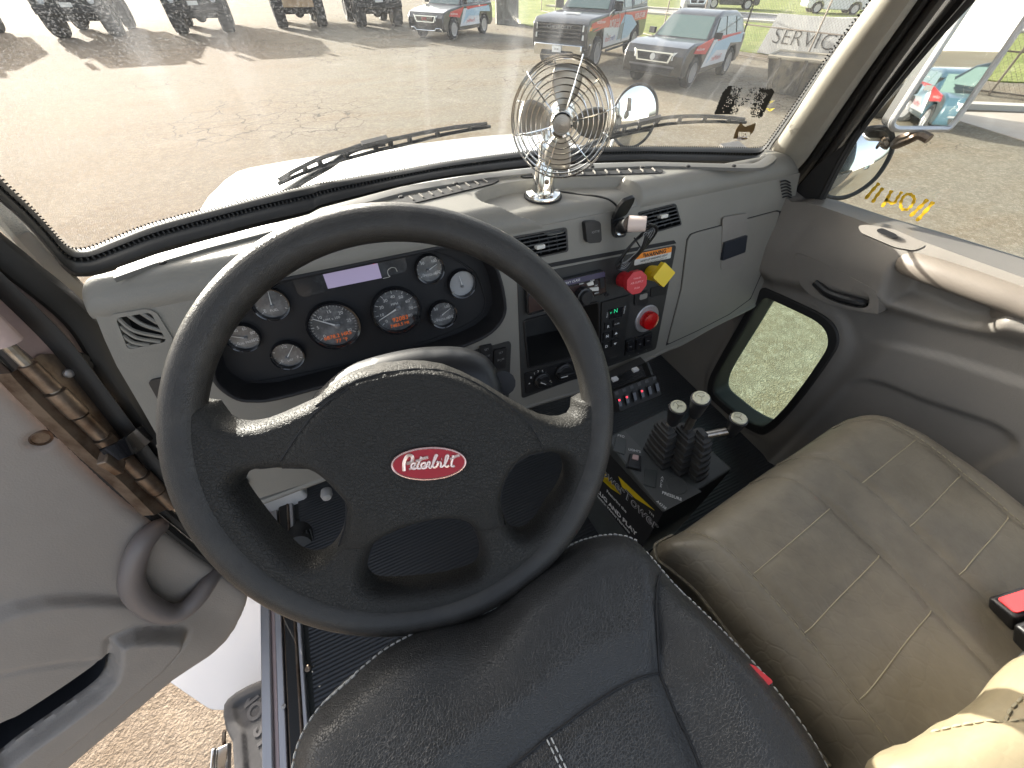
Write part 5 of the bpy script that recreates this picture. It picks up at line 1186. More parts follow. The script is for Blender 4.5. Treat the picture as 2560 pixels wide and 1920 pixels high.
b = MB(); hp_ = [((985,185),.006),((925,235),.030),((872,330),.040),((812,450),.042),((800,560),.042),((850,640),.042),((960,705),.042),((1070,730),.042),((1150,690),.042),((1215,610),.040),((1275,520),.030),((1322,455),.006)]
hp_ = [((492,205),.004),((470,222),.022),((437,262),.034),((412,325),.036),((408,385),.036),((440,437),.036),((505,475),.036),((560,468),.036),((608,428),.032),((640,385),.022),((664,350),.004)]; b.tube(smooth_poly([DD.at(z('Y', p), h) for p, h in hp_], 5), [.0145+.004*math.sin(math.pi*i/50) for i in range(51)], 16); b.build('grab_handle', mat('handle_plastic', (.17,.145,.135), .45, bump=('noise', 600, .2, .001)), ddoor)
MB().lathe([(.012,0),(.012,.003),(.009,.005),(.0085,.003),(0,.003)], DD.at(z('D', (248,1212)), .004), DD.n, 20).build('panel_screw', M_hinge, ddoor)
b = MB(); e_ = DD.uvs(z('D', [(-800,130),(-300,560),(0,840),(330,1180),(640,1480),(855,1659)])+z('H', [(1180,330),(1450,515)]), 0)
for off, r in ((-.0, .011), (.020, .008), (.036, .008)): b.tube([DD.w(p[0]+off, p[1]+off*.5, -.008) for p in e_], r, 8)
b.build('door_edge_seal', M_rubber, ddoor)
b = MB(); slab_uv(b, DD, [(p[0]+.035, p[1]) for p in do_uv], -.10, -.055); b.build('door_shell', M_body, ddoor)
b = MB(); li = pkt_i; lx_ = [a for a, c in li]; ly_ = [c for a, c in li]; slab_uv(b, DD, [(min(lx_)-.06, min(ly_)-.06), (max(lx_)+.02, min(ly_)-.06), (max(lx_)+.02, max(ly_)+.04), (min(lx_)-.06, max(ly_)+.04)], -.0545, -.0515); pw = sm2(pkt_i, 4); nn = len(pw)
def inset(i):
    t = (Vector(pw[(i+1) % nn])-Vector(pw[i-1])).normalized(); n_ = Vector((-t.y, t.x)); q = Vector(pw[i])
    if not inside(np.array([tuple(q+n_*.004)]), pw)[0]: n_ = -n_
    return tuple(q+n_*.004)
pw = [inset(i) for i in range(nn)]; hw_ = dd_h(np.array(sm2(pkt_i, 4)), 0); b.add([DD.w(q[0], q[1], hq-.003) for q, hq in zip(pw, hw_)]+[DD.w(q[0], q[1], -.0515) for q in pw], [(i, (i+1) % nn, nn+(i+1) % nn, nn+i) for i in range(nn)]); b.build('pocket_liner', mat('pocket_dark', (.022,.023,.027), .5), ddoor)
# piano hinge between post and door
hg = thing('door_hinge', 'long worn piano hinge between the open door and the painted post', 'hinge', tuple(Pl(JX.w(0,0,-.008), JX.n).at(z('D', (600,1050)))))
HPm = Pl(JX.w(0,0,-.006), JX.n, (0,0,1))
def hstrip(name, m, a, c, prof, h): pl = Pl(JX.w(0,0,h), JX.n, (0,0,1)); return ribbon(name, m, z('D', a), z('D', c), pl, prof, hg, 4)
hstrip('hinge_leaf', M_hinge, [(250,700),(380,722),(560,905),(800,1150),(1000,1370),(1200,1590)], [(180,742),(300,830),(470,1000),(700,1230),(900,1430),(1090,1620)], [(0,-.008),(0,0),(.5,.001),(1,0)], -.006)
hstrip('hinge_leaf', M_hinge, [(150,770),(290,870),(460,1030),(680,1250),(880,1450),(1060,1640)], [(60,820),(180,950),(330,1100),(560,1320),(760,1500),(950,1690)], [(0,0),(1,0),(1,-.02)], -.008)
A_ = Pl(JX.w(0,0,.0), JX.n).at(z('D', (165,765))); B_ = Pl(JX.w(0,0,.0), JX.n).at(z('D', (1075,1640))); ax = (B_-A_)
b = MB(); 
for i in range(7):
    t0, t1 = i/7, (i+.94)/7; b.tube([A_+ax*t0, A_+ax*(t0+.002), A_+ax*(t1-.002), A_+ax*t1], [.009, .0115, .0115, .009] if i % 2 else [.008, .0095, .0095, .008], 14)
b.build('hinge_knuckle', M_hinge, hg)
MB().tube([A_-ax*.12, A_+ax*1.02], .006, 10).build('hinge_pin', M_steel, hg)
MB().tube([A_-ax*.6, A_-ax*.10], .016, 12).build('hinge_rod', M_jamb, hg)
for p in ((415,820),(710,1110),(940,1345)): MB().lathe([(.006,0),(.006,.003),(.003,.005),(0,.005)], Pl(JX.w(0,0,-.004), JX.n).at(z('D', p)), JX.n, 12).build('hinge_rivet', M_alu, hg)
cks = MB(); q0, q1, q2 = [Pl(JX.w(0,0,h), JX.n).at(z('D', p)) for p, h in (((900,1180),.005),((800,1260),.035),((650,1330),.02))]
V = []
P = smooth_poly([q0, q1, q2], 8)
for i, q in enumerate(P): t = (P[min(i+1, len(P)-1)]-P[max(i-1, 0)]).normalized(); s_ = Vector((0,.05,1)).cross(t).cross(t).normalized(); nn_ = t.cross(s_); V += [q+s_*.014+nn_*.002, q-s_*.014+nn_*.002, q-s_*.014-nn_*.002, q+s_*.014-nn_*.002]
cks.add(V, [(i*4+a, i*4+(a+1) % 4, i*4+4+(a+1) % 4, i*4+4+a) for i in range(len(P)-1) for a in range(4)]); cks.build('check_strap', M_gloss, hg, angle=30)
bev(MB().box(q2+Vector((0,-.004,-.012)), .012, .022, .034).build('strap_bracket', M_hinge, hg), .002)
# ---------------- fan on the dash ----------------
M_wire = mat('chromed_wire', (.42,.40,.37), .18, 1); FC = Yp(.595).at((1405,303)); FN = Vector((-FC.x, -FC.y, .085)).normalized(); fp = Pl(FC, FN)
tF = FC.dot(CF); RF = 127/FPX*tF
fan = thing('dash_fan', 'chrome dashboard fan with wire cage and four blades standing in the dash tray', 'fan', tuple(Zp(-.284).at(z('N', (452,1385)))))
def ring(b, r, h, w_=.00085, n=64): b.tube([fp.w(r*math.cos(2*math.pi*i/n), r*math.sin(2*math.pi*i/n), h) for i in range(n)], w_, 6, True)
b = MB()
for f, h in ((1,.0), (.985,.006), (.955,.012), (.87,.022), (.775,.028), (.68,.032), (.585,.0345), (.49,.036), (.395,.037), (.30,.0375)): ring(b, RF*f, h)
b.build('front_guard', M_wire, fan)
b = MB()
for k in range(6):
    a = R(75+60*k); c_, s_ = math.cos(a), math.sin(a)
    b.tube(smooth_poly([fp.w(c_*RF*f, s_*RF*f, h) for f, h in ((1.03,-.002),(1.0,.004),(.955,.0135),(.87,.0235),(.68,.0335),(.45,.0375),(.2,.038))], 4), .0011, 6)
b.build('guard_spoke', M_chrome, fan)
b = MB()
for f, h in ((1,-.004), (.99,-.03), (.93,-.045), (.75,-.055), (.5,-.06)): ring(b, RF*f, h, .001)
for k in range(6):
    a = R(45+60*k); c_, s_ = math.cos(a), math.sin(a); b.tube(smooth_poly([fp.w(c_*RF*f, s_*RF*f, h) for f, h in ((1.0,.0),(1.0,-.02),(.95,-.043),(.75,-.056),(.3,-.062))], 4), .0011, 6)
b.build('rear_guard', M_chrome, fan)
h0 = MB().lathe([(RF*.235,.030),(RF*.235,.040),(RF*.20,.046),(RF*.165,.044),(RF*.16,.040)], FC, FN, 36).build('hub_ring', M_chrome, fan)
b = MB()
for f in (.15,.125,.10,.075,.05,.025): ring(b, RF*f, .0412, .0003, 32)
b.build('hub_groove', M_blackm, h0); MB().lathe([(RF*.16,.040),(0,.041)], FC, FN, 30).build('hub_disc', M_steel, h0)
for k in range(4):
    a0 = R(92+90*k-4); V = []; nr, na = 8, 8
    for i in range(nr):
        r = RF*(.16+.70*i/(nr-1)); hw = .20+.36*min(1, i/3)-.14*max(0, (i-5)/2)**2
        for j in range(na):
            t = j/(na-1)-.5; a = a0+t*2*hw*.85*(RF*.55/r)**.5; V.append(fp.w(r*math.cos(a), r*math.sin(a), -.008+t*.030*(.6+.4*i/nr)+.006*t*t))
    b = MB().add(V, [(i*na+j, i*na+j+1, (i+1)*na+j+1, (i+1)*na+j) for i in range(nr-1) for j in range(na-1)])
    o = b.build('blade', mat('brushed_blade', (.34,.32,.29), .32, .7, bump=('noise', 40, .2, .004)), fan); md = o.modifiers.new('s', 'SOLIDIFY'); md.thickness = .0008
MB().lathe([(0,-.028),(RF*.22,-.03),(RF*.30,-.05),(RF*.30,-.085),(RF*.2,-.10),(0,-.10)], FC, FN, 28).build('motor', M_chrome, fan)
sb = fan.location.copy(); stp_ = FC-FN*.065
b = MB(); b.lathe([(.0325,0),(.0325,.003),(.031,.006),(.024,.0075),(.021,.010),(.0195,.016),(.0165,.050),(.0125,.058),(.012,.062),(.013,.085),(.010,.09)], sb, (0,0,1), 36); b.tube([sb+Vector((0,0,.085)), sb+Vector((0,.002,.10)), stp_], .0075, 12)
b.build('stand', M_chrome, fan)
MB().lathe([(.035,0),(.035,.0015),(.033,.002)], sb-Vector((0,0,.001)), (0,0,1), 32).build('stand_gasket', M_blackm, fan)
for k in range(3): a = R(200+75*k); MB().lathe([(.0032,.006),(.0032,.008),(0,.009)], sb+Vector((math.cos(a)*.027, math.sin(a)*.027, 0)), (0,0,1), 12).build('stand_screw', M_steel, fan)
MB().lathe([(.004,0),(.004,.003),(0,.004)], sb+Vector((-.004,-.017,.03)), (-.2,-1,.1), 10).build('set_screw', M_hinge, fan)
# ---------------- wipers ----------------
def outg(p, k=1.02): return on_glass(p)*k
def wiper(label, blade, arm, n_):
    t = thing('windshield_wiper', label, 'wiper', tuple(outg(blade[-1])))
    P = smooth_poly([outg(p) for p in blade], 8); MB().tube(P, .0032, 6).build('wiper_rubber', M_blackm, t)
    up = Vector((0,-.25,1)).normalized(); b = MB(); m_ = len(P)
    b.tube([P[int(m_*f)]+up*(.003+.012*math.sin(math.pi*f)**.7) for f in np.linspace(.04, .96, 20)], .0036, 6)
    for f in np.linspace(.1, .9, n_): q = P[int(m_*f)]; b.tube([q, q+up*(.003+.012*math.sin(math.pi*f)**.7)], .005, 6)
    b.box(P[m_//2]+up*.016, .05, .012, .009, ((P[m_//2+2]-P[m_//2-2]).normalized(), (P[m_//2+2]-P[m_//2-2]).normalized().cross(up), up))
    b.build('wiper_frame', M_rubber, t)
    MB().tube(smooth_poly([outg(p, 1.045) for p in arm], 5), [.007]*3+[.006]*(5*(len(arm)-1)-2), 8).build('wiper_arm', M_rubber, t)
wiper('left windshield wiper lying diagonally above the white hood', z('W', [(2030,88),(1740,140),(1480,205),(1330,238),(1040,318),(880,375),(725,443)]), z('W', [(700,560),(760,500),(900,410),(1040,330),(1150,250),(1250,210),(1380,190)]), 9)
wiper('right windshield wiper that runs from behind the fan to the peeled brown sticker', z('C', [(505,752),(240,748),(0,765)])+z('N', [(1300,765),(1120,785),(900,830)]), z('N', [(700,1000),(900,900),(1090,825),(1300,770),(1500,735)]), 8)
# ---------------- hood, cowl and fender ----------------
M_hood = mat('hood_white', (.62,.61,.60), .28, coat=.8, var=((.74,.74,.75), 3, .4, .7))
V = []; xs = np.linspace(-.62, 1.20, 60); ys = np.linspace(.93, 2.5, 60)
for x in xs:
    for y in ys:
        dx = abs(x-.29)+max(0, y-1.15)**2*.45; zz = -.405-.05*(y-.93)-1.1*max(0, y-1.5)**2-.12*max(0, dx-.30)**2-14*max(0, dx-.60)**2
        V.append((x, y, max(zz, -1.5)))
b = MB().add(V, [(i*60+j, i*60+j+1, (i+1)*60+j+1, (i+1)*60+j) for i in range(59) for j in range(59)])
hd = b.build('truck_hood', M_hood, None); setp(hd, 'bright white sloping truck hood beyond the windshield', 'hood')
b = MB(); b.box((-.36,.95,-1.10), .10, .6, 1.05); b.box((-.425,.80,-.75), .03, .34, .62); b.box((-.425,.74,-1.0), .028, .46, .5); b.box((.30,.90,-.42), .9, .05, .10); bev(b.build('cowl_side', M_body, cab), .01)
lf = Zp(-1.45); fd = slab('fender_skirt', lf, z('H', [(1480,560),(1700,560),(1700,1300),(1450,1300),(1360,1303),(1290,1300),(1200,1240),(1100,1170),(1010,1110),(900,1000),(1000,700)]), -.35, 0, M_body, None, r=.05, bevel=.03)
setp(fd, 'curved white fender panel seen below the open driver door', 'fender')
bx = thing('battery_box', 'dark grey battery box step with raised letters on its lid beside the sill', 'battery box', tuple(Zp(-1.55).at(z('H', (1550,1700)))))
bp2 = Zp(-1.38); outb = z('H', [(1372,1330),(1378,1270),(1400,1235),(1450,1195),(1520,1155),(1615,1115),(1900,1010),(1900,2300),(1440,2300),(1440,1659),(1430,1500),(1390,1420)])
inflate('box_lid', bp2, bp2.uvs(outb), .006, lambda P, D: .012*np.sqrt(1-(1-np.clip(D/.012, 0, 1))**2)-.008*sstep(D, .026, .034), mat('lid_grey', (.05,.048,.048), .7, var=((.08,.076,.076), 12, .4, .7), bump=('noise', 300, .1, .001)), bx, skirt=-.35)
for s, p, sz, an_ in (('NO STEP', (1600,1400), .052, -72), ('EXAMINE', (1490,1640), .022, -80)): text_on('raised_letters', s, bp2, z('H', p), sz, mat('lid_letter', (.09,.085,.085), .6), bx, .006, an_, bold=.03)
b = MB(); q = Zp(-1.42).at(z('H', (1375,1620))); b.box(q, .03, .07, .02); b.box(q+Vector((-.018,0,.005)), .012, .075, .03); bev(b.build('lid_latch', M_chrome, bx), .005, 3)
MB().tube([Zp(-1.42).at(z('H', (1385,1560))), Zp(-1.42).at(z('H', (1375,1500))), Zp(-1.40).at(z('H', (1378,1430)))], .005, 8).build('latch_rod', M_hinge, bx)
# ---------------- mirrors ----------------
M_mir = mat('mirror_glass', (.86,.88,.86), .015, 1)
def refl_n(c, target): d = Vector(c).normalized(); r = Vector(target).normalized(); return (r-d).normalized()
hc = Yp(1.55).at((1586,293)); hn = refl_n(hc, (.30,-.95,.02)); hmir = thing('hood_mirror', 'round convex mirror mounted on the hood behind the fan', 'mirror', tuple(hc-Vector((0,0,.12))))
tt = hc.dot(CF); rh = 58/FPX*tt
def convex(name_g, c, n_, ra, rb, ey, parent, bulge):
    n_ = n_.normalized(); ey = (Vector(ey)-n_*Vector(ey).dot(n_)).normalized(); ex = ey.cross(n_); V = [c+n_*bulge]; nr, na = 8, 40
    for i in range(1, nr+1):
        f = i/nr
        for k in range(na): a = 2*math.pi*k/na; V.append(c+ex*math.cos(a)*ra*f+ey*math.sin(a)*rb*f+n_*bulge*(1-f*f))
    Fc = [(0, 1+k, 1+(k+1) % na) for k in range(na)]+[(1+i*na+k, 1+i*na+(k+1) % na, 1+(i+1)*na+(k+1) % na, 1+(i+1)*na+k) for i in range(nr-1) for k in range(na)]
    MB().add(V, Fc).build(name_g, M_mir, parent)
    P = [c+ex*math.cos(2*math.pi*k/48)*ra+ey*math.sin(2*math.pi*k/48)*rb for k in range(48)]; b = MB().tube(P, max(.004, ra*.055), 8, True)
    bk = [c-n_*.06+ex*math.cos(2*math.pi*k/48)*ra*.5+ey*math.sin(2*math.pi*k/48)*rb*.5 for k in range(48)]; b.add(P+bk, [(k, (k+1) % 48, 48+(k+1) % 48, 48+k) for k in range(48)]+[tuple(range(48, 96))]); b.build('mirror_shell', M_rubber if ra < .12 else M_steel, parent)
convex('mirror_glass', hc, hn, rh*1.05, rh*1.12, (0,0,1), hmir, .016)
MB().tube([hc-hn*.04, hc-hn*.06+Vector((-.04,.02,-.10)), hc+Vector((-.10,.05,-.40))], .012, 10).build('mirror_arm', M_chrome, hmir)
XM = Xp(1.32)
cor = [XM.at(z('C', p)) for p in ((2080,-260),(1385,790),(1750,790),(2440,-190))]
mc = (cor[0]+cor[1]+cor[2]+cor[3])/4; mn2 = refl_n(mc, (.42,-.90,-.03))
MPl = Pl(mc, mn2, None); q = [MPl.uv(z('C', p)) for p in ((2080,-300),(1390,760),(1415,792),(1745,792),(1785,745),(2480,-270))]
smir = thing('side_mirror', 'tall rectangular side mirror outside the passenger window', 'mirror', tuple(XM.at(z('C', (1560,830)))))
rp = round_poly(q, .018); b = MB(); slab_uv(b, MPl, rp, .0, .002); b.build('mirror_glass', M_mir, smir, smooth=False)
b = MB(); b.tube([MPl.w(p[0], p[1], .001) for p in rp], .007, 8, True); b.build('mirror_frame', M_alu, smir); b = MB(); cq = np.mean(rp, 0); slab_uv(b, MPl, [(cq[0]+(p[0]-cq[0])*1.01, cq[1]+(p[1]-cq[1])*1.01) for p in rp], -.03, -.002); b.build('mirror_housing', M_rubber, smir)
MB().tube(smooth_poly([XM.at(z('C', p)) for p in ((1540,800),(1500,835),(1450,850),(1420,890),(1500,860),(1570,830),(1630,855))], 4), .010, 8).build('mirror_bracket', M_hinge, smir)
XC = Xp(1.27); cc_ = XC.at(z('C', (1205,1005))); cn_ = refl_n(cc_, (.35,-.93,-.02)); cmir = thing('convex_mirror', 'oval convex mirror below the rectangular mirror outside the passenger window', 'mirror', tuple(cc_-Vector((0,0,.1))))
CPl = Pl(cc_, cn_); ext = sm2([CPl.uv(z('C', p)) for p in ((1300,785),(1380,800),(1405,870),(1385,960),(1310,1080),(1220,1160),(1120,1210),(1030,1215),(990,1190),(1000,1110),(1060,1000),(1130,890),(1210,810))], 4)
cN = np.mean(ext, 0); V = [CPl.w(cN[0], cN[1], .022)]; nr = 8; na = len(ext)
for i in range(1, nr+1):
    f = i/nr; V += [CPl.w(cN[0]+(p[0]-cN[0])*f, cN[1]+(p[1]-cN[1])*f, .022*(1-f*f)) for p in ext]
MB().add(V, [(0, 1+k, 1+(k+1) % na) for k in range(na)]+[(1+i*na+k, 1+i*na+(k+1) % na, 1+(i+1)*na+(k+1) % na, 1+(i+1)*na+k) for i in range(nr-1) for k in range(na)]).build('mirror_glass', M_mir, cmir)
b = MB(); b.tube([CPl.w(p[0], p[1], 0) for p in ext], .006, 8, True); b.add([CPl.w(p[0], p[1], -.002) for p in ext]+[CPl.w(cN[0]+(p[0]-cN[0])*.6, cN[1]+(p[1]-cN[1])*.6, -.05) for p in ext], [(k, (k+1) % na, na+(k+1) % na, na+k) for k in range(na)]+[tuple(range(na, 2*na))]); b.build('mirror_shell', M_rubber, cmir)
# ---------------- ground ----------------
def ground_mat():
    m = bpy.data.materials.new('worn_asphalt'); m.use_nodes = True; N = m.node_tree.nodes; L_ = m.node_tree.links; b = N['Principled BSDF']; b.inputs['Roughness'].default_value = .95; b.inputs['Specular IOR Level'].default_value = .08
    tc = N.new('ShaderNodeTexCoord')
    def noise(s, d=4, st=(1,1,1), rot=0, ro=.6):
        mp = N.new('ShaderNodeMapping'); mp.inputs['Scale'].default_value = st; mp.inputs['Rotation'].default_value = (0,0,rot); L_.new(tc.outputs['Object'], mp.inputs[0])
        n = N.new('ShaderNodeTexNoise'); n.inputs['Scale'].default_value = s; n.inputs['Detail'].default_value = d; n.inputs['Roughness'].default_value = ro; L_.new(mp.outputs[0], n.inputs['Vector']); return n.outputs[0]
    def rng(o, a, c, e, f):
        r = N.new('ShaderNodeMapRange'); r.inputs[1].default_value = a; r.inputs[2].default_value = c; r.inputs[3].default_value = e; r.inputs[4].default_value = f; L_.new(o, r.inputs[0]); return r.outputs[0]
    def mix(f, a, c, mode='MIX'):
        x = N.new('ShaderNodeMix'); x.data_type = 'RGBA'; x.blend_type = mode
        if isinstance(f, float): x.inputs[0].default_value = f
        else: L_.new(f, x.inputs[0])
        for i, v in ((6, a), (7, c)):
            if isinstance(v, tuple): x.inputs[i].default_value = (*v, 1)
            else: L_.new(v, x.inputs[i])
        return x.outputs[2]
    c = mix(rng(noise(.22, 5), .38, .62, 0, 1), (.225,.180,.115), (.225,.20,.15))
    c = mix(rng(noise(.9, 6, (.25,1,1), .35), .5, .68, 0, .8), c, (.21,.145,.075))
    c = mix(rng(noise(.35, 4, (1,1,1)), .58, .72, 0, .9), c, (.30,.27,.215))
    c = mix(rng(noise(38, 3, ro=.8), .42, .66, 0, .5), c, (.12,.10,.07))
    c = mix(rng(noise(11, 4, ro=.7), .52, .7, 0, .45), c, (.38,.33,.235))
    c = mix(rng(noise(4.5, 8, (.5,1,1), .3, ro=.85), .45, .64, 0, .42), c, (.15,.12,.08))
    c = mix(rng(noise(16, 5, ro=.9), .50, .62, 0, .5), c, (.40,.36,.28))
    # cracks
    dn = N.new('ShaderNodeTexNoise'); dn.inputs['Scale'].default_value = 1.6; dn.inputs['Detail'].default_value = 5; L_.new(tc.outputs['Object'], dn.inputs['Vector'])
    ad = N.new('ShaderNodeMix'); ad.data_type = 'RGBA'; ad.blend_type = 'LINEAR_LIGHT'; ad.inputs[0].default_value = .35; L_.new(tc.outputs['Object'], ad.inputs[6]); L_.new(dn.outputs[1], ad.inputs[7])
    vo = N.new('ShaderNodeTexVoronoi'); vo.feature = 'DISTANCE_TO_EDGE'; vo.inputs['Scale'].default_value = 1.5; L_.new(ad.outputs[2], vo.inputs['Vector'])
    cr = rng(vo.outputs['Distance'], .008, .022, 1, 0); sy_ = N.new('ShaderNodeSeparateXYZ'); L_.new(tc.outputs['Object'], sy_.inputs[0]); mk = rng(noise(.16, 2), .48, .56, 0, 1)
    ml = N.new('ShaderNodeMath'); ml.operation = 'MULTIPLY'; L_.new(cr, ml.inputs[0]); L_.new(mk, ml.inputs[1]); m2_ = N.new('ShaderNodeMath'); m2_.operation = 'MULTIPLY'; L_.new(ml.outputs[0], m2_.inputs[0]); L_.new(rng(sy_.outputs[1], 2.5, 4, 0, 1), m2_.inputs[1]); ml = m2_
    pk_ = rng(sy_.outputs[0], 2, -1.5, 0, 1); c = mix(pk_, c, (1.0,.86,.78), 'MULTIPLY')
    c = mix(ml.outputs[0], c, (.07,.055,.04)); dk = N.new('ShaderNodeHueSaturation'); dk.inputs['Value'].default_value = .88; dk.inputs['Saturation'].default_value = .86; L_.new(c, dk.inputs['Color']); L_.new(dk.outputs[0], b.inputs['Base Color'])
    bu = N.new('ShaderNodeBump'); bu.inputs['Strength'].default_value = .9; bu.inputs['Distance'].default_value = .012; L_.new(noise(75, 3), bu.inputs['Height']); L_.new(bu.outputs[0], b.inputs['Normal'])
    return m
g = MB(); g.add([(-150,-150,GZ),(200,-150,GZ),(200,250,GZ),(-150,250,GZ)], [(0,1,2,3)]); gr = g.build('ground', ground_mat(), None, smooth=False); setp(gr, 'worn tan asphalt yard with cracks and dust', 'ground', kind='structure')
M_grass = mat('grass', (.13,.165,.022), .9, var=((.22,.235,.06), 1.5, .4, .65), bump=('noise', 9, 1.0, .1))
def patch(name, pts, m, h, label, cat, kind='structure'):
    b = MB(); b.prism([Vector((p[0], p[1], GZ-.02)) for p in pts], [Vector((p[0], p[1], GZ+h)) for p in pts]); o = b.build(name, m, None, smooth=False); setp(o, label, cat, kind=kind); return o
# lawn beyond the fence with a street behind
patch('grass_verge', [(13.4,26),(15.8,27.5),(18,15),(21,7.6),(60,-16),(100,10),(60,60),(13.6,45)], M_grass, .03, 'green grass verge beyond the yard fence', 'grass')
patch('street', [(22,40),(26,40),(36,24),(90,8),(90,2),(33,18)], mat('street_asphalt', (.20,.19,.185), .8, var=((.26,.25,.24), .8, .4, .7)), .045, 'grey street running behind the grass verge', 'street')
patch('street_kerb', [(21.4,40),(22,40),(33,18),(90,2),(90,1),(32.4,17.4)], mat('kerb_concrete', (.45,.42,.37), .8), .13, 'pale concrete kerb of the street', 'kerb')
patch('street_kerb', [(26.0,41),(26.6,41),(36.6,24.8),(90,9),(90,8),(36,24)], mat('kerb_concrete', (.45,.42,.37), .8), .13, 'far pale concrete kerb of the street', 'kerb')
patch('yard_apron', [(14.5,6.2),(17,5.0),(40,-8),(40,-12),(12,-2)], mat('apron', (.42,.37,.31), .8, var=((.34,.28,.22), .6, .4, .7)), .012, 'reddish concrete apron by the passenger side kerb', 'pavement')
patch('yard_kerb', [(14.2,6.9),(14.5,7.1),(36,-6),(36,-6.6)], mat('kerb_concrete', (.45,.42,.37), .8), .12, 'low pale kerb right of the truck', 'kerb')
# ---------------- vehicles ----------------
M_tyre = mat('tyre', (.022,.022,.022), .8); M_wglass = mat('car_glass', (.10,.145,.13), .08, 0, coat=.8)
M_cblk = mat('car_black', (.022,.022,.023), .3, coat=.8, var=((.06,.055,.05), 3, .4, .7)); M_cwht = mat('car_livery_white', (.62,.63,.66), .35, coat=.5)
M_cred = mat('car_livery_red', (.58,.035,.045), .35, coat=.5); M_cblue = mat('livery_blue', (.06,.08,.4), .4); M_lblue = mat('livery_pale_blue', (.36,.50,.60), .4); M_lamp = mat('headlamp', (.55,.56,.55), .15, coat=1); M_amber = mat('amber_lamp', (.7,.25,.03), .3)
class Car:
    def __init__(s, name, label, cat, pos, fwd, group=None):
        s.f = Vector((fwd[0], fwd[1], 0)).normalized(); s.r = Vector((s.f.y, -s.f.x, 0)); s.p = Vector((pos[0], pos[1], GZ)); s.t = thing(name, label, cat, tuple(s.p), group)
    def w(s, x, y, zz): return s.p+s.r*x+s.f*y+Vector((0,0,zz))
    def prof(s, name, m, P, hw, parent=None, bevel=.05, hw2=None, z2=0):
        """side profile (y, z) extruded across; half width shrinks to hw2 above z2"""
        def W(zz): return hw if hw2 is None or zz <= z2 else hw+(hw2-hw)*min(1, (zz-z2)/.6)
        A = [s.w(-W(q[1]), q[0], q[1]) for q in P]; B_ = [s.w(W(q[1]), q[0], q[1]) for q in P]; b = MB().prism(A, B_); return bev(b.build(name, m, parent or s.t), bevel, 3)
    def quad(s, name, m, P, parent=None, th=.012, bevel=0):
        P = [s.w(*q) for q in P]; n_ = (P[1]-P[0]).cross(P[2]-P[0]).normalized(); b = MB().prism([q-n_*th/2 for q in P], [q+n_*th/2 for q in P]); return b.build(name, m, parent or s.t, smooth=False)
    def wheel(s, x, y, r, wd, rim=M_alu, spokes=6):
        c = s.w(x, y, r); sd_ = s.r*(1 if x > 0 else -1); t = thing('wheel', None, None); t.parent = s.t; t.location = c-s.t.location
        MB().lathe([(r*.62,-wd/2),(r*.93,-wd/2),(r,-wd*.35),(r,wd*.35),(r*.93,wd/2),(r*.64,wd/2),(r*.60,wd*.3)], c, sd_, 28).build('tyre', M_tyre, t)
        b = MB(); b.lathe([(r*.64,wd*.42),(r*.66,wd*.52),(r*.58,wd*.5),(r*.56,wd*.2)], c, sd_, 28); b.lathe([(r*.14,wd*.2),(r*.14,wd*.48),(0,wd*.48)], c, sd_, 14)
        for k in range(spokes):
            a = 2*math.pi*k/spokes; d = s.f*math.cos(a)+Vector((0,0,math.sin(a))); b.box(c+d*r*.36+sd_*wd*.4, r*.5, r*.13, wd*.1, (d, sd_.cross(d), sd_))
        b.build('rim', rim, t); MB().lathe([(r*.6,0),(r*.6,wd*.15),(0,wd*.15)], c, sd_, 24).build('brake_disc', M_blackm, t)
    def text(s, name, txt, m, x, y, zz, size, side=1, parent=None, bold=.02, slope=0):
        b = MB(); d = s.f*(-side) if side > 0 else s.f; sx_ = 1
        d = -s.f if side > 0 else s.f
        b.text(txt, size, lambda a, c, e: s.w(x, y, zz)+d*a+Vector((0,0,1))*(c+slope*a)); return b.build(name, m, parent or s.t, smooth=False)
def near(fn, fwd, back, half, side): # centre on the front axle from the near wheel point
    f = Vector((fwd[0], fwd[1], 0)).normalized(); r = Vector((f.y, -f.x, 0)); p = Vector((fn[0], fn[1], 0))-r*side*half; return (p.x, p.y)
def lib_side(c, S, y0, y1, z0, z1): pass
# pick-up; the camera looks at its left side (negative x)
fw = (-.82,-.57)
pu = Car('pickup_truck', 'black pickup truck with red and white livery and chrome bumper parked beside the fence', 'pickup truck', near((9.55,14.3), fw, 0, .84, 1 if False else -1), fw)
S = -1
body = [(.95,.55),(1.0,.75),(.98,1.15),(.80,1.28),(-1.0,1.36),(-5.0,1.36),(-5.05,.65),(-4.9,.5),(-4.35,.5),(-4.25,.75),(-4.0,.98),(-3.6,.98),(-3.35,.75),(-3.25,.45),(-.52,.45),(-.45,.75),(-.2,.95),(.2,.95),(.42,.75),(.5,.5)]
pu.prof('body', M_cblk, body, .98, bevel=.04)
pu.prof('cabin', M_cblk, [(-.95,1.34),(-1.65,1.90),(-1.9,1.96),(-3.0,1.96),(-3.12,1.34)], .94, bevel=.04, hw2=.78, z2=1.36)
pu.prof('bed_canopy', mat('canopy_grey', (.12,.12,.12), .4, coat=.3), [(-3.14,1.34),(-3.16,1.94),(-4.9,1.94),(-5.0,1.34)], .94, bevel=.05, hw2=.80, z2=1.36)
pu.quad('windshield', M_wglass, [(-.78,-1.03,1.42),(.78,-1.03,1.42),(.68,-1.60,1.885),(-.68,-1.60,1.885)], th=.02)
def side_q(c, nm, m, P, x0, x1, zb, off=.012, parent=None):
    """panel on the seen side: P in (y, z); x follows the tumblehome"""
    def X_(zz): return (x0 if zz <= zb else x0+(x1-x0)*min(1, (zz-zb)/.6))+off
    return c.quad(nm, m, [(S*X_(q[1]), q[0], q[1]) for q in P], parent, th=.014)
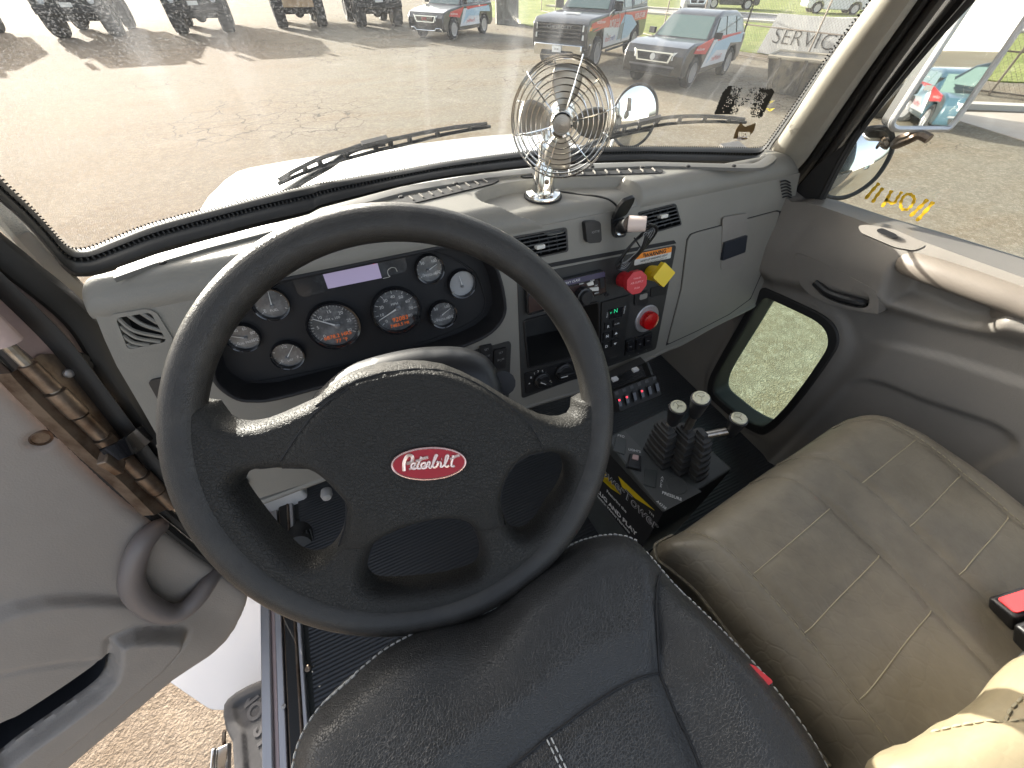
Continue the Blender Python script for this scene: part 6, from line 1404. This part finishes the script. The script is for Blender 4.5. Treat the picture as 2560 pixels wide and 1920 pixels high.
for P in ([(-1.15,1.42),(-1.70,1.86),(-2.18,1.86),(-2.18,1.42)], [(-2.28,1.42),(-2.28,1.86),(-2.92,1.86),(-3.0,1.42)], [(-3.3,1.44),(-3.3,1.84),(-4.1,1.84),(-4.1,1.44)], [(-4.15,1.44),(-4.15,1.84),(-4.78,1.84),(-4.86,1.44)]): side_q(pu, 'side_window', M_wglass, P, .94, .78, 1.36)
fg = pu.quad('grille', M_blackm, [(-.78,1.0,.78),(.78,1.0,.78),(.80,.99,1.17),(-.80,.99,1.17)], th=.05)
for zz in (.86,.95,1.04,1.13): pu.quad('grille_bar', mat('dark_chrome', (.12,.12,.125), .25, .8), [(-.76,1.035,zz-.018),(.76,1.035,zz-.018),(.76,1.035,zz+.018),(-.76,1.035,zz+.018)], fg, th=.02)
bt_ = MB(); bt_.text('CHEVROLET', .10, lambda a, c, e: pu.w(-a*1.6, 1.05, 1.085+c)); bt_.build('grille_letters', M_dim, fg, smooth=False)
for sx_ in (-1, 1):
    h = pu.quad('headlight', M_lamp, [(sx_*.78,1.0,1.0),(sx_*.985,.88,1.0),(sx_*.985,.86,1.12),(sx_*.78,.99,1.15)], th=.04)
    pu.quad('fog_lamp', M_lamp, [(sx_*.80,1.01,.80),(sx_*.97,.92,.80),(sx_*.97,.90,.92),(sx_*.80,1.0,.92)], th=.04)
    pu.quad('indicator', M_amber, [(sx_*.985,.90,1.02),(sx_*.99,.72,1.02),(sx_*.99,.72,1.10),(sx_*.985,.88,1.10)], th=.02)
bm_ = [(-1.0,.72,.40),(-.85,1.08,.38),(.85,1.08,.38),(1.0,.72,.40)]
b = MB()
for a, c in zip(bm_, bm_[1:]):
    A = [pu.w(*a), pu.w(*c)]; b.prism([A[0], A[1], A[1]+Vector((0,0,.30)), A[0]+Vector((0,0,.30))], [q-pu.f*.12+Vector((0,0,d)) for q, d in ((A[0],0),(A[1],0),(A[1],.30),(A[0],.30))])
bev(b.build('front_bumper', M_chrome, pu.t), .03)
pu.quad('bumper_insert', M_blackm, [(-.6,1.10,.40),(.6,1.10,.40),(.55,1.10,.52),(-.55,1.10,.52)])
o = pu.quad('front_plate', M_white, [(-.16,1.12,.48),(.16,1.12,.48),(.16,1.12,.64),(-.16,1.12,.64)]); bt_ = MB(); bt_.text('(RDK', .07, lambda a, c, e: pu.w(-a, 1.13, .56+c)); bt_.build('plate_print', M_blackm, o, smooth=False)
side_q(pu, 'livery_white', M_cwht, [(-.48,.52),(-3.2,.52),(-3.2,1.0),(-.35,1.02)], .98, .98, 3, .006)
side_q(pu, 'livery_red', M_cred, [(.75,1.06),(.75,1.18),(-.9,1.30),(-.6,1.06)], .98, .98, 3, .010); side_q(pu, 'livery_red', M_cred, [(.6,.98),(-.45,1.02),(-2.2,.92),(-2.2,1.30),(-1.1,1.28),(-.4,1.10)], .98, .98, 3, .008); side_q(pu, 'livery_red', M_cred, [(-2.2,1.05),(-4.9,1.0),(-4.9,1.25),(-2.2,1.30)], .98, .98, 3, .008)
side_q(pu, 'livery_pale', M_lblue, [(-1.7,.60),(-2.9,.60),(-3.8,.9),(-3.0,1.2),(-2.2,1.25),(-1.9,1.0)], .98, .98, 3, .013); side_q(pu, 'livery_grey', mat('livery_grey', (.22,.25,.24), .4), [(-1.75,.62),(-2.2,.62),(-2.3,1.05),(-1.85,1.0)], .98, .98, 3, .016)
pu.text('livery_words', 'RDK', M_white, S*1.005, -1.05, 1.08, .30, S); pu.text('livery_words', 'TRUCK', M_white, S*1.005, -1.58, 1.14, .12, S); pu.text('livery_words', 'SALES', M_white, S*1.005, -1.58, 1.02, .12, S)
pu.text('livery_words', 'www.rdk.com', M_white, S*1.005, .02, 1.19, .13, S, slope=.05); pu.text('livery_words', 'Truck', M_cred, S*1.005, -.80, .72, .20, S); pu.text('livery_words', 'Merc', M_cblue, S*1.005, -1.28, .72, .20, S); pu.text('livery_words', '888-735-8789', M_white, S*1.005, -4.0, 1.14, .22, S)
ar = MB(); ar.tube([pu.w(S*1.0, -1.15+.62*math.cos(t), 1.08+.34*math.sin(t)) for t in np.linspace(.6, 5.6, 26)], .012, 5); ar.build('livery_ring', M_wlabel, pu.t)
for x in (-1, 1): pu.quad('door_mirror', M_black, [(x*.95,-1.15,1.38),(x*1.22,-1.20,1.38),(x*1.22,-1.20,1.62),(x*.97,-1.15,1.62)], th=.1)
b = MB(); b.tube([pu.w(S*1.02,-.7,.42), pu.w(S*1.02,-3.0,.42)], .035, 8); b.build('side_step', M_blackm, pu.t)
for x in (-.86, .86):
    pu.wheel(x, 0, .42, .28, M_alu, 7); pu.wheel(x, -3.75, .42, .28, M_alu, 7)
pu.quad('door_gap', M_blackm, [(S*.985,-1.1,.55),(S*.985,-1.12,.55),(S*.985,-1.12,1.36),(S*.985,-1.1,1.36)]); pu.quad('door_gap', M_blackm, [(S*1.0,-2.22,.55),(S*1.0,-2.24,.55),(S*1.0,-2.24,1.36),(S*1.0,-2.22,1.36)])
pu.quad('hood_emblem', M_wlabel, [(-.25,.1,1.345),(.25,.1,1.345),(.25,-.05,1.352),(-.25,-.05,1.352)])
# two SUVs
def suv(name, label, fn, fwd, L=4.7, W=.93, H=1.72, grille='dark', words=True, wb=2.72):
    global S
    c = Car(name, label, 'suv', (0, 0), fwd); c = None
    return None
def make_suv(name, label, fn, fwd, W=.93, H=1.70, chrome=False, livery=True, col=M_cblk, glass=M_wglass, wb=2.72, cat='suv', side=None, roof=None):
    global S
    f = Vector((fwd[0], fwd[1], 0)).normalized(); r = Vector((f.y, -f.x, 0)); S = 1 if r.dot(-Vector((fn[0], fn[1], 0))) > 0 else -1
    if side: S = side
    c = Car(name, label, cat, near(fn, fwd, 0, W-.12, S), fwd)
    k = H/1.70
    low = [(.78,.30),(.86,.45),(.84,.75),(.70,.92),(.35,1.0),(-.75,1.08*k),(-wb-.75,1.12*k),(-wb-.85,.9),(-wb-.85,.45),(-wb-.7,.32),(-wb-.45,.32),(-wb-.40,.55),(-wb-.2,.74),(-wb+.2,.74),(-wb+.40,.55),(-wb+.45,.28),(-.45,.28),(-.40,.55),(-.2,.74),(.2,.74),(.40,.55),(.45,.30)]
    c.prof('body', col, low, W, bevel=.05)
    c.prof('cabin', roof or col, [(-.62,1.04*k),(-1.30,H*.94),(-1.7,H),(-wb-.1,H*.985),(-wb-.6,H*.9),(-wb-.82,1.08*k)], W*.97, bevel=.06, hw2=W*.74, z2=1.06*k)
    c.quad('windshield', glass, [(-W*.83,-.70,1.10*k),(W*.83,-.70,1.10*k),(W*.70,-1.26,H*.925),(-W*.70,-1.26,H*.925)], th=.02)
    for P in ([(-1.0,1.14*k),(-1.42,H*.92),(-1.85,H*.93),(-1.85,1.14*k)], [(-1.93,1.14*k),(-1.93,H*.93),(-2.60,H*.92),(-2.68,1.14*k)], [(-2.76,1.16*k),(-2.70,H*.91),(-3.15,H*.87),(-3.25,1.18*k)]): side_q(c, 'side_window', glass, P, W*.97, W*.74, 1.06*k)
    g_ = c.quad('grille', M_chrome, [(-.50,.86,.60),(.50,.86,.60),(.58,.84,.82),(-.58,.84,.82)], th=.03)
    c.quad('grille_mesh', M_blackm, [(-.44,.885,.63),(.44,.885,.63),(.51,.865,.79),(-.51,.865,.79)], g_, th=.012)
    if chrome:
        for zz in (.66,.70,.74,.78): c.quad('grille_bar', M_chrome, [(-.44,.90,zz-.008),(.44,.90,zz-.008),(.44,.90,zz+.008),(-.44,.90,zz+.008)], g_)
        b = MB(); b.text('GMC', .13, lambda a, e, q: c.w(-a, .92, .72+e)); b.build('grille_letters', M_cred, g_, smooth=False)
        b = MB(); b.tube([c.w(x, y, zz) for x, y, zz in ((-.88,.78,.30),(-.8,.86,.42),(-.6,.9,.42),(-.5,.9,.34),(.5,.9,.34),(.6,.9,.42),(.8,.86,.42),(.88,.78,.30))], .022, 6); b.build('bumper_trim', M_chrome, c.t)
    else:
        MB().lathe([(.075,0),(.075,.02),(0,.025)], c.w(0,.88,.71), c.f, 20).build('badge', M_lamp, g_)
        c.quad('lower_grille', M_blackm, [(-.6,.875,.36),(.6,.875,.36),(.66,.872,.48),(-.66,.872,.48)]); c.quad('lower_intake', mat('bumper_grey', (.12,.12,.125), .5), [(-.7,.88,.50),(.7,.88,.50),(.7,.88,.54),(-.7,.88,.54)])
    for x in (-1, 1):
        c.quad('headlight', M_lamp, [(x*.55,.86,.66),(x*.92,.66,.70),(x*.90,.56,.84),(x*.58,.82,.82)], th=.03)
        c.quad('door_mirror', M_black, [(x*W,-.85,1.12*k),(x*(W+.2),-.90,1.12*k),(x*(W+.2),-.90,1.27*k),(x*W,-.85,1.27*k)], th=.09)
        c.wheel(x*(W-.12), 0, .35, .23, M_alu, 5); c.wheel(x*(W-.12), -wb, .35, .23, M_alu, 5)
    if livery:
        side_q(c, 'livery_white', M_cwht, [(-.5,.42),(-2.25,.42),(-2.2,1.0),(-.9,1.0)], W, W, 3, .006)
        side_q(c, 'livery_red', M_cred, [(.35,.80),(.2,.94),(-.9,1.06),(-.5,.72)], W, W, 3, .010); side_q(c, 'livery_red', M_cred, [(-1.2,.94),(-3.0,.90),(-3.0,1.06),(-1.1,1.06)], W, W, 3, .010)
        side_q(c, 'livery_pale', M_lblue, [(-.75,.5),(-1.1,.95),(-2.0,1.0),(-3.2,1.02),(-3.3,.8),(-2.3,.85),(-2.2,.7),(-1.3,.75)], W, W, 3, .013)
        c.text('livery_words', 'www.rdk.com', M_white, S*(W+.022), -.05, .87, .10, S, slope=.05); c.text('livery_words', 'RDK', M_white, S*(W*.86+.03), -2.25, 1.36*k, .16, S)
        c.text('livery_words', 'TruckMerc', M_cred, S*(W+.024), -1.45, .58, .17, S)
        b = MB(); b.text('RDK', .14, lambda a, e, q: c.w(-a*1.6, .1+e*-1.2, 1.045)); b.build('hood_words', M_wlabel, c.t, smooth=False)
    return c
make_suv('parked_suv', 'dark dusty suv with pale grille badge and red livery in front of the pickup', (10.55,10.7), (-.90,-.40), H=1.56)
make_suv('parked_suv', 'black suv with chrome barred grille parked beside the military trucks', (7.4,22.9), (-.80,-.62), W=.97, H=1.75, chrome=True)
make_suv('parked_suv', 'pale silver suv parked far behind the pickup canopy', (28.8,31.6), (-.6,-.75), W=.95, H=1.75, livery=False, col=mat('car_silver', (.42,.41,.38), .3, coat=.8), cat='suv')
make_suv('parked_car', 'dark car on the far side of the street behind the fence', (37,33), (.75,-.65), W=.93, H=1.45, livery=False, cat='car', side=1)
make_suv('parked_car', 'white car at the street edge close to the right windshield pillar', (42,27), (.8,-.6), W=.93, H=1.50, livery=False, col=mat('car_white', (.7,.7,.7), .3, coat=.8), cat='car', side=1)
# cars behind the truck, seen in the tall side mirror
def mir_hit(px, L=14):
    d = ray(px); P = d*((MPl.o).dot(MPl.n)/d.dot(MPl.n)); r = d-MPl.n*2*d.dot(MPl.n); r.normalize(); return P+r*L
# unseen box added as left front fender, shading the skirt and box below
b = MB(); b.box((-.74,1.05,-1.72), .60, .70, .95); o = b.build('fender_shade_box', M_body, None); bev(o, .06, 4); setp(o, 'unseen white box added as front fender to shade below the driver door', 'fender')
# ---------------- military trucks ----------------
M_ol = mat('truck_dark_olive', (.030,.034,.028), .6, var=((.055,.055,.045), 2, .4, .7)); M_und = mat('undercarriage', (.012,.012,.012), .8)
M_ply = mat('plywood', (.40,.27,.15), .7, var=((.30,.19,.10), 4, .4, .7, (1,1,.2)))
def truck(label, x, y, h, board=False, col=M_ol, tw=.42, lights=True):
    t = Car('military_truck', label, 'truck', (x, y), (.02,-1)); global_r = t.r
    b = MB()
    def bx_(mb, c, sx_, sy_, sz_): mb.box(t.w(*c), sx_, sy_, sz_, (t.r, t.f, Vector((0,0,1))))
    b = MB(); bx_(b, (0,-1.1,1.75), 2.2, 2.2, 1.5); bev(b.build('cab', col, t.t), .08)
    b = MB(); bx_(b, (0,.35,1.35), 1.35, 1.0, .85); bev(b.build('engine_cover', col, t.t), .08)
    b = MB(); bx_(b, (0,-3.6,1.9), 2.4, 3.4, 1.6); b.build('cargo_body', col, t.t)
    b = MB(); bx_(b, (0,.2,.98), 1.35, 1.2, .75); bx_(b, (0,.1,1.45), 2.3, 1.4, .3); b.build('front_body', M_und, t.t)
    b = MB(); bx_(b, (0,.93,.92), 2.35, .16, .26); bev(b.build('bumper', M_und, t.t), .03)
    b = MB()
    for i in range(7): bx_(b, (-.48+i*.16,.87,1.40), .06, .05, .55)
    b.build('grille', M_und, t.t)
    b = MB(); bx_(b, (0,0,.62), 1.7, .22, .22); b.lathe([(.22,-.18),(.26,0),(.22,.18)], t.w(0,0,.62), t.f, 16); bx_(b, (0,-2.2,.85), .9, 5, .25); bx_(b, (.35,.3,.75), .3, .5, .3); b.build('axle', M_und, t.t)
    for sx_ in (-1, 1):
        b = MB(); bx_(b, (sx_*.95,.05,1.30), .55, 1.3, .10); bx_(b, (sx_*.95,.66,1.1), .55, .08, .35); b.build('fender', col, t.t)
        if lights: MB().lathe([(.11,0),(.12,.04),(.09,.06),(0,.06)], t.w(sx_*.82,.70,1.18), t.f, 18).build('headlight', M_lamp, t.t)
        t.wheel(sx_*.98, 0, .64, .52, M_und, 5); t.wheel(sx_*.98, -3.4, .60, .42, M_und, 5)
        b = MB(); b.tube([t.w(sx_*1.1,-.2,1.9), t.w(sx_*1.45,-.1,2.1), t.w(sx_*1.45,-.1,2.4)], .02, 6); bx_(b, (sx_*1.45,-.12,2.35), .2, .04, .42); b.build('mirror_bracket', M_und, t.t)
    t.quad('windshield', M_wglass, [(-.95,.02,1.85),(.95,.02,1.85),(.95,-.0,2.4),(-.95,-.0,2.4)], th=.03)
    if board:
        o = t.quad('grille_board', M_ply, [(-.72,1.05,.82),(.72,1.05,.82),(.72,1.02,1.9),(-.72,1.02,1.9)], th=.04)
        b = MB(); b.text('571', .2, lambda a, c, e: t.w(-a-.35, 1.09, 1.22+c)); b.build('stencil', M_lblue, o, smooth=False)
    else: t.quad('number_plate', M_wlabel, [(-.2,1.03,1.0),(.2,1.03,1.0),(.2,1.03,1.14),(-.2,1.03,1.14)])
    return t
truck('leftmost dark military truck mostly outside the top left corner', -12.6, 28.0, 3)
truck('dark military truck at the left with a wide shadow in front', -7.6, 28.6, 3)
truck('dark military truck between the left truck and the one with plywood', -3.1, 28.8, 3)
truck('military truck with a tan plywood board across its grille', 1.35, 30.0, 3, board=True)
truck('dark military truck standing next to the black suv with chrome grille', 5.25, 29.2, 3)
M_conc = mat('old_concrete', (.24,.225,.19), .85, var=((.12,.11,.09), 3, .42, .66, (1,1,.3)), bump=('noise', 30, .4, .02))
def prism_at(name, pts, m, label, cat, bevel=.02, kind=None):
    b = MB(); n = len(pts)//2; b.prism([Vector(p) for p in pts[:n]], [Vector(p) for p in pts[n:]]); o = b.build(name, m, None); bev(o, bevel); setp(o, label, cat, kind=kind); return o
# concrete barrier at the end of the truck row
a, d, nrm = Vector((12.0,28.6,GZ)), Vector((.55,.25,0)).normalized(), Vector((-.25,.55,0)).normalized()
def bar_pts(a, d, nrm, L, w0, w1, H): return [a-nrm*w0/2, a+d*L-nrm*w0/2, a+d*L+nrm*w0/2, a+nrm*w0/2]+[q+Vector((0,0,H)) for q in (a-nrm*w1/2, a+d*L-nrm*w1/2, a+d*L+nrm*w1/2, a+nrm*w1/2)]
prism_at('concrete_barrier', bar_pts(a, Vector((-.75,.25,0)).normalized(), Vector((.25,.75,0)).normalized(), -1.3, .7, .35, 1.45), M_conc, 'weathered concrete barrier block standing at the corner of the grass verge', 'barrier')
# steel blades leaning together right of the suv
M_sted = mat('rusty_steel', (.13,.12,.10), .65, .3, var=((.26,.22,.16), 5, .45, .62, (1,1,.25)), bump=('noise', 20, .3, .01))
def binbox(c, L, W, H, ang, label):
    ca, sa = math.cos(R(ang)), math.sin(R(ang)); X_ = Vector((ca, sa, 0)); Y_ = Vector((-sa, ca, 0)); c = Vector((c[0], c[1], GZ)); t = thing('steel_skip', label, 'skip', tuple(c))
    def q(x, y, zz): return c+X_*x+Y_*y+Vector((0,0,zz))
    b = MB(); b.prism([q(-L/2+.25,-W/2+.35,0), q(L/2-.25,-W/2+.35,0), q(L/2-.25,W/2-.2,0), q(-L/2+.25,W/2-.2,0)], [q(-L/2,-W/2,H), q(L/2,-W/2,H), q(L/2,W/2,H), q(-L/2,W/2,H)]); bev(b.build('skip_body', M_sted, t), .02)
    b = MB(); b.tube([q(-L/2,-W/2,H), q(L/2,-W/2,H), q(L/2,W/2,H), q(-L/2,W/2,H)], .045, 6, True); b.build('skip_rim', mat('worn_edge', (.36,.31,.23), .6), t)
    for k in range(5): x = -L/2+.3+k*(L-.6)/4; b = MB(); b.prism([q(x-.04,-W/2+.30,0), q(x+.04,-W/2+.30,0), q(x+.04,-W/2+.36,0), q(x-.04,-W/2+.36,0)], [q(x-.04,-W/2-.05,H), q(x+.04,-W/2-.05,H), q(x+.04,-W/2+.05,H), q(x-.04,-W/2+.05,H)]); b.build('skip_rib', M_sted, t)
binbox((13.3,8.3), 3.2, 1.3, .80, -62, 'long stained steel skip with a pale rim below the service sign')
binbox((13.0,6.3), 2.0, 1.2, .75, -62, 'shorter steel skip nearest the right windshield pillar')
for c, label in (((11.3,8.3), 'small yellow flower head on the asphalt beside the skip'), ((10.6,7.7), 'small yellow leaf lying on asphalt above the wiper')):
    b = MB()
    for k in range(5): a_k = R(72*k); b.box((c[0]+.05*math.cos(a_k), c[1]+.05*math.sin(a_k), GZ+.03+.01*k), .09, .05, .01, (Vector((math.cos(a_k), math.sin(a_k), .3)).normalized(), Vector((-math.sin(a_k), math.cos(a_k), 0)), Vector((0,0,1))))
    o = b.build('yellow_leaf', mat('leaf_yellow', (.75,.6,.02), .6), None); setp(o, label, 'leaf')
# chain link fence
fe = thing('chain_link_fence', 'rusty chain link fence with posts and rails along the grass verge', 'fence', (17,14,GZ))
fpts = [Vector((18.6,35.5,GZ)), Vector((16.55,14.5,GZ)), Vector((17.3,9.0,GZ)), Vector((20.5,2.0,GZ)), Vector((27,-6,GZ))]
M_fe = mat('fence_wire', (.20,.17,.14), .5, .6); FH = 1.9
wires = MB(); rails = []
for A, B_ in zip(fpts, fpts[1:]):
    L_ = (B_-A).length; d = (B_-A)/L_; n_ = int(L_/3)+1
    for k in range(n_+1):
        q = A+d*(L_*k/n_); MB().tube([q, q+Vector((0,0,FH+.05))], .03, 7).build('fence_post', M_fe, fe)
    for hz in (.08, .95, FH): MB().tube([A+Vector((0,0,hz)), B_+Vector((0,0,hz))], .02, 6).build('fence_rail', M_fe, fe)
    s_ = 0
    near_ = L_ < 12; st_w = .11 if A.y < 30 else .17
    while s_ < L_:
        for sg in (-1, 1):
            x0, x1 = s_, s_+sg*FH
            z0, z1 = 0, FH
            if x1 < 0: z1 = FH*(x0/(x0-x1)); x1 = 0
            if x1 > L_: z1 = FH*((L_-x0)/(x1-x0)); x1 = L_
            p, q = A+d*x0+Vector((0,0,z0)), A+d*x1+Vector((0,0,z1))
            r_ = .0035; u_ = Vector((0,0,r_)); v_ = Vector((d.y,-d.x,0))*r_; wires.add([p+u_, p+v_, p-u_, q+u_, q+v_, q-u_], [(0,1,4,3),(1,2,5,4),(2,0,3,5)])
        s_ += st_w
wires.build('wire_mesh', M_fe, fe, smooth=False)
# SERVICE board behind the fence
sgp = thing('service_sign', 'white board lettered SERVICE behind the chain link fence', 'sign', (17.9,14.5,GZ))
s0 = Vector((18.0,15.1,GZ)); sdv = Vector((.22,-.975,0)).normalized(); snn = Vector((-sdv.y*-1, -sdv.x, 0)); snn = Vector((sdv.y, -sdv.x, 0)); snn = snn if snn.dot(s0) < 0 else -snn
SG = Pl(s0, snn, tuple(sdv))
bp3 = [SG.uv(z('C', p)) for p in ((570,322),(705,82),(1190,120),(1180,420))]
b = MB(); slab_uv(b, SG, bp3, -.06, 0); b.build('sign_board', mat('board_white', (.42,.42,.41), .6, var=((.34,.34,.33), 1.5, .4, .7)), sgp, smooth=False)
sa_, sb_ = SG.uv(z('C', (655,262))), SG.uv(z('C', (1025,312))); st_, sh_ = SG.uv(z('C', (690,165))), 0
ang_s = math.degrees(math.atan2(sb_[1]-sa_[1], sb_[0]-sa_[0])); hh = abs(st_[1]-sa_[1])
b = MB(); wd_ = glyphs('SERVICE', 0, -.012)[2]; Lw = (Vector(sb_)-Vector(sa_)).length*1.16; szx = Lw/wd_; szy = hh/.70
ca, sa2 = math.cos(R(ang_s)), math.sin(R(ang_s)); Vg, Fg, _ = glyphs('SERVICE', 0, -.012)
b.add([SG.w(sa_[0]+v[0]*szx*ca-v[1]*szy*sa2, sa_[1]+v[0]*szx*sa2+v[1]*szy*ca, .01) for v in Vg], Fg); b.build('sign_letters', M_blackm, sgp, smooth=False)
# bare trees and shed across the street
random.seed(8)
def tree(label, x, y, h):
    t = thing('bare_tree', label, 'tree', (x, y, GZ), 'trees across the street'); b = MB(); tips = []
    def br(p, d, L_, r, lv):
        q = p+d*L_; m_ = p.lerp(q, .5)+Vector((random.uniform(-.1,.1), random.uniform(-.1,.1), 0))*L_; b.tube([p, m_, q], [r, r*.85, r*.65], 6 if lv < 2 else 4)
        if lv >= 4: tips.append(q); return
        for _ in range(3): br(q, (d+Vector((random.uniform(-.7,.7), random.uniform(-.7,.7), random.uniform(-.1,.5)))).normalized(), L_*.68, r*.6, lv+1)
    br(Vector((x, y, GZ)), Vector((0,0,1)), h*.33, h*.025, 0); b.build('trunk', mat('bark', (.12,.09,.07), .9), t)
    c = MB()
    for q in tips:
        for _ in range(14): e_ = q+Vector((random.gauss(0,.35), random.gauss(0,.35), random.gauss(0,.3))); u_ = Vector((random.uniform(-1,1), random.uniform(-1,1), random.uniform(-1,1))).normalized(); v_ = u_.orthogonal(); c.add([e_, e_+u_*.10, e_+u_*.08+v_*.07], [(0,1,2)])
    c.build('crown', mat('sparse_leaves', (.09,.10,.03), .8), t, smooth=False)
tree('thin leafed tree across the street seen in the mirrors', 34, 44, 8); tree('broad leafed tree behind the street at the right', 56, 22, 9)
# low white building behind the truck, for the mirrors
wb = thing('warehouse', 'long white warehouse behind the truck seen in the mirrors', 'building', (10,-85,GZ))
b = MB(); b.box((10,-88,GZ+3.2), 120, 10, 6.4); b.build('wall', mat('wall_white', (.42,.41,.39), .7), wb)
b = MB(); b.box((10,-88,GZ+6.5), 122, 11, .3); b.build('roof', mat('roof_grey', (.3,.3,.3), .6), wb)
for i in range(12): b = MB(); b.box((-30+i*7,-82.9,GZ+2), 4, .3, 4); b.build('dock_door', mat('door_grey', (.25,.27,.28), .5), wb)
# cars standing where the tall side mirror reflects them
P1 = mir_hit(z('C', (2000,150)), 17); P2 = mir_hit(z('C', (1720,300)), 19)
def car_at(name, label, P, fwd, **k): return make_suv(name, label, (P.x, P.y), fwd, **k)
car_at('parked_car', 'red and dark blue car seen in the tall side mirror', P1, (-.15,1), W=.92, H=1.42, livery=True, col=mat('car_teal', (.03,.06,.08), .3, coat=.8), cat='car')
car_at('parked_suv', 'dark suv seen from behind in the tall side mirror', P2, (-.3,-1), W=.95, H=1.65, livery=False, col=mat('car_darkteal', (.015,.02,.022), .35, coat=.6))
